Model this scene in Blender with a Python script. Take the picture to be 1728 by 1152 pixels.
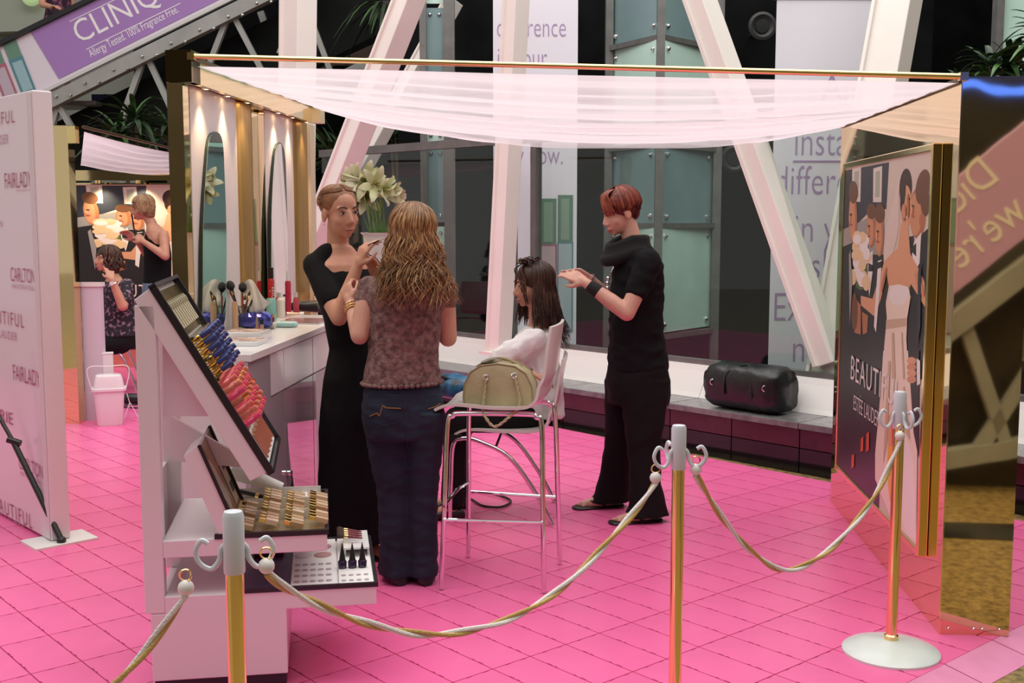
import bpy, bmesh, math, random
import numpy as np
from mathutils import Vector, Matrix

random.seed(7)
SC = bpy.context.scene
COL = SC.collection
for o in list(bpy.data.objects):
    bpy.data.objects.remove(o)

# ------------------------------------------------------------------ camera
FPX, TH, CH = 1925.0, 0.107, 1.5          # focal length in pixels (1728 wide), pitch, eye height
cam_d = bpy.data.cameras.new('camera'); cam_d.sensor_width = 36; cam_d.lens = 36*FPX/1728
cam_d.clip_end = 200
cam = bpy.data.objects.new('camera', cam_d); COL.objects.link(cam)
cam.location = (0, 0, CH); cam.rotation_euler = (math.pi/2-TH, 0, 0)
SC.camera = cam

# ------------------------------------------------------------------ world, lights, exposure
W = bpy.data.worlds.new('world'); SC.world = W; W.use_nodes = True
bg = W.node_tree.nodes['Background']
bg.inputs[0].default_value = (1.0, 0.97, 0.92, 1); bg.inputs[1].default_value = 0.50

def area_light(name, loc, rot, sx, sy, power, color=(1, 1, 1)):
    l = bpy.data.lights.new(name, 'AREA'); l.shape = 'RECTANGLE'; l.size = sx; l.size_y = sy
    l.energy = power; l.color = color
    o = bpy.data.objects.new(name, l); COL.objects.link(o); o.location = loc; o.rotation_euler = rot
    return o
area_light('skylight', (0.0, 5.6, 7.5), (0, 0, 0), 10, 10, 800, (1.0, 0.97, 0.93))   # glazed atrium roof

SC.view_settings.view_transform = 'Standard'; SC.view_settings.look = 'None'
SC.view_settings.exposure = 0.12; SC.view_settings.gamma = 1.0
SC.view_settings.use_curve_mapping = False

# ------------------------------------------------------------------ measuring helpers
_c, _s = math.cos(TH), math.sin(TH)
def ray(u, v):
    x = (u-864)/FPX; y = (v-576)/FPX
    return Vector((x, _c-y*_s, -_s-y*_c))
CAM = Vector((0, 0, CH))
def G(u, v, z=0.0):                       # point at height z
    d = ray(u, v); return CAM + d*((z-CH)/d.z)
def D(u, v, Y):                           # point at distance Y
    d = ray(u, v); return CAM + d*(Y/d.y)
def onplane(u, v, p0, n):
    d = ray(u, v); return CAM + d*((Vector(p0)-CAM).dot(n)/d.dot(n))
V = Vector
def lerp(a, b, t): return a+(b-a)*t

# ------------------------------------------------------------------ materials
MATS = {}
def mat(name, col, rough=0.5, metal=0.0, spec=0.5, var=0.0, vscale=8.0, bump=0.0, bscale=60.0, emit=None, estr=0.0, coat=0.0, sheen=0.0, stretch=None, col2=None):
    if name in MATS: return MATS[name]
    m = bpy.data.materials.new(name); m.use_nodes = True; MATS[name] = m
    nt = m.node_tree; b = nt.nodes['Principled BSDF']
    b.inputs['Base Color'].default_value = (*col, 1); b.inputs['Roughness'].default_value = rough
    b.inputs['Metallic'].default_value = metal; b.inputs['Specular IOR Level'].default_value = spec
    b.inputs['Coat Weight'].default_value = coat; b.inputs['Sheen Weight'].default_value = sheen
    if emit: b.inputs['Emission Color'].default_value = (*emit, 1); b.inputs['Emission Strength'].default_value = estr
    if var or bump or col2:
        tc = nt.nodes.new('ShaderNodeTexCoord'); mp = nt.nodes.new('ShaderNodeMapping')
        nt.links.new(tc.outputs['Object'], mp.inputs[0])
        if stretch: mp.inputs['Scale'].default_value = stretch
    if var or col2:
        n = nt.nodes.new('ShaderNodeTexNoise'); n.inputs['Scale'].default_value = vscale; n.inputs['Detail'].default_value = 4
        nt.links.new(mp.outputs[0], n.inputs[0])
        r = nt.nodes.new('ShaderNodeValToRGB'); nt.links.new(n.outputs[0], r.inputs[0])
        if col2: lo, hi = col, col2
        else:
            lo = tuple(max(0, c*(1-var)) for c in col); hi = tuple(min(1, c*(1+var)) for c in col)
        r.color_ramp.elements[0].position = 0.35; r.color_ramp.elements[1].position = 0.65
        r.color_ramp.elements[0].color = (*lo, 1); r.color_ramp.elements[1].color = (*hi, 1)
        nt.links.new(r.outputs[0], b.inputs['Base Color'])
    if bump:
        n2 = nt.nodes.new('ShaderNodeTexNoise'); n2.inputs['Scale'].default_value = bscale; n2.inputs['Detail'].default_value = 3
        nt.links.new(mp.outputs[0], n2.inputs[0])
        bp = nt.nodes.new('ShaderNodeBump'); bp.inputs['Strength'].default_value = bump; bp.inputs['Distance'].default_value = 0.01
        nt.links.new(n2.outputs[0], bp.inputs['Height']); nt.links.new(bp.outputs[0], b.inputs['Normal'])
    return m
def glass_mat(name, tint, refl=1.0, rough=0.0):
    if name in MATS: return MATS[name]
    m = bpy.data.materials.new(name); m.use_nodes = True; MATS[name] = m
    nt = m.node_tree; nt.nodes.clear()
    out = nt.nodes.new('ShaderNodeOutputMaterial'); mix = nt.nodes.new('ShaderNodeMixShader')
    tr = nt.nodes.new('ShaderNodeBsdfTransparent'); tr.inputs[0].default_value = (*tint, 1)
    gl = nt.nodes.new('ShaderNodeBsdfGlossy'); gl.inputs['Roughness'].default_value = rough
    lw = nt.nodes.new('ShaderNodeLayerWeight'); lw.inputs[0].default_value = 0.5
    pw = nt.nodes.new('ShaderNodeMath'); pw.operation = 'POWER'; pw.inputs[1].default_value = 4.0; nt.links.new(lw.outputs['Facing'], pw.inputs[0])
    fr = nt.nodes.new('ShaderNodeMath'); fr.operation = 'ADD'; fr.inputs[1].default_value = 0.045; nt.links.new(pw.outputs[0], fr.inputs[0])
    mu = nt.nodes.new('ShaderNodeMath'); mu.operation = 'MULTIPLY'; mu.inputs[1].default_value = refl; mu.use_clamp = True
    nt.links.new(fr.outputs[0], mu.inputs[0]); nt.links.new(mu.outputs[0], mix.inputs[0])
    nt.links.new(tr.outputs[0], mix.inputs[1]); nt.links.new(gl.outputs[0], mix.inputs[2]); nt.links.new(mix.outputs[0], out.inputs[0])
    return m
def sheer_mat(name, col, opac):
    if name in MATS: return MATS[name]
    m = bpy.data.materials.new(name); m.use_nodes = True; MATS[name] = m
    nt = m.node_tree; nt.nodes.clear()
    out = nt.nodes.new('ShaderNodeOutputMaterial'); mix = nt.nodes.new('ShaderNodeMixShader'); mx2 = nt.nodes.new('ShaderNodeMixShader')
    tr = nt.nodes.new('ShaderNodeBsdfTransparent'); df = nt.nodes.new('ShaderNodeBsdfDiffuse'); tl = nt.nodes.new('ShaderNodeBsdfTranslucent')
    for n in (df, tl): n.inputs[0].default_value = (*col, 1)
    mx2.inputs[0].default_value = 0.6
    nt.links.new(df.outputs[0], mx2.inputs[1]); nt.links.new(tl.outputs[0], mx2.inputs[2])
    # thin cloth turns denser where it is seen edge-on
    lw = nt.nodes.new('ShaderNodeLayerWeight'); lw.inputs[0].default_value = 0.5
    mr = nt.nodes.new('ShaderNodeMapRange'); mr.inputs[3].default_value = opac; mr.inputs[4].default_value = 1.0
    nt.links.new(lw.outputs['Facing'], mr.inputs[0]); nt.links.new(mr.outputs[0], mix.inputs[0])
    nt.links.new(tr.outputs[0], mix.inputs[1]); nt.links.new(mx2.outputs[0], mix.inputs[2]); nt.links.new(mix.outputs[0], out.inputs[0])
    return m

# ------------------------------------------------------------------ mesh builder
def basis(d):
    d = Vector(d).normalized()
    a = Vector((0, 0, 1)) if abs(d.z) < 0.95 else Vector((1, 0, 0))
    x = a.cross(d).normalized(); y = d.cross(x)
    return x, y, d
class MB:
    def __init__(s): s.v = []; s.f = []; s.m = []; s.cur = 0
    def mi(s, i): s.cur = i; return s
    def add(s, vs, fs):
        o = len(s.v); s.v += [tuple(p) for p in vs]
        s.f += [tuple(i+o for i in f) for f in fs]; s.m += [s.cur]*len(fs); return s
    def box(s, lo, hi):
        x0, y0, z0 = lo; x1, y1, z1 = hi
        return s.add([(x0,y0,z0),(x1,y0,z0),(x1,y1,z0),(x0,y1,z0),(x0,y0,z1),(x1,y0,z1),(x1,y1,z1),(x0,y1,z1)],
                     [(3,2,1,0),(4,5,6,7),(0,1,5,4),(1,2,6,5),(2,3,7,6),(3,0,4,7)])
    def obox(s, o, a, b, c):              # parallelepiped from corner o along a, b, c
        o, a, b, c = map(Vector, (o, a, b, c))
        if a.cross(b).dot(c) < 0: a, b = b, a
        return s.add([o, o+a, o+a+b, o+b, o+c, o+a+c, o+a+b+c, o+b+c],
                     [(3,2,1,0),(4,5,6,7),(0,1,5,4),(1,2,6,5),(2,3,7,6),(3,0,4,7)])
    def cbox(s, c, u, v, w):              # centre and half vectors
        c, u, v, w = map(Vector, (c, u, v, w)); return s.obox(c-u-v-w, u*2, v*2, w*2)
    def bar(s, p, q, w, h, up=(0, 0, 1)): # square bar from p to q, w across, h along "up"
        p, q = Vector(p), Vector(q); d = (q-p).normalized(); x = d.cross(Vector(up)).normalized(); y = x.cross(d)
        return s.obox(p-x*w/2-y*h/2, x*w, y*h, q-p)
    def prism(s, pts, ext):               # planar polygon (3d points) extruded by vector
        pts = [Vector(p) for p in pts]; ext = Vector(ext); n = len(pts)
        nn = Vector((0, 0, 0))
        for i in range(n): nn += pts[i].cross(pts[(i+1) % n])
        if nn.dot(ext) < 0: pts = pts[::-1]
        fs = [tuple(range(n))[::-1], tuple(range(n, 2*n))]
        fs += [(i, (i+1) % n, n+(i+1) % n, n+i) for i in range(n)]
        return s.add(pts+[p+ext for p in pts], fs)
    def poly(s, pts): return s.add(pts, [tuple(range(len(pts)))])
    def rings(s, rs, cap=True, close=False):
        n = len(rs[0]); vs = [p for r in rs for p in r]; fs = []
        m = len(rs)
        for i in range(m-1+(1 if close else 0)):
            for j in range(n):
                a = i*n+j; b = i*n+(j+1) % n; c = ((i+1) % m)*n+(j+1) % n; d = ((i+1) % m)*n+j
                fs.append((a, b, c, d))
        if cap and not close: fs += [tuple(range(n))[::-1], tuple(range((m-1)*n, m*n))]
        return s.add(vs, fs)
    def tube(s, path, r, n=8, cap=True, flat=1.0):
        P = [Vector(p) for p in path]; m = len(P)
        R = r if isinstance(r, (list, tuple)) else [r]*m
        x = None; rs = []
        for i in range(m):
            d = (P[min(i+1, m-1)]-P[max(i-1, 0)])
            if d.length < 1e-9: d = Vector((0, 0, 1))
            d.normalize()
            if x is None: x = basis(d)[0]
            else:
                x = x-d*x.dot(d)
                x = x.normalized() if x.length > 1e-6 else basis(d)[0]
            y = d.cross(x)
            rs.append([P[i]+(x*math.cos(2*math.pi*k/n)+y*math.sin(2*math.pi*k/n)*flat)*R[i] for k in range(n)])
        return s.rings(rs, cap)
    def cyl(s, p, q, r0, r1=None, n=12): return s.tube([p, q], [r0, r0 if r1 is None else r1], n)
    def lathe(s, prof, c=(0, 0, 0), axis=(0, 0, 1), n=20):  # prof: (r, h)
        x, y, d = basis(axis); c = Vector(c)
        rs = [[c+d*h+(x*math.cos(2*math.pi*k/n)+y*math.sin(2*math.pi*k/n))*max(r, 1e-4) for k in range(n)] for r, h in prof]
        return s.rings(rs, True)
    def ell(s, c, r, n=14, m=8, M=None):  # ellipsoid; M maps local axes
        c = Vector(c); rs = []
        for i in range(1, m):
            t = math.pi*i/m; ring = []
            for k in range(n):
                a = 2*math.pi*k/n
                p = Vector((r[0]*math.sin(t)*math.cos(a), r[1]*math.sin(t)*math.sin(a), -r[2]*math.cos(t)))
                ring.append(c+(M @ p if M else p))
            rs.append(ring)
        o = len(s.v); s.rings(rs, False); top = Vector((0, 0, r[2]))
        if M: top = M @ top
        nb = len(s.v); s.v += [tuple(c-top), tuple(c+top)]
        for k in range(n):
            s.f.append((o+(k+1) % n, o+k, nb)); s.m.append(s.cur)
            s.f.append((o+(m-2)*n+k, o+(m-2)*n+(k+1) % n, nb+1)); s.m.append(s.cur)
        return s
    def cap(s, p, r0, q, r1, n=10):       # round cone
        p, q = Vector(p), Vector(q); d = q-p; L = d.length
        if L < 1e-6: return s.ell(p, (r0, r0, r0), n, 6)
        d /= L; path = []; R = []
        for t in (90, 60, 30): path.append(p-d*r0*math.sin(math.radians(t))); R.append(max(r0*math.cos(math.radians(t)), 1e-4))
        for t in (0, .5, 1): path.append(p+d*L*t); R.append(lerp(r0, r1, t))
        for t in (30, 60, 90): path.append(q+d*r1*math.sin(math.radians(t))); R.append(max(r1*math.cos(math.radians(t)), 1e-4))
        return s.tube(path, R, n)
    def loft(s, secs, n=20, p=2.0):       # secs: (centre, half x vector, half y vector)
        rs = []
        for c, hx, hy in secs:
            c, hx, hy = Vector(c), Vector(hx), Vector(hy); ring = []
            for k in range(n):
                a = 2*math.pi*k/n; ca, sa = math.cos(a), math.sin(a)
                ring.append(c+hx*(math.copysign(abs(ca)**(2/p), ca))+hy*(math.copysign(abs(sa)**(2/p), sa)))
            rs.append(ring)
        return s.rings(rs)
    def text(s, body, o, xd, yd, size, width=1.0, align='LEFT', ext=0.001, offset=0.0, spacing=1.0, nd=None):
        vs, fs = text_mesh(body, align, offset, spacing)
        o, xd, yd = Vector(o), Vector(xd).normalized(), Vector(yd).normalized(); n = nd or xd.cross(yd)
        return s.add([o+xd*p[0]*size*width+yd*p[1]*size+n*ext for p in vs], fs)
    def build(s, name, mats, parent=None, smooth=False, off=None, bevel=0.0, sub=0, kind=None, label=None, weld=False):
        me = bpy.data.meshes.new(name)
        vs = s.v
        if off is None and parent is not None and parent.get('_w'): off = tuple(world_loc(parent))
        if off is not None: vs = [(p[0]-off[0], p[1]-off[1], p[2]-off[2]) for p in vs]
        me.from_pydata(vs, [], s.f)
        if not isinstance(mats, (list, tuple)): mats = [mats]
        for m in mats: me.materials.append(m)
        me.polygons.foreach_set('material_index', [min(i, len(mats)-1) for i in s.m])
        if smooth is True: me.polygons.foreach_set('use_smooth', [True]*len(me.polygons))
        me.update()
        ob = bpy.data.objects.new(name, me); COL.objects.link(ob)
        if smooth == 'auto':
            bm = bmesh.new(); bm.from_mesh(me)
            for f in bm.faces: f.smooth = True
            for e in bm.edges:
                if len(e.link_faces) == 2 and e.calc_face_angle(0) > 0.7: e.smooth = False
            bm.to_mesh(me); bm.free()
        if bevel:
            b = ob.modifiers.new('bevel', 'BEVEL'); b.width = bevel; b.segments = 2; b.limit_method = 'ANGLE'; b.angle_limit = 0.6
        if sub:
            b = ob.modifiers.new('sub', 'SUBSURF'); b.levels = sub; b.render_levels = sub
        if parent is not None: ob.parent = parent
        if kind: ob['kind'] = kind
        if label: ob['label'] = label
        return ob
def world_loc(o):
    l = Vector(o.location)
    while o.parent is not None: o = o.parent; l = l+Vector(o.location)
    return l
_TX = {}
def text_mesh(body, align='LEFT', offset=0.0, spacing=1.0):
    k = (body, align, offset, spacing)
    if k in _TX: return _TX[k]
    cu = bpy.data.curves.new('t', 'FONT'); cu.body = body; cu.size = 1; cu.align_x = align; cu.offset = offset; cu.space_character = spacing
    cu.resolution_u = 3
    ob = bpy.data.objects.new('t', cu); COL.objects.link(ob)
    dg = bpy.context.evaluated_depsgraph_get(); me = bpy.data.meshes.new_from_object(ob.evaluated_get(dg))
    vs = [tuple(p.co) for p in me.vertices]; fs = [tuple(p.vertices) for p in me.polygons]
    bpy.data.objects.remove(ob); bpy.data.curves.remove(cu); bpy.data.meshes.remove(me)
    _TX[k] = (vs, fs); return _TX[k]

def tag(o, label, cat, group=None, kind=None):
    if label: o['label'] = label
    if cat: o['category'] = cat
    if group: o['group'] = group
    if kind: o['kind'] = kind
    return o
def thing(name, label, cat, loc=(0, 0, 0), rz=0.0, group=None, world=True, kind=None):
    """an Empty at the thing's base; parts given in world coordinates are shifted to it when world is set"""
    o = bpy.data.objects.new(name, None); COL.objects.link(o); o.empty_display_size = 0.1
    o.location = loc; o.rotation_euler = (0, 0, rz)
    if world: o['_w'] = 1
    tag(o, label, cat, group, kind); return o
def struct(ob): ob['kind'] = 'structure'; return ob
def copy_tree(o, parent=None):
    c = o.copy(); COL.objects.link(c)
    if parent is not None: c.parent = parent
    for ch in list(o.children): copy_tree(ch, c)
    return c
def spline(pts, n=8, closed=False):
    P = [Vector(p) for p in pts]; m = len(P); out = []
    rng = range(m) if closed else range(m-1)
    for i in rng:
        if closed: a, b, c, d = P[(i-1) % m], P[i], P[(i+1) % m], P[(i+2) % m]
        else: a, b, c, d = P[max(i-1, 0)], P[i], P[i+1], P[min(i+2, m-1)]
        for k in range(n):
            t = k/n
            out.append(0.5*((2*b)+(c-a)*t+(2*a-5*b+4*c-d)*t*t+(3*b-a-3*c+d)*t**3))
    if not closed: out.append(P[-1])
    return out

# ------------------------------------------------------------------ palette
PINK = mat('pink_floor', (0.90, 0.155, 0.39), 0.30, spec=0.5, var=0.05, vscale=3)
PINKD = mat('pink_joint', (0.42, 0.03, 0.13), 0.6)
GOLD = mat('gold_mirror', (0.80, 0.62, 0.33), 0.035, 1.0, bump=0.02, bscale=3)
GOLDB = mat('gold_bright', (0.95, 0.72, 0.32), 0.12, 1.0)
GOLDS = mat('gold_satin', (0.62, 0.40, 0.13), 0.38, 0.8, stretch=(30, 30, 0.3), var=0.15, vscale=6)
WHITE = mat('white_gloss', (0.80, 0.78, 0.78), 0.22, coat=0.3)
WHITEM = mat('white_matt', (0.80, 0.77, 0.76), 0.55, var=0.03, vscale=4)
BLACK = mat('black_plastic', (0.012, 0.012, 0.014), 0.4)
BLACKM = mat('black_matt', (0.012, 0.013, 0.014), 0.85)
CHROME = mat('chrome', (0.82, 0.82, 0.84), 0.07, 1.0)
STEEL = mat('dark_frame', (0.20, 0.20, 0.19), 0.45, 0.4, var=0.1, vscale=10)
# ================================================================== SETTING
# ---- granite mall floor
def granite():
    m = mat('tan_granite', (0.30, 0.20, 0.075), 0.22, spec=0.5)
    nt = m.node_tree; b = nt.nodes['Principled BSDF']
    tc = nt.nodes.new('ShaderNodeTexCoord'); n = nt.nodes.new('ShaderNodeTexNoise'); n.inputs['Scale'].default_value = 26; n.inputs['Detail'].default_value = 8; n.inputs['Roughness'].default_value = 0.75
    r = nt.nodes.new('ShaderNodeValToRGB'); e = r.color_ramp.elements
    e[0].position = 0.32; e[0].color = (0.10, 0.065, 0.028, 1); e[1].position = 0.62; e[1].color = (0.46, 0.32, 0.13, 1)
    nt.links.new(tc.outputs['Object'], n.inputs[0]); nt.links.new(n.outputs[0], r.inputs[0]); nt.links.new(r.outputs[0], b.inputs['Base Color'])
    return m
GRAN = granite()
BGRAN = mat('black_granite', (0.012, 0.012, 0.014), 0.15, var=0.5, vscale=60)
struct(MB().box((-16, -14, -0.2), (16, 18, -0.03)).build('floor', GRAN))
fl = bpy.data.objects['floor']

# ---- pink plastic tile platform (tile axes measured on the floor)
TA = 0.715; TO = V((-0.405, 3.82, 0)); TR = 0.324; TC = 0.1692
TRd = V((math.sin(TA), -math.cos(TA), 0)); TCd = V((math.cos(TA), math.sin(TA), 0))
R0, R1, C0, C1 = -26, 4, -14, 20
def tp(r, c, z=0.0): return TO+TRd*(r*TR)+TCd*(c*TC)+V((0, 0, z))
pf = MB().prism([tp(R0, C0, -0.03), tp(R1, C0, -0.03), tp(R1, C1, -0.03), tp(R0, C1, -0.03)], (0, 0, 0.026)).build('floor_platform', PINKD)
struct(pf)
# sloping pink edge strips along the front and the side
EDGE = mat('pink_edge', (0.85, 0.30, 0.52), 0.3, var=0.05)
for k in range(C0, C1, 2):
    a, b = tp(R1, k+0.02), tp(R1, k+1.98); o = TRd*0.15
    MB().add([a, b, b+o-V((0, 0, .028)), a+o-V((0, 0, .028)), a-V((0, 0, .03)), b-V((0, 0, .03)), b+o-V((0, 0, .03)), a+o-V((0, 0, .03))],
             [(3,2,1,0),(4,5,6,7),(0,1,5,4),(1,2,6,5),(2,3,7,6),(3,0,4,7)]).build('edge_ramp', EDGE, pf)
gap = 0.0022
tm = MB(); x, y = TR-gap, TC-gap
tm.add([TRd*gap+TCd*gap-V((0,0,.006)), TRd*x+TCd*gap-V((0,0,.006)), TRd*x+TCd*y-V((0,0,.006)), TRd*gap+TCd*y-V((0,0,.006)),
        TRd*gap+TCd*gap, TRd*x+TCd*gap, TRd*x+TCd*y, TRd*gap+TCd*y], [(0,1,5,4),(1,2,6,5),(2,3,7,6),(3,0,4,7),(4,5,6,7)])
tm.mi(1)
for (rr, cc, lr, lc) in ((.25, 0, .05, .0032), (.36, 0, .03, .0032), (.75, 0, .05, .0032), (.64, 0, .03, .0032), (0, .3, .0032, .022), (0, .72, .0032, .022)):
    p = TRd*(rr*TR+gap)+TCd*(cc*TC+gap)+V((0, 0, .0006))
    a = TRd*lr*0.5 if lr > .01 else TRd*lr; b = TCd*lc
    tm.poly([p, p+a, p+a+b, p+b])
# normals up
def flipup(mb):
    for i, f in enumerate(mb.f):
        a, b, c = [V(mb.v[j]) for j in f[:3]]
        if len(set(round(mb.v[j][2], 5) for j in f)) == 1 and (b-a).cross(c-a).z < 0: mb.f[i] = f[::-1]
flipup(tm)
cells = []
for r in range(R0, R1):
    for c in range(C0, C1):
        p = tp(r+.5, c+.5); d = p.y*_c+1.5*_s
        if d > 0.5:
            u = 864+FPX*p.x/d; v = 576+FPX*(-(p.y*_s-1.5*_c))/d
            vis = -40 < u < 1760 and v < 1190
        else: vis = False
        cells.append((0 if vis else 1, d, r, c))
cells.sort()
rest = MB(); tile_me = None
for i, (nv, d, r, c) in enumerate(cells):
    if i < 300 and not nv:
        if tile_me is None:
            ob = tm.build('floor_tile', [PINK, PINKD], pf); tile_me = ob.data
        else:
            ob = bpy.data.objects.new('floor_tile', tile_me); COL.objects.link(ob); ob.parent = pf
        ob.location = tp(r, c)
    else:
        o = tp(r, c)
        k = len(rest.v); rest.v += [tuple(V(p)+o) for p in tm.v]; rest.f += [tuple(q+k for q in f) for f in tm.f]; rest.m += tm.m
rest.build('far_tiles', [PINK, PINKD], pf, kind='stuff')
# black granite strip in the mall floor along the platform and behind the camera
for (ra, rb, ca, cb) in ((-2, 24, C1+1.6, C1+3.6),):
    for k in range(ra, rb, 3):
        MB().prism([tp(k+.03, ca, -.029), tp(k+2.97, ca, -.029), tp(k+2.97, cb, -.029), tp(k+.03, cb, -.029)], (0, 0, .004)).build('granite_slab', BGRAN, fl)
MB().box((1.75, 2.28, -.029), (7, 2.58, -.025)).build('granite_slab', BGRAN, fl)

# ---- granite ledge, white sill and glass screen on one line
LD = V((0.68, -0.733, 0)).normalized(); LN = V((0.733, 0.68, 0)).normalized()
LB = V((1.054, 7.51, -0.03))
def lp(t, n=0.0, z=0.0): return V((LB.x, LB.y, z))+LD*t+LN*n
SLATE = mat('slate_top', (0.16, 0.155, 0.16), 0.25, var=0.25, vscale=14)
MAROON = mat('maroon_tile', (0.06, 0.012, 0.022), 0.12, var=0.2, vscale=5)
BTILE = mat('black_tile', (0.010, 0.010, 0.012), 0.1)
led = thing('granite_ledge', 'low dark tiled ledge with slate top running under the glass screen', 'ledge', lp(0, 0, -.03))
MB().obox(lp(-4.5, .02, -.03), LD*7.5, LN*.6, V((0, 0, .30))).build('core', BLACKM, led)
for k in range(-9, 6):
    t = k*.5
    MB().obox(lp(t+.004, 0, -.028), LD*.492, LN*.03, V((0, 0, .15))).build('tile', BTILE, led)
    MB().obox(lp(t+.004, 0, .128), LD*.492, LN*.03, V((0, 0, .11))).build('tile', MAROON, led)
for k in range(-4, 3):
    MB().obox(lp(k+.003, -.02, .243), LD*.994, LN*.47, V((0, 0, .04))).build('coping', SLATE, led, bevel=.004)
SILLM = mat('white_sill', (0.80, 0.76, 0.74), 0.35)
sill = thing('window_sill', 'white sloped sill band above the slate ledge', 'sill', lp(0, .35, .285))
for k in range(-2, 2):
    a = lp(k*2+.002, .30, .284); L = LD*1.996
    MB().prism([a, a+LN*.4, a+LN*.4+V((0, 0, .21)), a+LN*.12+V((0, 0, .21)), a+LN*.10+V((0, 0, .17)), a+LN*.02+V((0, 0, .03))], L).build('sill_section', SILLM, sill)
# glass screen
GLASS = glass_mat('screen_glass', (0.90, 0.94, 0.92), 0.75)
scr = thing('glass_screen', 'tall glass screen with dark metal rails behind the ledge', 'screen', lp(0, .46, .49))
RZ = 2.10
for (t0, t1) in ((-4.8, -2.03), (-1.75, 1.0), (1.02, 2.6)):
    MB().obox(lp(t0, .46, .50), LD*(t1-t0), LN*.01, V((0, 0, RZ-.5))).build('pane', GLASS, scr)
MB().obox(lp(-4.8, .43, RZ), LD*7.4, LN*.07, V((0, 0, .07))).build('top_rail', STEEL, scr)
MB().obox(lp(-4.8, .43, .494), LD*7.4, LN*.06, V((0, 0, .035))).build('bottom_rail', STEEL, scr)
for t in (-1.80, -2.08, 2.6):
    MB().obox(lp(t, .43, .50), LD*.06, LN*.07, V((0, 0, RZ-.5))).build('post', STEEL, scr)

# ---- leaning white columns
COLM = mat('white_column', (0.86, 0.81, 0.76), 0.45, var=0.03, vscale=2)
def column(name, label, u0, v0, u1, v1, Y0, Y1, w, h, ext=0.6, group='white structural columns'):
    p, q = D(u0, v0, Y0), D(u1, v1, Y1); d = (q-p); q = q+d.normalized()*ext
    th_ = thing(name, label, 'column', p, group=group)
    MB().bar(p, q, w, h, up=LN).build('shaft', COLM, th_, bevel=.006)
    # thin flange along one edge, as rolled steel sections have
    x = d.normalized().cross(LN).normalized()
    MB().bar(p+x*(w/2-.012)-LN*(h/2+.012), q+x*(w/2-.012)-LN*(h/2+.012), .024, .024, up=LN).build('flange', COLM, th_)
    if 'leaning left' not in label: MB().cbox(p+V((0, 0, .012)), LD*(w/2+.05), LN*(h/2+.04), V((0, 0, .012))).build('base_plate', COLM, th_)
    return th_
column('white_column', 'upright white column beside the bottle banner, standing on the sill', 842, 597, 873, 0, 9.0, 9.0, .125, .15)
column('slanted_column', 'white column leaning left across the instant difference banner', 1402, 612, 1183, 0, 7.22, 7.75, .13, .18)
column('white_column', 'broad white upright column at the far right above the canopy', 1400, 650, 1516, 0, 7.25, 7.6, .26, .16)
column('slanted_column', 'pinkish white column leaning right behind the lilies', 505, 480, 692, 0, 9.6, 9.2, .16, .18)
column('white_column', 'white upright column rising behind the left end of the canopy bar', 500, 600, 505, 0, 10.2, 10.2, .26, .2)
column('slanted_column', 'thin white brace leaning right behind the glass screen', 560, 380, 716, 95, 11.2, 11.2, .12, .14)

# ---- lift shaft of bolted glass panels behind the screen
MINT = mat('mint_glass', (0.62, 0.88, 0.78), 0.12, var=0.08, vscale=1.5)
TEAL = mat('teal_glass', (0.22, 0.34, 0.35), 0.12, var=0.12, vscale=1.5)
BOLT = None
def bolt(parent, root, p, r=.022, m=None):
    global BOLT
    if BOLT is None:
        BOLT = bpy.data.meshes.new('bolt'); q = MB().lathe([(1, 0), (1, .5), (.55, 1), (.05, 1.1)], (0, 0, 0), (0, -1, 0), 10)
        BOLT.from_pydata(q.v, [], q.f); BOLT.materials.append(CHROME); BOLT.update()
    o = bpy.data.objects.new('bolt', BOLT); COL.objects.link(o); o.parent = parent; o.location = V(p)-world_loc(root); o.scale = (r, r, r)
lift = thing('lift_shaft', 'glazed lift shaft of mint and teal bolted glass panels', 'lift shaft', (1.2, 10.6, -0.03))
def zpx(z, Y):
    return 370-(z-1.5)*FPX/Y
YA, YB, YC = 10.9, 10.2, 10.9
def lrow(za, zb, m):
    for (ua, ub, ya, yb) in ((1031, 1104, YA, YB), (1116, 1200, YB, YC)):
        P = [(ua, za, ya), (ub, za, yb), (ub, zb, yb), (ua, zb, ya)]
        pp = []
        for u, z, Y in P:
            d = ray(u, 400); x_ = d.x/d.y*Y; pp.append(V((x_, Y, z)))
        n = V((0, -1, 0)); ob = MB().prism(pp, (0, .02, 0)).build('panel', m, lift)
        c = sum(pp, V((0, 0, 0)))/4
        for p in pp: bolt(ob, lift, p+(c-p).normalized()*.10+n*.006)
for z0, z1, m in ((.48, 1.42, MINT), (1.46, 2.13, TEAL), (2.17, 3.06, MINT), (3.10, 4.3, TEAL)): lrow(z0, z1, m)
fr = MB()
for u, Y, w in ((1025, YA, .07), (1110, YB, .07), (1207, YC, .08)):
    d = ray(u, 400); fr = MB(); x_ = d.x/d.y*Y; fr.box((x_-w/2, Y-.05, -.03), (x_+w/2, Y+.05, 4.6)); fr.build('mullion', STEEL, lift)
for z in (.44, 1.44, 2.15, 3.08):
    a = ray(1025, 400); b = ray(1110, 400); c = ray(1207, 400)
    pa, pb, pc = V((a.x/a.y*YA, YA, z)), V((b.x/b.y*YB, YB, z)), V((c.x/c.y*YC, YC, z))
    MB().bar(pa, pb, .05, .045).build('transom', STEEL, lift); MB().bar(pb, pc, .05, .045).build('transom', STEEL, lift)
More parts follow.
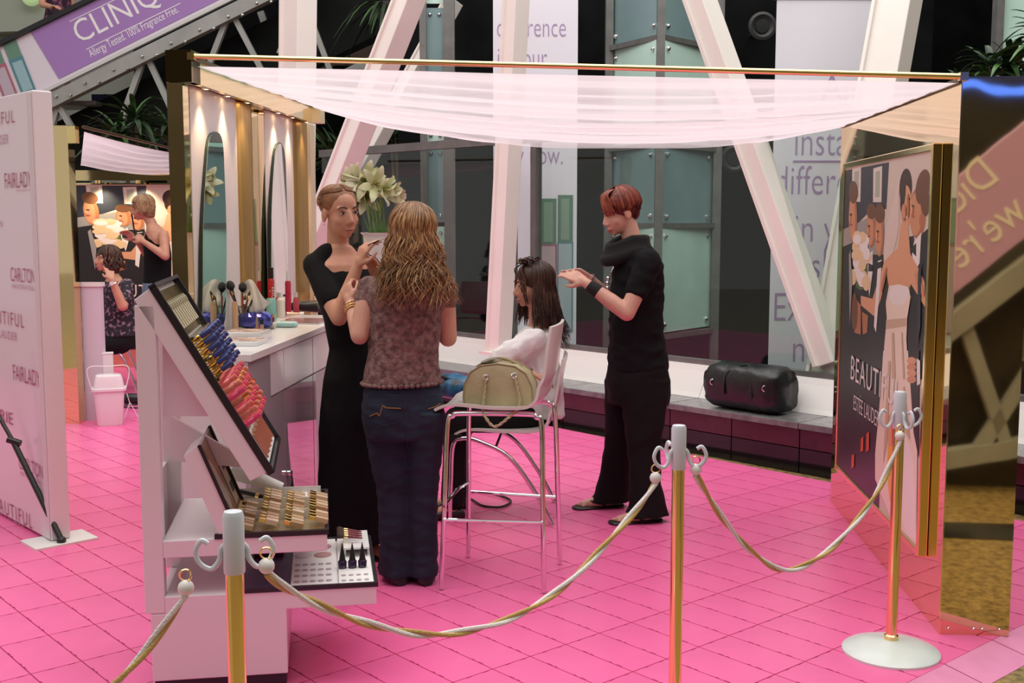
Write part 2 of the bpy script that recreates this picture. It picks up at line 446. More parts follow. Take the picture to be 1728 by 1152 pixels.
# slim facet left of the column and the far right facet
def facet(label, cols, rows, Y):
    t_ = thing('lift_facet', label, 'glass facet', D((cols[0][0]+cols[-1][1])/2, 590, Y))
    for (ua, ub) in cols:
        for (za, zb, m) in rows:
            a, b = ray(ua, 400), ray(ub, 400); xa, xb = a.x/a.y*Y, b.x/b.y*Y
            ob = MB().box((xa, Y, za), (xb, Y+.02, zb)).build('panel', m, t_)
            for xx in (xa+.035, xb-.035):
                for zz in (za+.06, zb-.06): bolt(ob, t_, (xx, Y-.002, zz), .017)
    for u, w in [(cols[0][0]-5, .06), (cols[-1][1]+10, .10)]:
        a = ray(u, 400); xx = a.x/a.y*Y; MB().box((xx-w/2, Y-.06, -.03), (xx+w/2, Y+.04, 4.6)).build('mullion', STEEL, t_)
facet('narrow teal glass facet between the leaning column and dark doorway', [(722, 750)], [(.35, 1.43, MINT), (1.47, 2.16, TEAL), (2.2, 2.42, MINT), (2.46, 3.40, TEAL), (3.44, 4.6, MINT)], 10.6)
facet('pale glass facet behind the palm at top right', [(1672, 1790)], [(2.3, 3.4, MINT), (3.44, 4.6, MINT)], 9.6)

# ---- hanging banners
BAN = mat('banner_vinyl', (0.86, 0.87, 0.95), 0.45, var=0.02, vscale=1)
PURP = mat('banner_purple', (0.44, 0.32, 0.54), 0.5)
def banner(label, ul, ur, vb, Y, vt=-160):
    bl, br = D(ul, vb, Y), D(ur, vb, Y)
    zt = 1.5+(370-vt)*Y/FPX
    t_ = thing('hanging_banner', label, 'banner', (bl+br)/2)
    MB().box((bl.x, Y, bl.z), (br.x, Y+.012, zt)).build('sheet', BAN, t_)
    MB().cyl((bl.x-.02, Y+.006, zt), (br.x+.02, Y+.006, zt), .02).build('rod', STEEL, t_)
    return t_
def btext(t_, body, u, v, px, Y, width, m=PURP, offset=-0.012):
    p = D(u, v, Y); return MB().text(body, p, (1, 0, 0), (0, 0, 1), px*Y/FPX, width, ext=.003, offset=offset).build('lettering', m, t_)
b1 = banner('white banner with purple words above pictured skincare bottles', 833, 972, 588, 9.75)
for body, u, v, px in (('difference', 837, 62, 47), ('in your', 838, 113, 47), ('skin', 838, 165, 47), ('Try now.', 842, 277, 47)):
    btext(b1, body, u, v, px, 9.75, .62)
def pic(cx, v0, v1, w, Y, caps, body, t_):    # printed bottle: outline, body and cap as flat print
    p0, p1 = D(cx, v1, Y), D(cx, v0, Y); hw = w*Y/FPX/2; x_ = p0.x; z0, z1 = p0.z, p1.z; zc = lerp(z0, z1, .66); y = Y-.004
    mb = MB()
    def rect(a, b, c, d, yy): mb.poly([(a, yy, c), (b, yy, c), (b, yy, d), (a, yy, d)])
    mb.mi(0); rect(x_-hw, x_+hw, z0, zc, y); mb.mi(1); rect(x_-hw*.82, x_+hw*.82, z0+.02, zc-.015, y-.001)
    mb.mi(2); rect(x_-hw*.94, x_+hw*.94, zc, z1, y); mb.mi(3); rect(x_-hw*.55, x_+hw*.5, zc+.02, z1-.03, y-.001)
    mb.mi(1); rect(x_-hw*.5, x_+hw*.4, lerp(z0, zc, .35), lerp(z0, zc, .78), y-.002)
    mb.build('printed_bottle', [mat('print_'+body[0], body[1], .4), mat('print2_'+body[0], body[2], .4), mat('print_cap', caps[0], .4), mat('print_cap2', caps[1], .4)], t_)
CAPS = ((0.13, 0.27, 0.20), (0.25, 0.40, 0.30))
pic(905, 335, 560, 18, 9.75, CAPS, ('blue', (0.12, 0.22, 0.36), (0.40, 0.48, 0.56)), b1)
pic(925, 335, 560, 28, 9.75, CAPS, ('rose', (0.40, 0.13, 0.18), (0.55, 0.45, 0.48)), b1)
pic(953, 329, 560, 27, 9.75, CAPS, ('aqua', (0.12, 0.28, 0.34), (0.42, 0.54, 0.58)), b1)
b2 = banner('wide white banner reading instant difference behind the leaning column', 1296, 1478, 640, 8.3, vt=8)
for body, u, v, px, w in (('An', 1385, 170, 66, .8), ('instant', 1338, 262, 70, .70), ('difference', 1306, 328, 70, .70), ('in your', 1338, 408, 70, .72), ('skin.', 1366, 470, 70, .72), ('Experience', 1302, 541, 70, .72), ('now.', 1334, 610, 70, .75)):
    btext(b2, body, u, v, px, 8.3, w)
p = D(1338, 272, 8.3); MB().box((p.x, 8.296, p.z-.006), (p.x+.62, 8.2995, p.z+.006)).build('underline', PURP, b2)

# ---- dark shaft behind, side walls, rear of the mall
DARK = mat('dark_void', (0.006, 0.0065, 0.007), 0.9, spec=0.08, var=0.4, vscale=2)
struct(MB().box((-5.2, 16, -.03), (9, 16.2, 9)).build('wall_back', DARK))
struct(MB().box((-15, 17, -.03), (-5.2, 17.2, 9)).build('wall_left', mat('pale_wall', (0.42, 0.44, 0.40), .7, var=.08, vscale=.6)))
struct(MB().box((9, -9, -.03), (9.2, 16, 7)).build('wall_right', mat('dim_wall', (0.10, 0.10, 0.095), .6, var=.3, vscale=.5)))
RW = mat('rear_wall', (0.10, 0.09, 0.07), .6, var=.5, vscale=.35)
struct(MB().box((-12, -10, -.03), (12, -9.8, 7)).build('wall_rear', RW))
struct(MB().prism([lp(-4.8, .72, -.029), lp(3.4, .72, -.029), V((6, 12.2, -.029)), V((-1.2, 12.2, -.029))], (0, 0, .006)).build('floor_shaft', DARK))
# dark lift doorway surfaces behind the banners
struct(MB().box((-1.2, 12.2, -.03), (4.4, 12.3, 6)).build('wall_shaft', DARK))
def speaker(u, v, Y, r, label):
    p = D(u, v, Y); t_ = thing('round_speaker', label, 'speaker', p, group=None)
    MB().lathe([(r, 0), (r, .05), (r*.8, .06), (r*.55, .03), (.001, .02)], p, (0, -1, 0), 24).build('rim', mat('speaker_rim', (.03, .03, .03), .5), t_, smooth='auto')
    MB().lathe([(r*.5, .03), (r*.5, .045), (.001, .05)], p, (0, -1, 0), 20).build('cone', BLACKM, t_)
    MB().cyl(p+V((0, .5, 0)), p, .02).build('bracket', STEEL, t_)
speaker(1238, 268, 11.7, .14, 'round black vent in the dark shaft under the canopy')
speaker(1285, 45, 11.7, .14, 'round black vent high in the dark shaft above the canopy')

# ---- escalator with purple sign at upper left
EY = 13.2
TRU = mat('truss_grey', (0.33, 0.34, 0.32), .5, 0.1, var=.12, vscale=3)
esc = thing('escalator', 'escalator with grey bolted truss and purple sign rising at upper left', 'escalator', D(0, 330, EY))
def ep(u, v, dy=0.0): return D(u, v, EY)+V((0, dy, 0))
def quad(mb, uv, dy, th=.04): return mb.prism([ep(u, v, dy) for u, v in uv], (0, th, 0))
LILAC = mat('sign_lilac', (0.36, 0.20, 0.50), .4); SIGNW = mat('sign_white', (0.72, 0.68, 0.76), .4)
sg = quad(MB(), [(-120, 250), (520, -68), (470, -150), (-120, 138)], 0).build('sign_board', SIGNW, esc)
quad(MB(), [(100, 133), (510, -70), (455, -140), (53, 55)], -.01, .01).build('purple_field', LILAC, sg, off=tuple(world_loc(esc)))
al = math.atan2(-(0-166), 386-51)
xd = V((math.cos(al), 0, math.sin(al))); yd = V((-math.sin(al), 0, math.cos(al)))
mt = MB()
mt.text('CLINIQUE', ep(134, 75, -.012), xd, yd, .36, .90, ext=0, offset=-.002)
mt.text('Allergy Tested. 100% Fragrance Free.', ep(154, 97, -.012), xd, yd, .125, .60, ext=0)
for (ua, va, ub, vb) in ((118, 36, 230, -18), (146, 83, 305, 5)):
    mt.prism([ep(ua, va, -.012), ep(ub, vb, -.012), ep(ub, vb+1.5, -.012), ep(ua, va+1.5, -.012)], (0, -.001, 0))
mt.build('lettering', mat('letter_white', (.85, .83, .86), .5), sg, off=tuple(world_loc(esc)))
for c0, (u, v), m in ((0, (-2, 110), ('rose', (0.40, 0.13, 0.18))), (1, (27, 98), ('teal', (0.08, 0.24, 0.28)))):
    mb = MB(); a = al-.12
    ux = V((math.cos(a), 0, math.sin(a))); uy = V((-math.sin(a), 0, math.cos(a))); o = ep(u, v, -.013)
    W2 = .085
    mb.mi(0).poly([o-ux*W2-uy*.40, o+ux*W2-uy*.40, o+ux*W2, o-ux*W2]); mb.mi(1).poly([o-ux*W2*.7-uy*.38+V((0,-.001,0)), o+ux*W2*.7-uy*.38+V((0,-.001,0)), o+ux*W2*.7-uy*.04+V((0,-.001,0)), o-ux*W2*.7-uy*.04+V((0,-.001,0))])
    mb.mi(2).poly([o-ux*W2*.95, o+ux*W2*.95, o+ux*W2*.95+uy*.20, o-ux*W2*.95+uy*.20])
    mb.build('printed_bottle', [mat('print_'+m[0], m[1], .4), mat('print2_esc'+m[0], (.50, .42, .50) if c0 == 0 else (.30, .48, .54), .4), MATS['print_cap']], sg, off=tuple(world_loc(esc)))
quad(MB(), [(-120, 255), (520, -62), (520, -68), (-120, 249)], -.04, .06).build('lower_trim', mat('light_trim', (.62, .60, .60), .4), esc)
quad(MB(), [(-120, 138), (470, -150), (470, -158), (-120, 129)], -.06, .10).build('handrail', BLACK, esc)
MB().bar(ep(-140, 284), ep(560, -62), .14, .15).build('upper_chord', TRU, esc)
MB().bar(ep(-140, 480, .3), ep(700, 60, .3), .12, .12).build('lower_chord', TRU, esc)
for (a, b) in (((96, 176), (118, 214)), ((237, 108), (193, 230)), ((250, 103), (318, 250)), ((379, 37), (330, 165)), ((396, 32), (470, 175)), ((95, 178), (60, 300)), ((505, -18), (560, 128)), ((520, -25), (470, 90))):
    MB().bar(ep(*a, .05), ep(*b, .05), .075, .06).build('brace', TRU, esc)
for u in range(100, 480, 24): bolt(esc, esc, ep(u, 168-(u-102)*.466+(4 if (u//24) % 2 else -5), -.075), .018)
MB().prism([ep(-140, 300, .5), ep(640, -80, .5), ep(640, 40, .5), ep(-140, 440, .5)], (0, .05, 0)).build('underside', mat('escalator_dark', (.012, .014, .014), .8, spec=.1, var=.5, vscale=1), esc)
# second flight further back seen right of the first
e2 = thing('escalator', 'far escalator flight with pale soffit behind the leaning columns', 'escalator', D(600, 300, 14.8))
def e2p(u, v, dy=0): return D(u, v, 14.8)+V((0, dy, 0))
MB().bar(e2p(420, 150), e2p(760, -20), .2, .2).build('chord', TRU, e2)
MB().bar(e2p(470, 85), e2p(640, 0), .03, .05).build('light_strip', mat('strip_white', (.8, .8, .8), .4), e2)
for (a, b) in (((545, -20), (582, 60)), ((612, -10), (585, 60)), ((440, 20), (470, 110))): MB().bar(e2p(*a), e2p(*b), .08, .08).build('brace', TRU, e2)
MB().prism([e2p(450, 150, .2), e2p(760, 10, .2), e2p(760, 105, .2), e2p(560, 105, .2)], (0, .1, 0)).build('soffit', mat('soffit_pale', (.50, .50, .45), .7), e2)
# pale gallery wall with round green lamp at top left corner
gw = thing('gallery_wall', 'pale gallery balcony wall at the top left corner', 'balcony', D(30, 300, 15.5))
MB().prism([D(-200, 60, 15.5), D(110, 50, 15.5), D(110, -60, 15.5), D(-200, -60, 15.5)], (0, .2, 0)).build('parapet', mat('gallery_green', (.40, .43, .37), .6), gw)
MB().prism([D(-200, 130, 15.7), D(110, 130, 15.7), D(110, 28, 15.7), D(-200, 28, 15.7)], (0, .2, 0)).build('fascia', mat('gallery_grey', (.22, .25, .22), .6), gw)
gl_ = tag(MB().lathe([(.001, 0), (.10, .02), (.14, .07), (.10, .12), (.001, .14)], D(57, -6, 15.4), (0, -1, 0), 20).build('ceiling_globe', mat('green_globe', (.45, .62, .30), .4, emit=(.6, .8, .4), estr=.35), smooth=True), 'pale green round lamp on the gallery wall', 'lamp')
# blue neon behind the truss
NEON = mat('neon_blue', (.02, .05, .8), .4, emit=(.05, .15, 1.0), estr=3.0)
t_ = thing('neon_sign', 'blue neon squiggles glowing behind the escalator truss', 'neon sign', D(205, 215, 13.9))
for pts in ([(205, 180), (220, 170), (233, 176), (232, 185)], [(208, 208), (220, 200), (230, 206), (226, 214)], [(188, 205), (196, 190), (202, 194)]):
    MB().tube(spline([D(u, v, 13.9) for u, v in pts], 6), .018, 6).build('tube', NEON, t_)
MB().box((D(160, 215, 14).x, 13.93, D(160, 225, 14).z), (D(245, 215, 14).x, 13.97, D(160, 160, 14).z)).build('backing', mat('neon_back', (.01, .015, .06), .4), t_)

# ---- rear escalator sign, seen only in the gold mirrors
BD = V((0.0757, 0.9971, 0)); BX = V((0.9971, -0.0757, 0))     # booth depth and width axes
TF = V((1.552, 4.007, 0))
def R(u, v, Yp):
    d = ray(u, v); n = -BD; t = (TF-CAM).dot(n)/d.dot(n); h = CAM+d*t; r = d-2*d.dot(n)*n
    return h+r*((Yp-h.y)/r.y)
RY = 1.55
rs = thing('rear_escalator', 'opposite escalator with lilac sign behind the photographer', 'escalator', (2.2, RY, -.03))
P0, P1, P2, P3 = R(1560, 535, RY), R(1800, 345, RY), R(1800, 150, RY), R(1560, 345, RY)
MB().prism([P0, P1, P2, P3], (0, -.1, 0)).build('sign_board', mat('sign_rose', (0.58, 0.36, 0.60), .45), rs)
xr = (P0-P1).normalized(); yr = V((xr.z, 0, -xr.x)); yr = yr if yr.z > 0 else -yr
mt = MB()
mt.text('Did you know', R(1690, 300, RY)+V((0, .004, 0)), xr, yr, .26, .8, ext=0, nd=V((0, 1, 0)))
mt.text("we're experts", R(1738, 362, RY)+V((0, .004, 0)), xr, yr, .26, .8, ext=0, nd=V((0, 1, 0)))
mt.build('lettering', mat('letter_cream', (.85, .82, .75), .5), rs)
for a, b, w in (((1560, 585), (1800, 400), .12), ((1625, 540), (1700, 760), .07), ((1650, 760), (1760, 590), .07), ((1560, 780), (1800, 740), .10)):
    MB().bar(R(*a, RY), R(*b, RY), w, w).build('truss_bar', TRU, rs)
MB().prism([R(1540, 600, RY-.12), R(1820, 420, RY-.12), R(1820, 838, RY-.12), R(1540, 838, RY-.12)], (0, -.08, 0)).build('side_panel', mat('panel_umber', (.035, .028, .02), .35, var=.5, vscale=3), rs)
t_ = thing('neon_tube', 'wavy blue neon tube high behind the photographer', 'neon sign', R(1680, 150, -7))
MB().tube(spline([R(u, v, -7) for u, v in ((1600, 150), (1640, 141), (1680, 152), (1720, 154), (1760, 148))], 8), .05, 8).build('tube', NEON, t_)
MB().tube([R(1600, 128, -7.1), R(1760, 128, -7.1)], .03, 6).build('carrier', STEEL, t_)
# ================================================================== BOOTH
# ---- right gold mirror tower
TH_R = 1.986; TL = 1.97; TWd = 0.245
tw = thing('mirror_tower', 'gold mirrored tower wall carrying the framed wedding poster', 'booth wall', TF)
MB().obox(TF+BX*.012+BD*.012, BX*(TWd-.024), BD*(TL-.024), V((0, 0, TH_R-.006))).build('core', mat('dark_core', (.05, .035, .02), .7), tw)
MB().obox(TF, BX*.011, BD*TL, V((0, 0, TH_R))).build('inner_mirror', GOLD, tw)
MB().obox(TF+BX*.0112, BX*(TWd-.0224), BD*.011, V((0, 0, TH_R))).build('front_mirror', GOLD, tw)
MB().obox(TF+BX*(TWd-.011), BX*.011, BD*TL, V((0, 0, TH_R))).build('outer_mirror', GOLD, tw)
MB().obox(TF+BX*.012+V((0, 0, TH_R-.005)), BX*(TWd-.024), BD*TL, V((0, 0, .006))).build('top_cap', GOLDB, tw)
MB().obox(TF-BX*.002-BD*.002, BX*.004, BD*.004, V((0, 0, TH_R))).build('corner_trim', GOLDB, tw)
for q in (.03, .12, .15, .21): bolt(tw, tw, TF+BX*q-BD*.001+V((0, 0, .025)), .005)

# ---- framed wedding poster
PN = -BX; PO = TF-BX*.030
def pp(u, v): return onplane(u, v, PO, BX)
cor = [pp(1411, 782), pp(1549, 925), pp(1573, 252), pp(1428, 287)]
def sz(p): q = p-PO; return q.dot(BD), q.z
ss = [sz(c) for c in cor]
s_far = (ss[0][0]+ss[3][0])/2; s_near = (ss[1][0]+ss[2][0])/2; z_lo = (ss[0][1]+ss[1][1])/2; z_hi = (ss[2][1]+ss[3][1])/2
PW, PH = s_far-s_near, z_hi-z_lo
def z1(x, y):
    s_, z_ = sz(pp(x/2.81+1400, y/2.81+230)); return ((s_far-s_)/PW, (z_-z_lo)/PH)
def z2(x, y):
    s_, z_ = sz(pp(x/2.305+1400, y/2.305+600)); return ((s_far-s_)/PW, (z_-z_lo)/PH)
ARTM = {k: mat('art_'+k, c, .35) for k, c in dict(cream=(.66, .58, .47), navy=(.035, .042, .055), pane=(.42, .46, .36), frame=(.72, .68, .56), grey=(.34, .34, .30),
        dark=(.018, .02, .02), skin=(.62, .30, .15), skin2=(.72, .38, .20), tan=(.44, .18, .08), hair=(.045, .022, .012), brown=(.16, .07, .03), white=(.84, .82, .74), gown=(.84, .74, .58), lace=(.60, .46, .30),
        flower=(.80, .62, .34), yellow=(.85, .45, .05), orange=(.70, .10, .02), stem=(.10, .16, .05), veil=(.72, .62, .52), lip=(.40, .08, .05)).items()}
AK = list(ARTM)
ART = []
def P_(k, pts, f=z1, smooth=0):
    q = [f(*p) for p in pts]
    if smooth: q = [(p.x, p.y) for p in spline([(a, b, 0) for a, b in q], smooth, True)]
    ART.append((k, q))
def E_(k, cx, cy, rx, ry, f=z1, rot=0.0, n=20):
    c_, s_ = math.cos(rot), math.sin(rot)
    P_(k, [(cx+rx*math.cos(2*math.pi*i/n)*c_-ry*math.sin(2*math.pi*i/n)*s_, cy+rx*math.cos(2*math.pi*i/n)*s_+ry*math.sin(2*math.pi*i/n)*c_) for i in range(n)], f)
ART.append(('cream', [(0, 0), (1, 0), (1, 1), (0, 1)]))
P_('navy', [(60, 165), (283, 122), (270, 345), (200, 345), (120, 430), (60, 440)])
for (a, b, c) in ((108, 150, 310), (208, 250, 312)):
    P_('frame', [(a, 152), (b, 140), (b-4, c), (a-2, c)]); P_('pane', [(a+10, 170), (b-10, 162), (b-12, c-25), (a+8, c-22)])
P_('grey', [(60, 440), (262, 350), (262, 600), (60, 600)])
P_('dark', [(40, 520), (120, 500), (180, 560), (280, 560), (340, 700), (340, 1010), (40, 980)])
ART.append(('dark', [(0, 0), (.60, 0), (.60, .53), (0, .53)]))
P_('navy', [(365, 480), (400, 470), (420, 640), (380, 640)])
E_('cream', 440, 180, 60, 60)
P_('dark', [(430, 470), (480, 430), (470, 800), (440, 1152), (380, 1152), (360, 900), (400, 700), (410, 560)])
P_('dark', [(372, 480), (395, 480), (420, 700), (385, 760), (365, 600)])
E_('tan', 418, 365, 40, 120); E_('skin', 408, 370, 28, 100); E_('brown', 444, 240, 34, 85, rot=.15); E_('brown', 455, 310, 22, 70); E_('tan', 440, 400, 14, 36)
P_('white', [(402, 500), (436, 455), (428, 600), (408, 640), (392, 560)]); P_('dark', [(370, 505), (392, 525), (412, 505), (412, 570), (392, 548), (370, 565)])
P_('veil', [(350, 190), (330, 260), (330, 420), (300, 560), (262, 640), (262, 480), (300, 330), (330, 200)], smooth=4)
E_('hair', 362, 240, 30, 88, rot=.05); E_('skin2', 364, 330, 27, 100); E_('hair', 350, 270, 12, 90, rot=.08); E_('white', 360, 382, 11, 10); E_('lip', 361, 372, 12, 3)
E_('hair', 352, 298, 6, 5); E_('hair', 378, 296, 6, 5)
P_('skin2', [(340, 410), (374, 420), (384, 555), (420, 620), (452, 690), (458, 815), (430, 770), (388, 700), (370, 740), (285, 730), (272, 650), (245, 770), (215, 855), (150, 800), (150, 755), (205, 770), (240, 660), (262, 590), (325, 530)])
for (x, y, rx, ry, hy) in ((112, 385, 20, 120, 265), (198, 440, 22, 85, 355), (238, 465, 22, 105, 365)):
    E_('tan', x, y, rx, ry); E_('skin', x-4, y+5, rx*.7, ry*.85); E_('brown', x+2, hy, rx*1.05, ry*.45)
P_('white', [(188, 560), (206, 540), (206, 640), (190, 760), (180, 640)]); P_('white', [(232, 590), (250, 585), (246, 640), (222, 930), (212, 900)]); P_('dark', [(186, 600), (206, 610), (206, 640), (186, 640)]); P_('dark', [(226, 600), (250, 590), (250, 620), (226, 630)])
P_('tan', [(120, 760), (150, 800), (150, 940), (120, 930)]); P_('tan', [(155, 830), (185, 850), (180, 930), (160, 940)])
random.seed(3)
E_('stem', 150, 640, 34, 90); E_('brown', 120, 830, 16, 90)
for i in range(26):
    E_('flower' if i % 3 else 'white', 148+random.uniform(-38, 38), 580+random.uniform(-110, 120), 14+random.random()*8, 24+random.random()*14, n=9)
P_('gown', [(285, 708), (330, 700), (375, 712), (388, 760), (372, 860), (368, 960), (378, 1152), (268, 1152), (262, 1000), (275, 860), (270, 790)])
P_('white', [(300, 712), (372, 716), (378, 760), (340, 800), (290, 780)], smooth=4)
P_('lace', [(272, 870), (372, 860), (368, 900), (270, 915)])
P_('gown', [(212, -20), (308, -20), (320, 130), (345, 330), (340, 725), (345, 740), (245, 640), (180, 480), (180, 380), (200, 160)], z2)
P_('white', [(262, 560), (300, 300), (330, 420), (338, 720), (300, 690)], z2)
P_('dark', [(308, -20), (352, -20), (350, 400), (330, 300), (318, 120)], z2)
for i in range(4): E_('skin' if i % 2 else 'skin2', 322, 20+i*24, 18, 15, z2)
P_('white', [(342, 10), (356, 20), (356, 110), (344, 116)], z2)
P_('skin2', [(232, 235), (270, 185), (268, 345), (230, 352)], z2); P_('yellow', [(230, 352), (268, 346), (262, 610), (236, 560), (226, 440)], z2); P_('orange', [(244, 232), (256, 215), (254, 346), (246, 350)], z2)
for x, y, h in ((128, 345, 30), (150, 335, 40), (92, 410, 28)): P_('orange', [(x-5, y+h), (x+6, y+h*.8), (x+7, y-h), (x-3, y-h*.8)], z2)
# soft tones inside the printed figures
E_('tan', 262, 680, 6, 60, rot=.2); E_('skin', 430, 700, 12, 60, rot=-.35); E_('tan', 376, 330, 6, 60)
E_('skin', 356, 360, 10, 40); E_('lip', 360, 391, 9, 3); E_('tan', 364, 345, 3, 14)
for x_, y_ in ((108, 370), (194, 425), (236, 450), (404, 330)): E_('hair', x_-4, y_, 5, 5); E_('lip', x_-5, y_+48, 7, 4); E_('skin2', x_-8, y_+20, 4, 16)
P_('lace', [(300, 930), (310, 930), (318, 1150), (300, 1150)]); P_('lace', [(345, 930), (350, 930), (362, 1150), (352, 1150)])
P_('lace', [(232, 20), (242, 20), (228, 340), (212, 420)], z2); P_('lace', [(290, 120), (296, 120), (318, 330), (300, 300)], z2)
P_('navy', [(425, 640), (440, 600), (436, 900), (420, 1000)]); P_('grey', [(96, 560), (104, 540), (112, 700), (100, 900)])
def poster(root, o, xd, w, h, m_off, name='print'):
    """flat print in a frame; o = lower left corner"""
    n = V(xd).cross(V((0, 0, 1))); mb = MB()
    for i, (k, q) in enumerate(ART):
        mb.mi(AK.index(k)); mb.poly([V(o)+V(xd)*(min(max(a, 0), 1)*w)+V((0, 0, min(max(b, 0), 1)*h))+n*(m_off+i*.00004) for a, b in q])
    pr = mb.build(name, [ARTM[k] for k in AK], root)
    a, b = z1(105, 1085), z2(232, 205)
    lw = MB(); e_ = n*(m_off+.006)
    bw = .55
    lw.text('BEAUTIFUL', V(o)+V(xd)*(a[0]*w)+V((0, 0, h*.322))+e_, xd, (0, 0, 1), h*.112, .62*w/h*1.63, ext=0, offset=-.004, spacing=1.12)
    lw.text('ESTÉE LAUDER', V(o)+V(xd)*((a[0]+.06)*w)+V((0, 0, h*.232))+e_, xd, (0, 0, 1), h*.068, .46*w/h*1.63, ext=0, offset=-.008)
    lw.build('lettering', ARTM['white'], pr, off=tuple(world_loc(root)))
    return pr
po = thing('wedding_poster', 'gold framed bride and groom perfume poster on the mirrored tower', 'poster', TF-BX*.03+BD*(s_near+s_far)/2+V((0, 0, z_lo)))
LL = PO+BD*s_far+V((0, 0, z_lo))
MB().obox(LL+BX*.029, -BD*PW, -BX*.0285, V((0, 0, PH))).build('backing', mat('poster_back', (.3, .2, .08), .5), po)
poster(po, LL, -BD, PW, PH, .0005)
fw = .028
for nm, a, da, db in (('frame_rail', LL-V((0, 0, fw)), -BD*PW, V((0, 0, fw))), ('frame_rail', LL+V((0, 0, PH)), -BD*PW, V((0, 0, fw))), ('frame_stile', LL+BD*fw-V((0, 0, fw)), -BD*fw, V((0, 0, PH+2*fw))), ('frame_stile', LL-BD*PW-V((0, 0, fw)), -BD*fw, V((0, 0, PH+2*fw)))):
    MB().obox(a+BX*.029, da, db, -BX*.036).build(nm, GOLDB, po, bevel=.004)

# ---- left unit: post, fascia, white panels with long mirrors, gold pilasters
LF = V((-1.258, 4.59, 0)); LH = 2.135; LL_ = 1.97; REC = .09
lu = thing('mirror_wall', 'left booth wall of white panels, gold pilasters and two tall mirrors', 'booth wall', LF)
MB().obox(LF-BX*.025+V((0, 0, 2.035)), BX*.025, BD*LL_, V((0, 0, .10))).build('fascia', GOLD, lu)
MB().obox(LF-BX*.10+V((0, 0, 2.045)), BX*.074, BD*LL_, V((0, 0, .012))).build('soffit', mat('soffit_gold', (.78, .62, .42), .08, 1.0), lu)
MB().obox(LF-BX*.104-BD*.02+V((0, 0, 2.035)), BX*.104, BD*.10, V((0, 0, .125))).build('cap_block', mat('bronze_block', (.16, .11, .05), .12, 1.0), lu)
MB().obox(LF-BX*.104-BD*.015, BX*.064, BD*.06, V((0, 0, 2.034))).build('post', GOLD, lu)
MB().obox(LF-BX*.104+BD*.045, BX*.018, BD*LL_, V((0, 0, 2.044))).build('back_board', GOLD, lu)
WP0 = LF-BX*(REC-.012)
def wpx(u): # position along the wall of a pixel column
    return (onplane(u, 350, WP0, BX)-WP0).dot(BD)
PANW = mat('panel_white', (.78, .74, .72), .32, var=.02, vscale=2)
def wbox(name, ua, ub, m, th_, par=lu, z0=0.0, z1_=2.043, curve=0.0):
    a, b = wpx(ua), wpx(ub); n = 14 if curve else 1; mb = MB(); o = LF-BX*.086
    prof = [o+BD*a]; 
    for i in range(n+1):
        t = i/n; prof.append(o+BD*lerp(a, b, t)+BX*(th_+curve*(1-(2*t-1)**2)**.5 if curve else th_))
    prof.append(o+BD*b)
    mb.prism([p+V((0, 0, z0)) for p in prof], V((0, 0, z1_-z0)))
    return mb.build(name, m, par, smooth='auto' if curve else False)
wbox('white_panel', 326, 403, PANW, .006, curve=.014); wbox('pilaster', 404, 428, GOLDS, .004, curve=.016)
wbox('mirror_strip', 429, 438.5, GOLD, .006); wbox('mirror_strip', 439, 449, GOLD, .006)
wbox('white_panel', 450, 497, PANW, .006, curve=.014); wbox('pilaster', 498, 521, GOLDS, .004, curve=.016); wbox('end_strip', 522, 530, mat('end_cream', (.7, .6, .42), .3), .02)
wbox('mirror_strip', 306, 325, GOLD, .004)
MB().obox(LF+BD*(LL_-.10)+V((0, 0, 2.035)), BX*.05, BD*.10, V((0, 0, .085))).build('end_block', mat('end_gold', (.85, .72, .45), .25, .7), lu)
MIRR = mat('silver_mirror', (.72, .84, .82), .02, 1.0); EDGEK = mat('mirror_edge', (.02, .035, .03), .3)
def wpt(u, v, off): return onplane(u, v, LF-BX*(.086-off), BX)
for pts, mm in (([(353, 231), (372, 233), (377, 300), (380, 400), (379, 480), (375, 548), (343, 552), (340, 470), (341, 380), (346, 290)], MIRR),
            ([(464, 252), (478, 254), (482, 330), (484, 440), (483, 520), (480, 545), (458, 548), (456, 450), (457, 350)], MIRR)):
    P3 = spline([wpt(u, v, .026) for u, v in pts], 5, True)
    mr = MB().prism(P3, BX*.006).build('mirror', mm, lu)
    c = sum(P3, V((0, 0, 0)))/len(P3)
    MB().prism([c+(p-c)*1.012-BX*.010 for p in P3], BX*.014).build('mirror_frame', EDGEK, mr, off=tuple(world_loc(lu)))
LAMP = mat('halogen', (1, .9, .7), .4, emit=(1.0, .72, .38), estr=14)
for u in (338, 375, 408, 461, 485, 508):
    p = WP0+BD*(wpx(u))+BX*.048+V((0, 0, 2.040))
    d_ = MB().lathe([(.028, .004), (.030, -.002), (.022, -.004), (.020, .004)], p, (0, 0, 1), 16).build('downlight', GOLDB, lu, smooth='auto')
    MB().lathe([(.019, .003), (.019, -.002), (.001, -.003)], p, (0, 0, 1), 14).build('lamp', LAMP, d_, off=tuple(world_loc(lu)))
    l = bpy.data.lights.new('downlight_spot', 'SPOT'); l.energy = 9; l.color = (1.0, .70, .42); l.spot_size = 1.3; l.spot_blend = .8; l.shadow_soft_size = .015
    o = bpy.data.objects.new('downlight_spot', l); COL.objects.link(o); o.parent = d_; o.location = p-V((0, 0, .012))-world_loc(lu); o.rotation_euler = (0, -.12, 0)

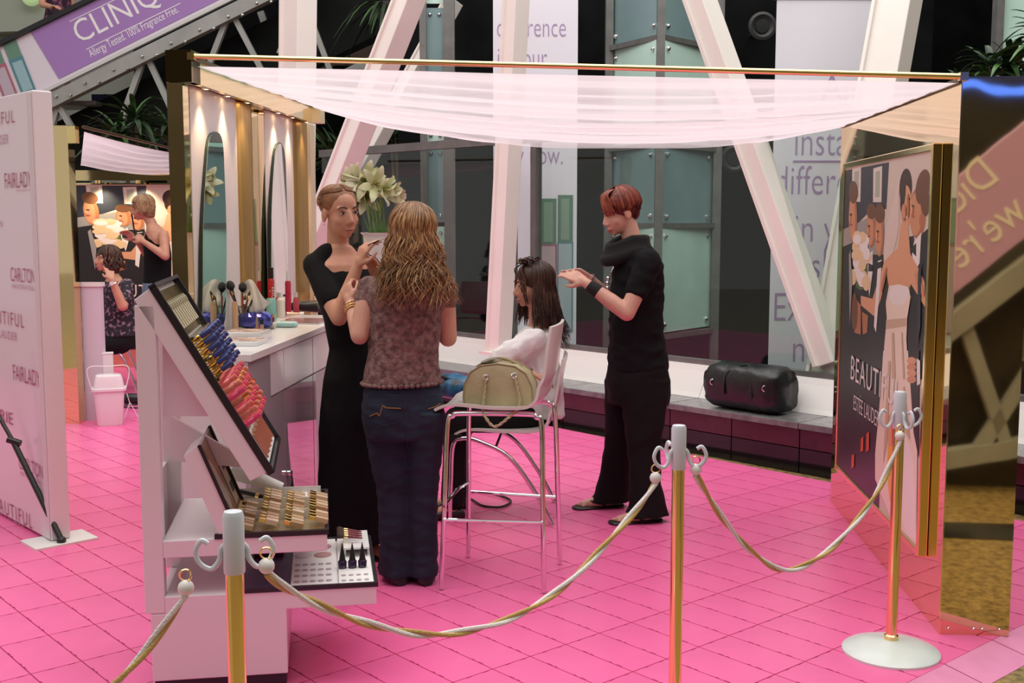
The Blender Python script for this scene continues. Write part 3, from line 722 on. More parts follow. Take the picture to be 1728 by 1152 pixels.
# ---- front bar and sheer canopy
BA, BB = LF+V((0, 0, 2.135)), TF+V((0, 0, TH_R))
BA = BA-BD*.012; BB = BB-BD*.012
br = thing('canopy_bar', 'polished brass bar spanning the front of the booth canopy', 'bar', (BA+BB)/2)
MB().tube([BA, BB], .0105, 12).build('rod', GOLDB, br, smooth='auto')
for p in (BA, BB): MB().cbox(p, BX*.014, BD*.014, V((0, 0, .014))).build('end_clamp', GOLDB, br)
SHEER = sheer_mat('sheer_pink', (.82, .75, .80), .38)
def canopy(name, label, A, B, C, Dn, sag, nu=56, nv=60, folds=7, amp=.022, m=SHEER, seed=1):
    """A,B front corners, C,Dn back corners (right, left)"""
    random.seed(seed); ph = [random.uniform(0, 6.28) for _ in range(4)]
    vs, fs = [], []
    for j in range(nv+1):
        v = j/nv
        for i in range(nu+1):
            u = i/nu; p = lerp(lerp(A, B, u), lerp(Dn, C, u), v)
            cat = 4*u*(1-u); edge = min(1, 8*u*(1-u))
            z = -sag[0]*cat-(sag[1]-sag[0])*cat*v**.8
            w = v+.05*math.sin(2*math.pi*u+ph[0])*(1-.5*v)
            f_ = math.sin(2*math.pi*folds*w+ph[1])+.5*math.sin(2*math.pi*folds*2.3*w+ph[2]+u)
            z += amp*f_*(.15+.85*edge)*min(1, v*6)*(.4+.6*v)
            y = .6*amp*math.cos(2*math.pi*folds*w+ph[3])*edge
            vs.append(p+V((0, y, z)))
    for j in range(nv):
        for i in range(nu):
            a = j*(nu+1)+i; fs.append((a, a+1, a+nu+2, a+nu+1))
    mb = MB(); mb.add(vs, fs); t_ = thing(name, label, 'canopy', (A+B)/2)
    mb.build('cloth', m, t_, smooth=True)
    return t_
cn = canopy('sheer_canopy', 'sheer pale pink cloth canopy sagging between the two booth walls', LF+BX*.01+BD*.02+V((0, 0, 2.10)), TF-BX*.012+BD*.02+V((0, 0, 1.968)), TF-BX*.012+BD*1.92+V((0, 0, 1.968)), LF+BX*.012+BD*1.95+V((0, 0, 2.12)), (.0, .135))
for nm, a, b in (('hem_rail', LF+BX*.004+V((0, 0, 2.128)), LF+BX*.004+BD*LL_+V((0, 0, 2.128))), ('hem_rail', TF-BX*.006+V((0, 0, 1.975)), TF-BX*.006+BD*TL+V((0, 0, 1.975)))):
    MB().bar(a, b, .012, .018).build(nm, mat('bronze_rail', (.20, .14, .07), .3, .8), cn)

# ---- counter: two cabinets under one worktop
CZ = 1.0
CC = G(418, 598, CZ); cw = (CC-LF).dot(BX)+.030      # depth back to the panels
CC0 = V((CC.x, CC.y, 0)); CL = 1.75
top = tag(MB().obox(CC0-BX*cw+V((0, 0, CZ-.028)), BX*(cw+.012), BD*CL, V((0, 0, .028))).build('worktop', WHITE, bevel=.002), 'glossy white worktop crowded with make-up and hair things', 'worktop')
GREYW = mat('lilac_gloss', (.50, .44, .48), .03, spec=1.0, coat=1.0); EDG = mat('edge_line', (.10, .08, .09), .4)
def fpx(u): return (onplane(u, 600, CC0, BX)-CC0).dot(BD)
def cabinet(label, a, b, divs):
    t_ = thing('vanity_cabinet', label, 'cabinet', CC0+BD*a)
    MB().obox(CC0-BX*(cw-.01)+BD*a, BX*(cw-.03), BD*(b-a-.004), V((0, 0, CZ-.0285))).build('body', WHITE, t_)
    for (p, q, kind) in divs:
        if kind == 'stile':
            MB().obox(CC0-BX*.0195+BD*p+V((0, 0, .0)), BX*.0195, BD*(q-p-.003), V((0, 0, CZ-.03))).build('end_panel', GREYW, t_); continue
        MB().obox(CC0-BX*.0195+BD*p+V((0, 0, .80)), BX*.0195, BD*(q-p-.006), V((0, 0, .165))).build('drawer', WHITE, t_)
        dr = MB().obox(CC0-BX*.0195+BD*p+V((0, 0, .05)), BX*.0175, BD*(q-p-.006), V((0, 0, .742))).build('door', GREYW, t_)
        if kind == 'lock':
            k = CC0+BD*(p+.02)+BX*.0+V((0, 0, .44))
            MB().cyl(k, k+BX*.018, .012).build('lock', CHROME, dr, off=tuple(world_loc(t_)))
            MB().tube([k+BX*.015+V((0, 0, 0)), k+BX*.02-V((0, 0, .03)), k+BX*.018-V((0, 0, .07))], [.004, .003, .009], 6).build('key', BLACK, dr, off=tuple(world_loc(t_)))
    MB().obox(CC0-BX*.06+BD*a, BX*.02, BD*(b-a-.01), V((0, 0, .045))).build('plinth', EDG, t_)
x1, x2, x3 = fpx(456), fpx(479), fpx(528)
cabinet('white gloss cabinet with drawer and keyed door beside the tester stand', 0, x3, [(0, x1, 'stile'), (x1, x2, 'plain'), (x2, x3, 'lock')])
cabinet('white gloss cabinet behind the make-up artist in black', x3+.004, CL-.01, [(x3+.004, x3+.5, 'plain'), (x3+.5, CL-.01, 'plain')])

# ---- logo board at far left with strut and foot
bF, bR = G(87, 917), G(0, 869)
bx = (bF-bR).normalized(); bn = V((bx.y, -bx.x, 0))      # facing the camera
if bn.y > 0: bn = -bn
bd = G(119, 917)-bF; bd = -bn*max(.09, abs(bd.dot(bn)))
BH = 2.06
lb = thing('logo_board', 'tall white board printed with repeated magazine and salon logos', 'display board', bF)
MB().obox(bF-bx*1.5+V((0, 0, .012)), bx*1.5, bd, V((0, 0, BH))).build('panel', mat('board_white', (.78, .72, .76), .25, coat=.2), lb, bevel=.006)
MB().obox(bF-bx*.055-bn*(-.001)+V((0, 0, .02)), bx*.05, bn*.004, V((0, 0, BH-.02))).build('edge_strip', mat('board_edge', (.72, .66, .68), .4), lb)
def bp(u, v): return onplane(u, v, bF+bn*.002, bn)
LGM = mat('logo_magenta', (.42, .07, .16), .5); LGG = mat('logo_rose', (.55, .28, .36), .5)
def logo(body, u, v, cap_px, wpx_, m=LGM, align='LEFT', offset=-.01, spacing=1.0):
    p = bp(u, v); q = bp(u+wpx_, v); L = abs((q-p).dot(bx)); Yd = p.y
    size = cap_px*Yd/FPX/.70
    vs, _ = text_mesh(body, align, offset, spacing); wd = max(a[0] for a in vs)-min(a[0] for a in vs)
    p.z = p.z
    return MB().text(body, p, bx, (0, 0, 1), size, L/(wd*size), align, ext=.002, offset=offset, spacing=spacing).build('logo', m, lb)
for body, u, v, c, w, m, sp in (('BEAUTIFUL', -42, 218, 20, 66, LGM, 1.3), ('ESTÉE LAUDER', -38, 249, 15, 52, LGG, 1), ('FAIRLADY', 8, 318, 26, 45, LGM, 1), ('fairlady.com', 28, 323, 4, 24, LGG, 1), ('marie claire', -32, 382, 14, 36, LGG, 1),
        ('CARLTON', 18, 474, 24, 41, LGM, 1), ('HAIR INTERNATIONAL', 20, 486, 8, 38, LGG, 1), ('BEAUTIFUL', -28, 540, 22, 67, LGM, 1.3), ('ESTÉE LAUDER', -24, 564, 14, 52, LGG, 1), ('FAIRLADY', 22, 640, 27, 45, LGM, 1), ('fairlady.com', 42, 646, 4, 22, LGG, 1),
        ('MARIE', -24, 700, 20, 44, LGM, 1), ('CARLTON', 32, 790, 24, 40, LGM, 1), ('HAIR INTERNATIONAL', 34, 801, 8, 36, LGG, 1), ('BEAUTIFUL', -16, 854, 24, 68, LGM, 1.3), ('ESTÉE LAUDER', -16, 868, 14, 56, LGG, 1)):
    logo(body, u, v, c, w, m, spacing=sp)
MB().obox(bF-bx*.12-bd*.0+bn*.10, bx*.20, -bn*(.20+abs(bd.length)), V((0, 0, .010))).build('foot_plate', WHITEM, lb)
strut = [D(-60, 600, 5.5), D(24, 748, 5.32), D(104, 922, 5.16)]; strut[2].z = .02
MB().tube([strut[0], strut[1]], .010, 8).build('strut', BLACK, lb); MB().tube([strut[1], strut[2]], .014, 8).build('strut', BLACK, lb)
MB().cyl(strut[1]-V((.03, 0, -.02)), strut[1]+V((.03, 0, .0)), .016).build('strut_clamp', BLACK, lb); MB().ell(strut[2], (.022, .022, .018)).build('strut_foot', BLACK, lb)

# ---- second booth at the back left
t2p = V((D(92, 718, 8.3).x, 8.3, 0))
t2 = thing('mirror_tower', 'gold mirrored tower of the second booth behind the logo board', 'booth wall', t2p)
MB().obox(t2p, BX*.19, BD*.012, V((0, 0, 2.165))).build('front_mirror', GOLD, t2)
MB().obox(t2p+BX*.178+BD*.0125, BX*.012, BD*.09, V((0, 0, 2.165))).build('inner_mirror', GOLD, t2)
MB().obox(t2p+BX*.005+BD*.0125, BX*.17, BD*.085, V((0, 0, 2.16))).build('core', MATS['dark_core'], t2)
MB().obox(t2p+BX*.192-BD*.01+V((0, 0, 2.04)), BX*.06, BD*.06, V((0, 0, .12))).build('bracket', GOLDB, t2)
wp = D(128, 622, 11.5); wq = D(352, 622, 11.5); w2 = thing('poster_wall', 'gold framed back wall of the second booth with a wedding poster', 'booth wall', V((wp.x, 11.5, 0)))
zt = 1.5+(370-290)*11.5/FPX
MB().box((wp.x, 11.5, 0), (wq.x+.4, 11.56, zt-.12)).build('lower_mirror', GOLD, w2)
MB().box((wp.x, 11.40, zt-.10), (wq.x+.4, 11.56, zt)).build('beam', GOLD, w2)
pl_, pr_ = D(134, 590, 11.48), D(346, 590, 11.48); ph = (590-312)*11.48/FPX
wp2 = thing('wedding_poster', 'large wedding perfume poster behind the seated woman in the second booth', 'poster', V((pl_.x, 11.49, pl_.z)))
MB().box((pl_.x, 11.484, pl_.z), (pr_.x, 11.498, pl_.z+ph)).build('backing', MATS['poster_back'], wp2)
poster(wp2, V((pl_.x, 11.484, pl_.z)), V((1, 0, 0)), pr_.x-pl_.x, ph, .0005)
canopy('sheer_canopy', 'sheer cloth canopy over the second booth at the back left', D(142, 222, 8.35), D(322, 262, 10.9), D(345, 287, 11.35), D(136, 280, 11.35), (.02, .05), 30, 30, 5, .02, seed=4)
br2 = thing('canopy_bar', 'thin bronze bar edging the second booth canopy', 'bar', D(140, 214, 8.3))
MB().tube([D(140, 214, 8.3), D(322, 258, 10.9)], .012, 8).build('rod', MATS['bronze_rail'], br2)
c2 = V((D(145, 712, 8.42).x, 8.42, 0)); h2 = 1.5-(477-370)*8.4/FPX
cc = thing('vanity_counter', 'narrow white counter end in the second booth beside the bin', 'counter', c2)
MB().obox(c2+BX*.0, BX*.15, BD*.05, V((0, 0, h2-.03))).build('end_panel', mat('lilac_white', (.66, .60, .70), .3), cc)
MB().obox(c2-BX*.01-BD*.01+V((0, 0, h2-.029)), BX*.17, BD*.07, V((0, 0, .03))).build('top', WHITE, cc)

for q in (.35, .75, 1.15):  # added downlights and spots to brighten the second booth's poster, no fixtures known there
    p = V((wp.x+q, 11.36, zt-.10)); added_dl = MB().lathe([(.03, 0), (.032, -.03), (.026, -.03), (.022, -.004)], p, n=14).build('downlight', GOLDB, w2, smooth='auto')
    MB().lathe([(.024, -.012), (.024, -.018), (.001, -.019)], p, n=12).build('lamp', LAMP, added_dl, off=tuple(world_loc(w2)))
    l = bpy.data.lights.new('downlight_spot', 'SPOT'); l.energy = 22; l.color = (1.0, .78, .52); l.spot_size = 1.9; l.spot_blend = .9; l.shadow_soft_size = .03
    o = bpy.data.objects.new('downlight_spot', l); COL.objects.link(o); o.parent = added_dl; o.location = p-V((0, 0, .03))-world_loc(w2); o.rotation_euler = (.25, 0, 0)
# ================================================================== PROPS
# ---- rope stanchions
CAPW = mat('cap_white', (.66, .70, .76), .35); ROPEW = mat('rope_white', (.80, .74, .72), .8, bump=.5, bscale=250); ROPEG = mat('rope_gold', (.55, .36, .10), .5, bump=.5, bscale=250)
BASEW = mat('base_white', (.74, .80, .77), .3, coat=.3)
def stanchion(label, x, y, hooks, H=.92):
    t_ = thing('rope_stanchion', label, 'stanchion', (x, y, 0), group='gold rope stanchions', world=False)
    MB().lathe([(.165, 0), (.165, .008), (.155, .016), (.10, .032), (.04, .044), (.024, .048), (.001, .048)], n=36).build('base', BASEW, t_, smooth='auto')
    MB().lathe([(.024, .046), (.024, .062), (.0215, .064), (.0185, .066), (.0185, H-.12)], n=20).build('pole', GOLDB, t_, smooth='auto')
    cp = MB().lathe([(.0205, H-.13), (.0215, H-.128), (.0215, H-.012), (.018, H-.003), (.001, H)], n=20).build('cap', CAPW, t_, smooth='auto')
    for a in hooks:
        d = V((math.cos(a), math.sin(a), 0)); b = V((0, 0, H-.10))
        path = spline([b+d*.018+V((0, 0, .028)), b+d*.026+V((0, 0, .018)), b+d*.030-V((0, 0, .004)), b+d*.046-V((0, 0, .022)), b+d*.068-V((0, 0, .012)), b+d*.078+V((0, 0, .012)), b+d*.066+V((0, 0, .036)), b+d*.052+V((0, 0, .030))], 5)
        MB().tube(path, .0055, 8).build('hook', CAPW, cp, smooth='auto')
    return t_
S1 = V((-.560, 2.24, 0)); S2 = V((.475, 3.20, 0)); S3 = G(1503, 1100)
stanchion('nearest stanchion, pale cap in front of the tester stand', S1.x, S1.y, (math.pi, .35, 1.9))
stanchion('middle stanchion with pale cap in front of the hairdresser', S2.x, S2.y, (math.pi+.35, -.1, 1.9))
stanchion('right stanchion on a round white base before the mirrored tower', S3.x, S3.y, (math.pi+.3, .1, -1.3))
def rope(label, pts, Y0, Y1, balls):
    xs = [p[0] for p in pts]; P = [D(u, v, lerp(Y0, Y1, (u-xs[0])/(xs[-1]-xs[0]))) for u, v in pts]
    path = spline(P, 14); n = len(path)
    t_ = thing('barrier_rope', label, 'rope', path[n//2], group='twisted barrier ropes')
    L = 0; A, B = [], []
    for i, p in enumerate(path):
        if i: L += (path[i]-path[i-1]).length
        d = (path[min(i+1, n-1)]-path[max(i-1, 0)]).normalized(); x_, y_, _ = basis(d); a = L/.34*2*math.pi
        o = (x_*math.cos(a)+y_*math.sin(a))*.0048; A.append(p+o); B.append(p-o)
    MB().tube(A, .0062, 8).build('white_strand', ROPEW, t_, smooth='auto'); MB().tube(B, .0056, 8).build('gold_strand', ROPEG, t_, smooth='auto')
    for (i, up) in balls:
        p = path[i]; q = p+V((0, 0, .014))+V(up)*.0
        MB().ell(q, (.0165, .0165, .0165), 16, 10).build('bead', mat('bead_white', (.80, .76, .74), .35), t_, smooth=True)
        c = q+V((0, 0, .026)); MB().tube([c+V((math.cos(k*.524)*.012, .002*math.sin(k), math.sin(k*.524)*.012)) for k in range(13)], .0022, 6).build('loop', GOLDB, t_)
rope('twisted rope from the right stanchion to the middle one', [(1518, 742), (1506, 775), (1480, 830), (1440, 885), (1390, 935), (1325, 962), (1268, 930), (1222, 878), (1192, 832), (1174, 800)], S3.y-.06, S2.y, [(0, (0, 0, 1)), (-1, (0, 0, 1))])
rope('long twisted rope from the middle stanchion to the nearest one', [(1106, 814), (1080, 852), (1022, 918), (950, 990), (868, 1040), (780, 1066), (700, 1069), (600, 1046), (520, 1012), (472, 985), (450, 966)], S2.y-.02, S1.y, [(0, (0, 0, 1)), (-1, (0, 0, 1))])
rope('short rope running from the nearest stanchion out of view', [(314, 1003), (285, 1045), (240, 1105), (190, 1158), (130, 1215), (60, 1260)], S1.y, S1.y-.12, [(0, (0, 0, 1))])

# ---- bar stool with white moulded seat (bag on it)
SHELL = mat('shell_white', (.74, .69, .66), .28, coat=.2)
def shell(t_, c, ex, ey, zs, w, d, hb, tilt, th_=.012):
    """moulded seat with a curved-up back on the +ex side"""
    prof = [(-d*.5-.02, -.022), (-d*.5+.02, -.004), (-d*.3, .0), (0, -.008), (d*.3, -.006), (d*.42, .006), (d*.5, .04), (d*.53, .09), (d*.54+tilt*.35, hb*.4), (d*.54+tilt*.7, hb*.75), (d*.54+tilt, hb)]
    pr = spline([(a, b, 0) for a, b in prof], 4); rs = []
    for i, p in enumerate(pr):
        q = pr[min(i+1, len(pr)-1)]-pr[max(i-1, 0)]; nrm = V((-q.y, q.x, 0)).normalized()
        f = i/(len(pr)-1); hw = w/2*(1-.12*max(0, (f-.55)/.45)**2)
        ring = []
        for k in range(-6, 7):
            y_ = hw*k/6; dish = .012*(k/6)**2
            ring.append((p+nrm*(dish+th_/2), y_))
        for k in range(6, -7, -1):
            y_ = hw*k/6; dish = .012*(k/6)**2
            ring.append((p+nrm*(dish-th_/2), y_))
        rs.append([c+ex*a.x+V((0, 0, zs+a.y))+ey*y_ for a, y_ in ring])
    MB().rings(rs).build('seat_shell', SHELL, t_, smooth='auto')
fA, fB, fC, fD = G(745, 995), G(918, 1001), G(790, 940), G(945, 952)
cst = (fA+fB+fC+fD)/4; ex = ((fB-fA)+(fD-fC)).normalized(); ey = V((-ex.y, ex.x, 0))
st = thing('bar_stool', 'white bar stool on chrome legs carrying the beige handbag', 'stool', cst)
shell(st, cst-ex*.02, ex, ey, .745, .40, .40, .33, .04)
def leg_frame(f1, f2, z, inset):
    i = (cst-(f1+f2)/2).normalized()*inset
    a, b = V((f1.x, f1.y, .004)), V((f2.x, f2.y, .004)); ta, tb = f1+i*.4+ex*.03+V((0, 0, z)), f2+i*.4-ex*.03+V((0, 0, z))
    m1, m2 = ta-V((0, 0, .05))-ex*.012, tb-V((0, 0, .05))+ex*.012
    return spline([a, lerp(a, m1, .5), m1, ta+V((0, 0, -.012))+ex*.01, ta+ex*.05, tb-ex*.05, tb+V((0, 0, -.012))-ex*.01, m2, lerp(m2, b, .5), b], 6)
for f1, f2 in ((fA, fB), (fC, fD)):
    MB().tube(leg_frame(f1, f2, .722, .10), .0105, 10).build('leg_frame', CHROME, st, smooth='auto')
q = lambda p, z: V((p.x, p.y, z))+(cst-V((p.x, p.y, 0)))*.04
for a, b, z in ((fA, fB, .29), (fC, fD, .30)): MB().tube([q(a, z), q(b, z)], .0075, 8).build('foot_rail', CHROME, st, smooth='auto')
MB().tube(spline([q(fA, .345), lerp(q(fA, .36), q(fC, .36), .5), q(fC, .345)], 6), .0075, 8).build('foot_rail', CHROME, st, smooth='auto')

# ---- beige handbag
BEIGE = mat('bag_beige', (.46, .38, .22), .42, bump=.15, bscale=90, var=.1, vscale=10); BEIGED = mat('bag_trim', (.36, .29, .16), .5)
hb = cst+ex*.0+V((0, 0, .752))
hb = V((D(845, 686, 4.62).x, 4.62, .748))
bg_ = thing('handbag', 'beige leather bowling handbag standing on the bar stool', 'handbag', hb)
out = [(-.142, 0), (-.146, .03), (-.140, .085), (-.115, .135), (-.07, .163), (0, .172), (.07, .163), (.115, .135), (.140, .085), (.146, .03), (.142, 0)]
secs = []
for f, sc in ((-.065, .93), (-.058, .985), (-.03, 1.0), (0, 1.015), (.03, 1.0), (.058, .985), (.065, .93)):
    secs.append([hb+ex*(a*sc)+ey*f+V((0, 0, max(0.0, b*sc+(.0 if b else .002)))) for a, b in out])
MB().rings(secs).build('body', BEIGE, bg_, smooth='auto')
for f in (-.06, .06): MB().tube([hb+ex*(a*.99)+ey*f+V((0, 0, b*.99+.002)) for a, b in out], .003, 6).build('piping', BEIGED, bg_)
MB().tube(spline([hb+ex*-.10+V((0, 0, .15)), hb+ex*-.04+V((0, 0, .182)), hb+ex*.02+V((0, 0, .185)), hb+ex*.09+V((0, 0, .155))], 6), .006, 6).build('zip', BEIGED, bg_)
# open flap on top
MB().loft([(hb+ex*(-.06+.03*i)+V((0, 0, .172+.018*math.sin(i*.9))), ex*.022, ey*(.035)) for i in range(2)], 10).build('flap', mat('bag_grey', (.26, .24, .20), .5), bg_)
def twist(path, r, name, par):
    n = len(path); A, B = [], []; L = 0
    for i, p in enumerate(path):
        if i: L += (path[i]-path[i-1]).length
        d = (path[min(i+1, n-1)]-path[max(i-1, 0)]).normalized(); x_, y_, _ = basis(d); a = L/.045*2*math.pi
        o = (x_*math.cos(a)+y_*math.sin(a))*r*.7; A.append(p+o); B.append(p-o)
    mb = MB(); mb.tube(A, r, 6); mb.tube(B, r, 6); return mb.build(name, BEIGE, par, smooth='auto')
fr_ = -ey*.068
r1, r2 = hb-ex*.048+fr_+V((0, 0, .118)), hb+ex*.068+fr_+V((0, 0, .128))
twist(spline([r1, r1+V((-.006, -.01, -.06)), r1+V((-.012, -.02, -.12)), hb+fr_*1.8+ex*-.04-V((0, 0, .035)), hb+fr_*1.9+ex*.0-V((0, 0, .072)), hb+fr_*1.8+ex*.055-V((0, 0, .035)), r2+V((.02, -.02, -.12)), r2+V((.014, -.01, -.06)), r2], 10), .0042, 'handle', bg_)
for r_ in (r1, r2): MB().tube([r_+V((math.cos(k*.63)*.010, -.003, math.sin(k*.63)*.010)) for k in range(11)], .003, 6).build('ring', CHROME, bg_)
r3, r4 = hb-ex*.05-fr_+V((0, 0, .125)), hb+ex*.05-fr_+V((0, 0, .125))
twist(spline([r3, r3-fr_*.4-V((0, 0, .06)), hb-fr_*1.6-V((0, 0, -.02)), r4-fr_*.4-V((0, 0, .06)), r4], 8), .0042, 'handle', bg_)

# ---- low chair with arched chrome legs (the seated client's) and its twin in the second booth
def arch_chair(name, label, F1, F2, F3, F4, zs):
    c = (F1+F2+F3+F4)/4; ex_ = ((F3-F1)+(F4-F2)).normalized(); ey_ = V((-ex_.y, ex_.x, 0))
    t_ = thing(name, label, 'chair', c, group='white shell chairs on arched chrome legs')
    shell(t_, c+ex_*.02, ex_, ey_, zs, .42, .44, .36, .06)
    for a, b in ((F1, F3), (F2, F4)):
        L = (b-a).length; d = (b-a).normalized()
        MB().tube(spline([a, a+d*.008+V((0, 0, zs*.5)), a+d*.02+V((0, 0, zs*.86)), a+d*.07+V((0, 0, zs-.03)), a+d*L*.3+V((0, 0, zs-.045)), a+d*L*.58+V((0, 0, zs*.74)), a+d*L*.82+V((0, 0, zs*.38)), b], 7), .011, 10).build('arched_leg', CHROME, t_, smooth='auto')
    MB().tube([lerp(F1, F3, .45)+V((0, 0, zs*.84)), lerp(F2, F4, .45)+V((0, 0, zs*.84))], .007, 8).build('cross_rail', CHROME, t_)
    MB().tube([lerp(F1, F3, .04)+V((0, 0, zs*.8)), lerp(F2, F4, .04)+V((0, 0, zs*.8))], .007, 8).build('cross_rail', CHROME, t_)
    for k in (F1, F2): MB().cbox(k+ex_*.03+V((0, 0, zs-.03)), ex_*.03, ey_*.01, V((0, 0, .018))).build('seat_bracket', BLACK, t_)
    return c, ex_, ey_
chairC, cex, cey = arch_chair('shell_chair', 'white shell chair under the seated brunette client', G(759, 881), G(774, 846), G(932, 886), G(937, 848), .455)
arch_chair('shell_chair', 'white shell chair under the dark haired woman in the second booth', G(172, 668), G(180, 650), G(234, 668), G(240, 650), .46)

# ---- black duffel bag on the ledge
DUF = mat('duffel_black', (.010, .010, .011), .33, bump=.6, bscale=14)
dp = lp(.62, .16, .285); dpu = D(1280, 690, 7.3)
t0 = (V((dpu.x, dpu.y, 0))-V((LB.x, LB.y, 0))).dot(LD); dp = lp(t0, .16, .285)
db = thing('duffel_bag', 'black nylon duffel bag lying on the slate ledge', 'bag', dp)
random.seed(5); rs = []
for i in range(13):
    f = i/12; a = (f-.5)*.55; sc = (1-abs(2*f-1)**8*.16); ring = []
    for k in range(24):
        an = 2*math.pi*k/24; ca, sa = math.cos(an), math.sin(an)
        rx = .145*math.copysign(abs(ca)**.62, ca)*sc; rz = (.155 if sa > 0 else .135)*math.copysign(abs(sa)**.62, sa)*sc*(1+.05*(2*f-1)**2)
        j = 1+random.uniform(-.05, .05)*(1 if sa > -.6 else 0)
        ring.append(dp+LD*(a+random.uniform(-.006, .006))+LN*rx*j+V((0, 0, .137+rz*j)))
    rs.append(ring)
MB().rings(rs).build('body', DUF, db, smooth=True)
MB().tube(spline([dp+LD*-.10-LN*.15+V((0, 0, .10)), dp+LD*-.09-LN*.13+V((0, 0, .24)), dp-LN*.04+V((0, 0, .295)), dp+LD*.09-LN*.12+V((0, 0, .24)), dp+LD*.11-LN*.15+V((0, 0, .10))], 8), .010, 6, flat=.4).build('strap', BLACKM, db)
MB().tube(spline([dp+LD*-.24+V((0, 0, .25)), dp+V((0, 0, .277)), dp+LD*.24+V((0, 0, .25))], 8), .005, 6).build('zip', BLACK, db)
for a in (-.20, .20): MB().tube([dp+LD*a-LN*.13+V((math.cos(k*.63)*.018, -.004, .17+math.sin(k*.63)*.018)) for k in range(11)], .004, 6).build('ring', CHROME, db)

# ---- blue patterned bag on the ledge behind the blonde client
BLUEB = mat('blue_print', (.03, .20, .42), .35, col2=(.008, .012, .02), vscale=14)
bp0 = D(772, 668, 8.9); tq = (V((bp0.x, bp0.y, 0))-V((LB.x, LB.y, 0))).dot(LD); bq = D(768, 672, 5.70)
bb = thing('printed_bag', 'blue and black printed soft bag resting on the seated client\'s knees', 'bag', bq)
rs = []
for i in range(9):
    f = i/8; sc = 1-abs(2*f-1)**4*.35
    rs.append([bq+LD*((f-.5)*.26)+LN*(.10*sc*math.copysign(abs(math.cos(k*.3927))**.8, math.cos(k*.3927)))+V((0, 0, .060+.058*sc*math.copysign(abs(math.sin(k*.3927))**.8, math.sin(k*.3927))+random.uniform(-.008, .008)*(0 if math.sin(k*.3927) < -.5 else 1))) for k in range(16)])
MB().rings(rs).build('body', BLUEB, bb, smooth=True)
MB().tube(spline([bq-LD*.08-LN*.06+V((0, 0, .10)), bq-LD*.02-LN*.09+V((0, 0, .12)), bq+LD*.06-LN*.06+V((0, 0, .10))], 6), .008, 6).build('handle', BLACKM, bb)

# ---- cable on the floor beneath the chair
tag(MB().tube(spline([G(u, v, .008) for u, v in ((742, 862), (750, 848), (775, 832), (815, 830), (850, 838), (862, 846), (845, 855), (815, 853), (795, 842), (778, 838), (760, 850), (748, 880))], 8), .006, 6).build('power_cable', BLACK, smooth='auto'), 'thin black cable looped on the pink floor under the chair', 'cable')

# ---- bin in the second booth with soap-white pump behind
bn_ = G(186, 716); k8 = bn_.y/FPX
bi = thing('pedal_bin', 'small white plastic bin with domed lid beside the counter end', 'bin', bn_)
a_ = .35; u1 = V((math.cos(a_), math.sin(a_), 0)); u2 = V((-math.sin(a_), math.cos(a_), 0))
BINW = mat('bin_white', (.80, .74, .76), .35)
bc = bn_
MB().loft([(bc+V((0, 0, z)), u1*w, u2*w*.8) for z, w in ((0, .085), (.01, .09), (.26, .108), (.262, .108))], 24, 5).build('bucket', BINW, bi, smooth='auto')
MB().loft([(bc+V((0, 0, z)), u1*w, u2*w*.8) for z, w in ((.258, .122), (.275, .122), (.277, .112))], 24, 5).build('rim', BINW, bi, smooth='auto')
MB().loft([(bc+V((0, 0, z)), u1*w, u2*w*.8) for z, w in ((.276, .108), (.34, .098), (.365, .088), (.37, .075))], 24, 5).build('lid', BINW, bi, smooth='auto')
MB().tube(spline([bc-u1*.12+V((0, 0, .27)), bc-u1*.14+V((0, 0, .42)), bc+V((0, 0, .43)), bc+u1*.14+V((0, 0, .42)), bc+u1*.12+V((0, 0, .27))], 6), .004, 6).build('handle', BINW, bi)
pb = thing('floor_box', 'upright narrow white box standing behind the bin', 'box', bc+u2*.2)
MB().cbox(bc+u2*.2+V((0, 0, .25)), u1*.04, u2*.03, V((0, 0, .25))).build('carton', BINW, pb, bevel=.01)
MB().cbox(bc+u2*.2+V((0, 0, .505)), u1*.042, u2*.032, V((0, 0, .006))).build('flap', WHITEM, pb)
fd = G(228, 683)
hd = thing('hair_tool', 'black hair appliance with coiled lead lying on the floor by the bin', 'appliance', fd)
MB().cap(fd+V((-.06, 0, .05)), .045, fd+V((.05, .02, .05)), .04, 14).build('barrel', BLACK, hd, smooth='auto'); MB().cap(fd+V((.05, .02, .05)), .02, fd+V((.18, -.03, .025)), .018, 10).build('grip', BLACK, hd, smooth='auto')
MB().tube(spline([fd+V((.18, -.03, .02)), fd+V((.10, -.20, .01)), fd+V((-.08, -.12, .01)), fd+V((.0, -.02, .01)), fd+V((.2, -.1, .01))], 8), .006, 6).build('lead', BLACK, hd)
ws = G(220, 705)
wr = thing('wire_stand', 'small white wire stand on the pink floor beside the bin', 'wire stand', ws)
for a in (0, 2.1, 4.2): MB().tube([ws+V((0, 0, .12)), ws+V((.06*math.cos(a), .06*math.sin(a), .003))], .003, 6).build('leg', BINW, wr)
MB().tube([ws+V((0, 0, .11)), ws+V((-.02, 0, .19))], .003, 6).build('stem', BINW, wr)

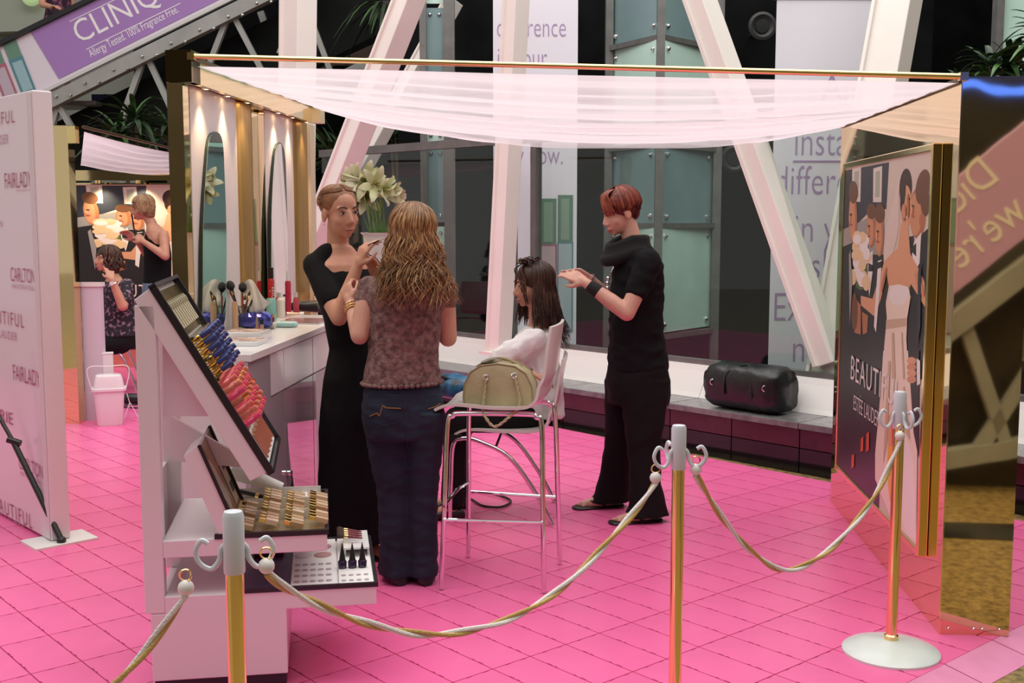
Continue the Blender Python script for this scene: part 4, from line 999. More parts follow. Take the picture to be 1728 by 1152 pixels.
# ---- tester stand
P0 = G(258, 1150, .06); P0.z = 0; e1 = V((.986, .164, 0)).normalized(); e2 = V((-e1.y, e1.x, 0)); SW = .55
ts = thing('tester_stand', 'white tiered cosmetics tester stand facing the make-up area', 'display stand', P0)
def S(s_, w_, z_): return P0+e1*s_+e2*w_+V((0, 0, z_))
def sp(u, v, w_=0.0):
    p = onplane(u, v, P0+e2*w_, e2); d = p-P0; return d.dot(e1), p.z
def slabpx(pts, w0, w1, name, m, par=ts, bevel=0.0):
    q = [sp(u, v, 0) for u, v in pts]; return MB().prism([S(a, w0, b) for a, b in q], e2*(w1-w0)).build(name, m, par, bevel=bevel, off=tuple(world_loc(ts)))
STW = mat('stand_white', (.78, .72, .73), .3, coat=.2); STB = mat('stand_black', (.015, .012, .016), .4)
s0, _ = sp(240, 900); s1_, _ = sp(274, 900); zb_ = sp(258, 1036)[1]
for w0 in (0, SW-.06):
    MB().obox(S(s0, w0, zb_), e1*(s1_-s0), e2*.06, V((0, 0, sp(250, 515)[1]-zb_))).build('post', STW, ts, bevel=.003)
MB().obox(S(s0+.003, .06, zb_+.08), e1*.012, e2*(SW-.12), V((0, 0, .30))).build('back_panel', STW, ts)
MB().obox(S(0, 0, .06), e1*.415, e2*SW, V((0, 0, zb_-.061))).build('base_box', STW, ts, bevel=.003)
MB().obox(S(.006, .006, 0), e1*.403, e2*(SW-.012), V((0, 0, .06))).build('plinth', STB, ts)
slab = slabpx([(252, 487), (450, 797), (422, 812), (226, 506)], 0, SW, 'sloped_tray', STW, bevel=.002)
slabpx([(272, 580), (350, 705), (274, 705)], .03, .045, 'gusset', mat('gusset_pink', (.72, .62, .66), .5))
slabpx([(274, 720), (412, 800), (405, 812), (274, 800)], .2, .22, 'gusset', STW)
A0 = V((*sp(252, 487), 0)); A1 = V((*sp(450, 797), 0)); SLd = (A1-A0); SLL = SLd.length; SLd.normalize(); SLn = V((-SLd.y, SLd.x, 0)); SLn = SLn if SLn.y > 0 else -SLn
def SL(t, w, h=0.0): a = A0+SLd*(t*SLL)+SLn*h; return S(a.x, w, a.y)
dirT = e1*SLd.x+V((0, 0, SLd.y)); dirN = e1*SLn.x+V((0, 0, SLn.y))
for nm, o, a, b in (('rim', SL(0, -.003), dirT*SLL, e2*.014), ('rim', SL(0, SW-.011), dirT*SLL, e2*.014), ('rim', SL(-.012, -.003), dirT*.012, e2*(SW+.006)), ('rim', SL(1, -.003), dirT*.012, e2*(SW+.006))):
    MB().obox(o, a, b, dirN*.022).build(nm, STB, slab, off=tuple(world_loc(ts)))
MB().obox(SL(.03, .03, .002), dirT*(SLL*.24), e2*(SW-.06), dirN*.006).build('gold_insert', mat('olive_gold', (.42, .36, .16), .12, .9), slab, off=tuple(world_loc(ts)))
MB().obox(SL(.28, .03, .002), dirT*(SLL*.22), e2*(SW-.06), dirN*.010).build('mirror_insert', mat('tray_mirror', (.6, .65, .62), .08, .9), slab, off=tuple(world_loc(ts)))
MB().obox(SL(.52, .03, .002), dirT*(SLL*.28), e2*(SW-.06), dirN*.010).build('gold_insert', mat('rose_gold', (.70, .50, .38), .15, .7), slab, off=tuple(world_loc(ts)))
MB().obox(SL(.81, .03, .002), dirT*(SLL*.18), e2*(SW-.06), dirN*.006).build('white_insert', WHITEM, slab, off=tuple(world_loc(ts)))
for t in (.285, .40, .51): MB().obox(SL(t, .03, .010), dirT*.008, e2*(SW-.06), dirN*.02).build('gold_bar', GOLDB, slab, off=tuple(world_loc(ts)))
# stock: one of each kind, then copies
def stock(name, label, cat, group, build):
    t_ = thing(name, label, cat, (0, 0, 0), world=False, group=group); build(t_); return t_
ROT = Matrix((( e1.x, e2.x, 0), (e1.y, e2.y, 0), (0, 0, 1)))
def orient(o, p, zdir, xdir):
    z_ = V(zdir).normalized(); x_ = V(xdir); x_ = (x_-z_*x_.dot(z_)).normalized(); y_ = z_.cross(x_)
    M = Matrix((x_, y_, z_)).transposed().to_4x4(); M.translation = p; o.matrix_world = M; o.rotation_mode = 'XYZ'; o.location = p; o.rotation_euler = M.to_euler()
def spread(proto, spots, zdir, xdir, labels=None):
    for i, p in enumerate(spots):
        o = proto if i == 0 else copy_tree(proto)
        orient(o, p, zdir, xdir)
        if labels: o['label'] = labels[i]
ORD = ['first', 'second', 'third', 'fourth', 'fifth', 'sixth', 'seventh', 'eighth', 'ninth', 'tenth', 'eleventh', 'twelfth']
NAVY = mat('navy_cap', (.035, .05, .19), .25); CORALS = [mat('gloss_%d' % i, c, .15, coat=.5) for i, c in enumerate(((.75, .16, .14), (.80, .28, .22), (.68, .05, .16), (.60, .22, .16)))]
axis = (dirN*.55+V((0, 0, 1))*.25+e1*.25).normalized()
lip = stock('lipstick', 'navy capped lipstick standing in the sloped tester tray', 'lipstick', 'navy lipsticks in the sloped tray', lambda t_: (MB().lathe([(.0085, -.012), (.0085, .022)], n=10).build('case', GOLDB, t_, smooth='auto'), MB().lathe([(.0095, .0225), (.0095, .062), (.008, .064), (.001, .064)], n=10).build('cap', NAVY, t_, smooth='auto')))
spread(lip, [SL(.31+.037*i, .12+.10*j, .014) for i in range(6) for j in range(4)], axis, e2, ['navy capped lipstick, %s row from the top, %s from the near rim' % (ORD[i], ORD[j]) for i in range(6) for j in range(4)])
for ci, cm in enumerate(CORALS):
    g = stock('lip_gloss', ['red coral lip gloss tube in the sloped tray', 'pale coral lip gloss tube in the sloped tray', 'raspberry lip gloss tube in the sloped tray', 'brownish coral lip gloss tube in the sloped tray'][ci], 'lip gloss', 'lip glosses in the sloped tray',
              lambda t_: (MB().lathe([(.009, -.012), (.0095, .030), (.007, .034)], n=10).build('tube', cm, t_, smooth='auto'), MB().lathe([(.0092, .0345), (.0092, .056), (.001, .058)], n=10).build('cap', [CORALS[0], CORALS[1], CORALS[2], GOLDB][ci], t_, smooth='auto')))
    spread(g, [SL(.555+.036*i, .08+.055*j+.02*(i % 2), .014) for i in range(7) for j in range(7) if (i+2*j) % 4 == ci], axis, e2,
           ['%s lip gloss, %s row from the top, %s from the near rim' % (('red coral', 'pale coral', 'raspberry', 'gold capped coral')[ci], ORD[i], ORD[j]) for i in range(7) for j in range(7) if (i+2*j) % 4 == ci])
pen = stock('lip_pencil', 'brown lip pencil lying at the foot of the sloped tray', 'pencil', 'lip pencils in the sloped tray', lambda t_: (MB().lathe([(.0045, 0), (.0045, .085)], n=8).build('barrel', mat('pencil_brown', (.42, .13, .08), .3), t_), MB().lathe([(.0045, .0855), (.001, .10)], n=8).build('tip', mat('pencil_tip', (.5, .30, .15), .5), t_)))
spread(pen, [SL(.965-.006*(j % 2), .10+.045*j, .014) for j in range(9)], -dirT, e2, ['brown lip pencil at the foot of the sloped tray, %s from the near rim' % ORD[j] for j in range(9)])
stk = stock('brush_stick', 'slim pale brush tester fixed on the gold insert of the stand', 'brush', 'brush testers at the top of the stand', lambda t_: (MB().lathe([(.004, 0), (.004, .07)], n=8).build('handle', mat('stick_pale', (.62, .55, .42), .3), t_), MB().lathe([(.006, .0705), (.007, .085), (.001, .10)], n=8).build('tip', mat('stick_tip', (.35, .3, .2), .7), t_)))
spread(stk, [SL(.235, .08+.05*j, .012) for j in range(9)], -dirT, e2, ['pale brush tester on the gold insert, %s from the near rim' % ORD[j] for j in range(9)])
# middle tier
TZ = sp(460, 902)[1]; ts0, ts1 = sp(362, 905)[0], sp(552, 897)[0]
mid = MB().obox(S(s1_, .0, TZ-.06), e1*(ts1-s1_), e2*SW, V((0, 0, .055))).build('middle_tray', STW, ts, bevel=.003)
OW = tuple(world_loc(ts))
for o, a, b in ((S(ts0, -.003, TZ-.006), e1*(ts1-ts0+.006), e2*.012), (S(ts0, SW-.009, TZ-.006), e1*(ts1-ts0+.006), e2*.012), (S(ts1-.006, .009, TZ-.006), e1*.012, e2*(SW-.018))):
    MB().obox(o, a, b, V((0, 0, .016))).build('rim', STB, mid, off=OW)
MB().obox(S(ts0+.004, .01, TZ-.0045), e1*(ts1-ts0-.012), e2*(SW-.02), V((0, 0, .004))).build('liner', mat('liner_gold', (.52, .42, .27), .15, .6), mid, off=OW)
hd_ = slabpx([(333, 752), (396, 893), (372, 908), (310, 770)], 0, SW*.62, 'header_box', STW)
h0, h1 = V((*sp(333, 752), 0)), V((*sp(396, 893), 0)); hdv = h1-h0; hdn = V((-hdv.y, hdv.x, 0)).normalized(); hdn = hdn if hdn.x > 0 else -hdn
def HP(t, w, h): a = h0+hdv*t+hdn*h; return S(a.x, w*SW*.62, a.y)
mb = MB(); GRM = [mat('gr_brown', (.22, .12, .07), .3), mat('gr_cream', (.66, .56, .44), .3), mat('gr_tan', (.42, .24, .13), .3), mat('gr_white', (.72, .68, .62), .3), BLACK]
def hq(i, pts, h): mb.mi(i).poly([HP(t, w, h) for t, w in pts])
hq(0, [(.04, .03), (.96, .03), (.96, .97), (.04, .97)], .0012); hq(2, [(.05, .2), (.9, .35), (.9, .6), (.05, .5)], .0016); hq(1, [(.15, .1), (.85, .2), (.7, .45), (.3, .3)], .002); hq(3, [(.3, .3), (.7, .45), (.9, .3), (.6, .1)], .0024); hq(1, [(.1, .6), (.9, .62), (.9, .9), (.1, .92)], .0024)
for k in range(3):
    hq(4, [(.1+.28*k, .72), (.22+.28*k, .72), (.22+.28*k, .90), (.1+.28*k, .90)], .003)
for i, f in enumerate(mb.f):
    a, b, c = [V(mb.v[j]) for j in f[:3]]
    if (b-a).cross(c-a).x < 0: mb.f[i] = f[::-1]
mb.build('graphic', GRM, hd_, off=OW)
hv3 = e1*hdv.x+V((0, 0, hdv.y)); hn3 = e1*hdn.x+V((0, 0, hdn.y))
MB().obox(HP(0, 0, 0)-e2*.004, hv3, e2*.012, hn3*.01).build('rim', STB, hd_, off=OW); MB().obox(HP(0, 1, 0)-e2*.008, hv3, e2*.012, hn3*.01).build('rim', STB, hd_, off=OW)
BEI = [mat('found_%d' % i, c, .2, coat=.4) for i, c in enumerate(((.62, .40, .24), (.50, .28, .15), (.72, .52, .36)))]
for ci in range(3):
    fb = stock('foundation_bottle', ['mid beige foundation bottle in the middle tray', 'tan foundation bottle in the middle tray', 'pale foundation bottle in the middle tray'][ci], 'bottle', 'foundation bottles in the middle tray',
               lambda t_: (MB().box((-.012, -.009, 0), (.012, .009, .040)).build('bottle', BEI[ci], t_, bevel=.002), MB().box((-.010, -.007, .0405), (.010, .007, .062)).build('cap', GOLDB, t_, bevel=.001)))
    spread(fb, [S(ts0+.115+.078*i, .045+.036*j, TZ+.013+.012*(i % 2)) for i in range(4) for j in range(12) if (i*2+j) % 3 == ci and not (i < 1 and j > 8) and not (i > 2 and j > 9) and j not in (3, 7)], -e1+V((0, 0, .28)), e2,
           ['%s foundation bottle, %s column from the left, %s from the near rim' % (('mid beige', 'tan', 'pale')[ci], ORD[i], ORD[j]) for i in range(4) for j in range(12) if (i*2+j) % 3 == ci and not (i < 1 and j > 8) and not (i > 2 and j > 9) and j not in (3, 7)])
dv = [S(ts0+.02, .04+.16*j, TZ-.0005) for j in range(1, 4)]
for d_ in dv: MB().obox(d_, e1*(ts1-ts0-.04), e2*.003, V((0, 0, .03))).build('divider', mat('acrylic', (.75, .72, .68), .1), mid, off=OW)
cmp_ = stock('powder_compact', 'white compact of four powder pans in the far corner of the middle tray', 'compact', None, lambda t_: (MB().box((-.045, -.035, 0), (.045, .035, .008)).build('case', WHITE, t_, bevel=.002), [MB().lathe([(.014, .0085), (.014, .0105), (.001, .0108)], (x_, y_, 0), n=14).build('pan', mat('pan_rose', (.50, .28, .22), .7), t_) for x_ in (-.022, .022) for y_ in (-.016, .016)]))
orient(cmp_, S(ts1-.075, SW-.065, TZ+.002), (0, 0, 1), e1)
msc = stock('mascara', 'black mascara wand with ridged brush lying on the middle tray', 'mascara', None, lambda t_: (MB().lathe([(.008, 0), (.008, .06)], n=10).build('handle', BLACK, t_), MB().lathe([(.0085, .0602), (.0085, .072)], n=10).build('collar', GOLDB, t_), MB().lathe([(.003, .0722)]+[((.006 if k % 2 else .009)*(1-.4*k/16), .074+.005*k) for k in range(16)], n=10).build('bristles', BLACKM, t_)))
orient(msc, S(ts0+.045, SW-.13, TZ+.045), e1*1+V((0, 0, -.25))-e2*.15, e2)
rl = stock('paper_roll', 'rolled white paper towel leaning behind the mascara on the stand', 'paper roll', None, lambda t_: (MB().lathe([(.018, 0), (.022, .05), (.034, .16), (.036, .19), (.030, .191), (.02, .1)], n=18).build('roll', mat('paper', (.75, .72, .69), .8, bump=.3, bscale=40), t_, smooth='auto'), MB().tube([(.034+.002*k*.3*math.sin(k), .0, .16+.004*k) for k in range(8)], .003, 5).build('torn_edge', MATS['paper'], t_)))
orient(rl, S(ts0+.19, SW-.04, TZ+.03), -e1+V((0, 0, .42)), e2)
# lower tier
LZ = sp(520, 992)[1]; l1 = sp(635, 986)[0]; l0 = sp(396, 1000)[0]
low = MB().obox(S(s1_, .0, LZ-.065), e1*(l1-s1_), e2*SW, V((0, 0, .06))).build('lower_tray', STW, ts, bevel=.003)
for o, a, b in ((S(l0, -.003, LZ-.006), e1*(l1-l0+.006), e2*.012), (S(l0, SW-.009, LZ-.006), e1*(l1-l0+.006), e2*.012), (S(l1-.006, .009, LZ-.006), e1*.012, e2*(SW-.018))):
    MB().obox(o, a, b, V((0, 0, .014))).build('rim', STB, low, off=OW)
ld = l1-l0
MB().obox(S(l0+.01, .01, LZ-.004), e1*ld*.36, e2*(SW-.02), V((0, 0, .008))).build('purple_insert', mat('insert_purple', (.05, .025, .08), .3), low, off=OW)
ins = MB().obox(S(l0+ld*.39, .01, LZ-.004), e1*ld*.33, e2*(SW-.02), V((0, 0, .008))).build('pan_insert', WHITEM, low, off=OW)
MB().obox(S(l0+ld*.735, .01, LZ-.004), e1*ld*.25, e2*(SW-.02), V((0, 0, .008))).build('slot_insert', WHITEM, low, off=OW)
for a in (.47, .62):
    for b in (.62, .80):
        MB().lathe([(.030, 0), (.030, .003), (.027, .0035), (.001, .0035)], S(l0+ld*a, SW*b, LZ+.004), n=20).build('powder_pan', mat('pan_pink', (.50, .27, .27), .7) if a > .5 else mat('pan_pale', (.70, .62, .62), .7), low, off=OW)
for a in range(5):
    for b in range(4):
        MB().lathe([(.010, 0), (.010, .002), (.001, .0021)], S(l0+ld*(.43+.058*a), SW*(.10+.11*b), LZ+.004), n=10).build('slot', mat('slot_grey', (.42, .36, .38), .5), low, off=OW)
for a in range(4):
    for b in range(2):
        MB().lathe([(.008, 0), (.008, .002), (.001, .0021)], S(l0+ld*(.77+.055*a), SW*(.08+.10*b), LZ+.004), n=10).build('slot', MATS['slot_grey'], low, off=OW)
bt = stock('polish_cone', 'dark purple cone topped bottle standing in the lower tray', 'bottle', 'dark cone bottles in the lower tray', lambda t_: (MB().lathe([(.014, 0), (.015, .022), (.012, .026)], n=12).build('bottle', mat('dark_purple', (.03, .012, .05), .15, coat=.5), t_, smooth='auto'), MB().lathe([(.011, .0262), (.008, .045), (.001, .085)], n=12).build('cap', BLACK, t_, smooth='auto')))
spread(bt, [S(l0+ld*(.765+.075*i), SW*.33, LZ+.004) for i in range(3)], (0, 0, 1), e1, ['dark purple cone topped bottle in the lower tray, %s of three' % q_ for q_ in ('left', 'middle', 'right')])
MB().obox(S(l0+ld*.78, SW*.55, LZ+.03), e1*ld*.20, e2*SW*.4, V((0, 0, .006))).build('raised_shelf', WHITE, low, off=OW)
for q_ in (.785, .965): MB().obox(S(l0+ld*q_, SW*.58, LZ+.004), e1*.006, e2*SW*.35, V((0, 0, .0255))).build('shelf_support', WHITE, low, off=OW)
bs = stock('powder_brush', 'wine red brush with gold ferrule lying on the raised shelf', 'brush', 'wine red brushes on the raised shelf', lambda t_: (MB().lathe([(.003, 0), (.006, .05)], n=8).build('handle', mat('wine', (.18, .02, .03), .25), t_), MB().lathe([(.0065, .0502), (.0065, .064)], n=8).build('ferrule', GOLDB, t_), MB().lathe([(.0065, .0642), (.011, .078), (.008, .088), (.001, .09)], n=8).build('bristles', mat('bristle', (.08, .04, .03), .9), t_)))
spread(bs, [S(l0+ld*.93, SW*.66+.028*i, LZ+.052) for i in range(4)], -e1+V((0, 0, .1))+e2*.2, e2, ['wine red brush on the raised shelf, %s from the front' % ORD[i] for i in range(4)])
pt = stock('print_sample', 'dark perfume box lying in the purple part of the lower tray', 'box', None, lambda t_: (MB().box((-.05, -.03, 0), (.05, .03, .018)).build('carton', mat('carton_wine', (.08, .015, .04), .3), t_, bevel=.002), MB().box((-.03, -.02, .0182), (.0, .005, .020)).build('gold_label', GOLDB, t_)))
orient(pt, S(l0+ld*.2, SW*.7, LZ+.004), (0, 0, 1), e1)

# ---- things on the worktop
def ctp(u, v):
    p = G(u, v, CZ+.0005); o = (p-LF).dot(BX)
    if o < -.005: p = p+BX*(-.005-o)
    return p
GL = glass_mat('clear_glass', (.88, .92, .90), 1.0)
jp = ctp(376, 556); j = thing('brush_jar', 'clear glass jar holding make-up brushes on the worktop', 'jar', jp)
MB().lathe([(.028, .0), (.030, .004), (.037, .105), (.034, .105), (.028, .008), (.001, .008)], jp, n=20).build('glass', GL, j, smooth='auto')
MB().lathe([(.037, .105), (.038, .108), (.035, .108), (.034, .105)], jp, n=20).build('rim', GL, j)
random.seed(2)
HANDLE = [mat('handle_brown', (.20, .06, .03), .3), mat('handle_black', (.02, .02, .02), .3), mat('handle_red', (.35, .05, .04), .3)]
for i, (dx, dy, L, r, big) in enumerate(((-.055, .02, .215, .018, 1), (-.035, -.01, .21, .020, 1), (.0, .015, .20, .019, 1), (.03, -.015, .19, .007, 0), (.045, .01, .185, .007, 0), (.055, .02, .19, .006, 0), (.015, -.02, .17, .008, 0))):
    b0 = jp+V((dx*-.25, dy*.3, .012)); b1 = jp+V((dx, dy, L-.05)); d = (b1-b0).normalized()
    t_ = thing('makeup_brush', 'make-up brush with %s head in the jar, %s from the left' % ('fluffy black' if big else 'slim brown', ORD[(0, 1, 2, 1, 2, 3, 0)[i]]), 'brush', b0, group='fluffy brushes in the jar' if big else 'slim brushes in the jar')
    MB().cyl(b0, b1, .0025, .0045, 8).build('handle', HANDLE[i % 3], t_); MB().cyl(b1, b1+d*.018, .0055, .007, 8).build('ferrule', GOLDB if i % 2 else CHROME, t_)
    MB().lathe([(.006, 0), (r, .018), (r*.9, .034), (r*.45, .045), (.001, .048)] if big else [(.005, 0), (r, .008), (.001, .022)], b1+d*.018, d, 12).build('bristles', BLACKM if big else mat('bristle_brown', (.10, .05, .03), .9), t_, smooth='auto')
def bottle(name, label, u, v, prof, m, capprof=None, cm=None, extra=None, cat='bottle'):
    p = ctp(u, v); t_ = thing(name, label, cat, p)
    MB().lathe(prof, p, n=16).build('bottle', m, t_, smooth='auto')
    if capprof: MB().lathe(capprof, p, n=14).build('cap', cm, t_, smooth='auto')
    if extra: extra(t_, p)
    return t_
bottle('foundation_tube', 'tall skin toned foundation tube beside the brush jar', 396, 560, [(.013, 0), (.014, .002), (.014, .11), (.012, .115)], mat('skin_tube', (.55, .32, .18), .35), [(.012, .1152), (.012, .135), (.001, .136)], mat('skin_cap', (.62, .38, .22), .3))
TURQ = mat('turquoise', (.22, .52, .50), .3)
bottle('spray_bottle', 'turquoise pump bottle behind the tissue pack', 441, 541, [(.026, 0), (.026, .10), (.022, .11), (.010, .115)], TURQ, [(.013, .1152), (.014, .15), (.012, .165), (.001, .166)], TURQ)
def can_text(t_, p):
    MB().text('VAVOOM', p+V((-.006, -.0165, .05)), (0, 0, -1), (1, 0, 0), .022, .9, ext=.0, nd=V((0, -1, 0))).build('lettering', WHITEM, t_)
RED = mat('can_red', (.40, .015, .02), .25, coat=.4)
ct = bottle('hairspray_can', 'tall slim red hairspray can with black top', 453, 541, [(.0165, 0), (.0165, .20), (.013, .208)], RED, [(.0135, .2082), (.0135, .262), (.001, .263)], BLACK)
MB().text('VAVOOM', world_loc(ct)+V((.006, -.0168, .17)), (0, 0, -1), (1, 0, 0), .024, .9, ext=.0, nd=V((0, -1, 0))).build('lettering', WHITEM, ct)
bottle('hairspray_can', 'shorter red spray can with white nozzle behind the tall one', 459, 532, [(.0155, 0), (.0155, .17), (.012, .18)], mat('can_crimson', (.42, .02, .05), .3), [(.008, .1802), (.008, .23), (.001, .231)], WHITE)
bottle('lotion_bottle', 'white lotion bottle next to the red cans', 470, 536, [(.021, 0), (.021, .085), (.016, .10), (.009, .105)], mat('lotion_white', (.74, .70, .66), .3), [(.010, .1052), (.010, .13), (.001, .131)], WHITE)
bottle('cream_jar', 'small red glass jar with gold lid in front of the cans', 457, 543, [(.018, 0), (.019, .022)], mat('jar_red', (.25, .01, .02), .15), [(.019, .0222), (.019, .038), (.001, .039)], GOLDB, cat='jar')
bottle('red_spray', 'red plastic spray bottle behind the lotion', 478, 528, [(.016, 0), (.016, .07), (.010, .085)], mat('spray_red', (.5, .08, .10), .3), [(.011, .0852), (.011, .11), (.001, .111)], mat('spray_pale', (.7, .6, .55), .4))
bottle('nail_polish', 'nail polish bottle with tall brown cap at the worktop front', 434, 561, [(.011, 0), (.011, .022), (.006, .026)], mat('polish_brown', (.22, .07, .05), .15), [(.006, .0262), (.004, .068), (.001, .069)], mat('polish_cap', (.30, .20, .09), .3))
bottle('nail_polish', 'short nail polish bottle with black cap beside the taller one', 442, 558, [(.009, 0), (.009, .028), (.006, .03)], mat('polish_nude', (.42, .25, .16), .15), [(.008, .0302), (.008, .052), (.001, .053)], BLACK)
for (u, v, lab) in ((503, 517, 'clear mist bottle with purple pump near the hair brushes'), (519, 515, 'second clear mist bottle with purple pump nearer the artist')):
    bottle('mist_bottle', lab, u, v, [(.016, 0), (.016, .06), (.008, .07)], mat('mist', (.70, .66, .66), .15), [(.011, .0702), (.013, .085), (.013, .105), (.006, .108), (.006, .118), (.001, .119)], mat('pump_purple', (.08, .03, .18), .3))
# tissue pack with a pulled white tissue
tp_ = ctp(430, 556); tk = thing('tissue_pack', 'shiny blue foil tissue pack with a white tissue sticking out', 'tissues', tp_)
random.seed(8); rs = []
for i in range(9):
    f = i/8; sc = 1-abs(2*f-1)**3*.4
    rs.append([tp_+V(((f-.5)*.15, 0, .042))+V((random.uniform(-.004, .004), .045*sc*math.cos(k*.4488), max(-.042, .040*sc*math.sin(k*.4488)+random.uniform(-.008, .008)))) for k in range(14)])
MB().rings(rs).build('pack', mat('foil_blue', (.05, .055, .30), .2, .4, var=.3, vscale=30), tk, smooth=False)
mb = MB(); n = 13; vs = []
for i in range(n):
    for jx in range(n):
        a, b = i/(n-1), jx/(n-1); lo_ = lerp(V((-.035, 0, .062)), V((.025, 0, .066)), a); hi_ = lerp(V((-.060, .01, .200)), V((.078, -.015, .125)), a)+V((0, 0, .055*math.sin(math.pi*min(1, a*1.25))))
        q = lerp(lo_, hi_, b); vs.append(tp_+q+V((.004*math.sin(9*b+5*a), .018*math.sin(5*a+1)*b+.006*math.sin(14*a+8*b), 0)))
mb.add(vs, [(i*n+j_, i*n+j_+1, (i+1)*n+j_+1, (i+1)*n+j_) for i in range(n-1) for j_ in range(n-1)])
mb.build('tissue', mat('tissue', (.82, .76, .70), .9), tk, smooth=True)
pq = ctp(468, 552); o_ = thing('wipes_pouch', 'pale turquoise wipes pouch lying on the worktop', 'pouch', pq)
MB().loft([(pq+V((x_, 0, .014)), (0, .026*s_, 0), (0, 0, .014*s_)) for x_, s_ in ((-.01, .5), (.0, .95), (.045, 1), (.085, .95), (.095, .5))], 14, 3).build('pouch', mat('pouch_aqua', (.36, .60, .60), .35), o_, smooth='auto')
MB().cbox(pq+V((.042, 0, .0285)), (.02, 0, 0), (0, .012, 0), (0, 0, .001)).build('flap', WHITE, o_)
sq = ctp(455, 554); o_ = tag(MB().cbox(sq+V((0, 0, .014)), (.028, 0, 0), (0, .02, 0), (0, 0, .0135)).build('soap_bar', mat('soap', (.66, .60, .46), .5), bevel=.008), 'cream coloured bar next to the turquoise pouch', 'soap')
mq = ctp(512, 546); o_ = thing('magazine', 'glossy magazine with red and blue cover under the hair things', 'magazine', mq)
MB().obox(mq-BX*.13-BD*.05, BX*.22, BD*.28, V((0, 0, .006))).build('pages', WHITEM, o_); MB().obox(mq-BX*.13-BD*.05+V((0, 0, .0062)), BX*.22, BD*.28, V((0, 0, .0015))).build('cover', mat('cover_mix', (.35, .03, .05), .2, col2=(.10, .16, .18), vscale=16), o_)
tq_ = ctp(494, 536); o_ = thing('cream_tube', 'peach cream tube lying on the magazine edge', 'tube', tq_)
MB().tube([tq_+V((-.03, 0, .02)), tq_+V((.035, .01, .02))], [.014, .008], 12, flat=.7).build('tube', mat('peach', (.70, .48, .34), .4), o_, smooth='auto'); MB().cyl(tq_+V((.0355, .01, .02)), tq_+V((.055, .013, .02)), .009).build('cap', WHITE, o_)
for i, (u, v, lab) in enumerate(((492, 522, 'bristly round hair brush lying lower on the worktop'), (502, 513, 'round hair brush stacked behind the other'))):
    p = ctp(u, v)+V((0, .0, .03+.022*i)); t_ = thing('round_brush', lab, 'hair brush', p)
    d = V((1, -.15, 0)).normalized()
    MB().cyl(p-d*.06, p+d*.05, .016, .016, 14).build('barrel', mat('brush_barrel', (.25, .20, .15), .4), t_, smooth='auto')
    mb = MB()
    for a in range(12):
        for b in range(14):
            x_, y_, _ = basis(d); an = a*.5236+b*.26; r_ = x_*math.cos(an)+y_*math.sin(an); q0 = p+d*(-.055+.0077*b); mb.tube([q0+r_*.015, q0+r_*.027], [.0011, .0006], 3)
    mb.build('bristles', mat('bristle_tan', (.30, .22, .14), .8), t_, kind='stuff')
    MB().cap(p+d*.052, .010, p+d*.14, .008, 10).build('handle', BLACK, t_, smooth='auto')
hp = ctp(527, 527)+V((0, 0, .032)); t_ = thing('hair_dryer', 'black hair dryer lying behind the artist on the worktop', 'hair dryer', hp)
MB().tube([hp+V((-.09, 0, 0)), hp+V((-.05, 0, 0)), hp+V((.02, .0, .0)), hp+V((.07, .0, .005)), hp+V((.10, .0, .005))], [.022, .026, .032, .034, .024], 16).build('barrel', BLACK, t_, smooth='auto'); MB().cap(hp+V((.04, -.03, 0)), .018, hp+V((.07, -.12, -.012)), .016, 12).build('grip', BLACK, t_, smooth='auto'); MB().tube([hp+V((-.115, 0, 0)), hp+V((-.09, 0, 0))], [.012, .023], 14, flat=1.4).build('nozzle', BLACKM, t_)
for i, (u, v, dz) in enumerate(((408, 584, 0), (414, 576, .019))):
    p = ctp(u, v)+V((0, 0, dz)); t_ = thing('makeup_palette', ['lower white make-up palette at the worktop corner', 'open white palette with colour pans lying on top of another'][i], 'palette', p)
    MB().obox(p-BX*.10, BX*.16, BD*.16, V((0, 0, .018))).build('case', WHITE, t_, bevel=.002)
    for a in range(4):
        for b in range(3):
            MB().obox(p-BX*(.09-.037*a)+BD*(.015+.045*b)+V((0, 0, .0182)), BX*.030, BD*.036, V((0, 0, .0015))).build('pan', mat('pan_%d' % ((a+b) % 3), ((.45, .30, .22), (.55, .42, .34), (.35, .22, .2))[(a+b) % 3], .6), t_)

# ---- lilies on a slim pedestal behind the artist
vp = V((D(640, 392, 5.95).x, 5.95, 0)); t_ = thing('flower_pedestal', 'slim white pedestal hidden behind the artist and client', 'pedestal', vp)
MB().lathe([(.15, 0), (.15, .02), (.03, .03), (.03, 1.08), (.13, 1.09), (.13, 1.11), (.001, 1.11)], vp, n=24).build('column', WHITE, t_, smooth='auto'); MB().lathe([(.128, 1.1102), (.128, 1.114), (.001, 1.114)], vp, n=24).build('top_mat', WHITEM, t_)
vz = vp+V((0, 0, 1.1145)); va = thing('lily_vase', 'white vase of long stemmed white lilies behind the artist', 'vase', vz)
MB().lathe([(.05, 0), (.06, .02), (.075, .16), (.085, .30), (.10, .315), (.085, .312), (.07, .2), (.001, .18)], vz, n=24).build('vase', WHITE, va, smooth='auto')
STEM = mat('stem_green', (.20, .33, .09), .5); PET = mat('petal', (.80, .78, .62), .5, col2=(.62, .66, .36), vscale=9); STA = mat('stamen', (.55, .40, .06), .6); LEAF = mat('lily_leaf', (.10, .22, .06), .5)
random.seed(11)
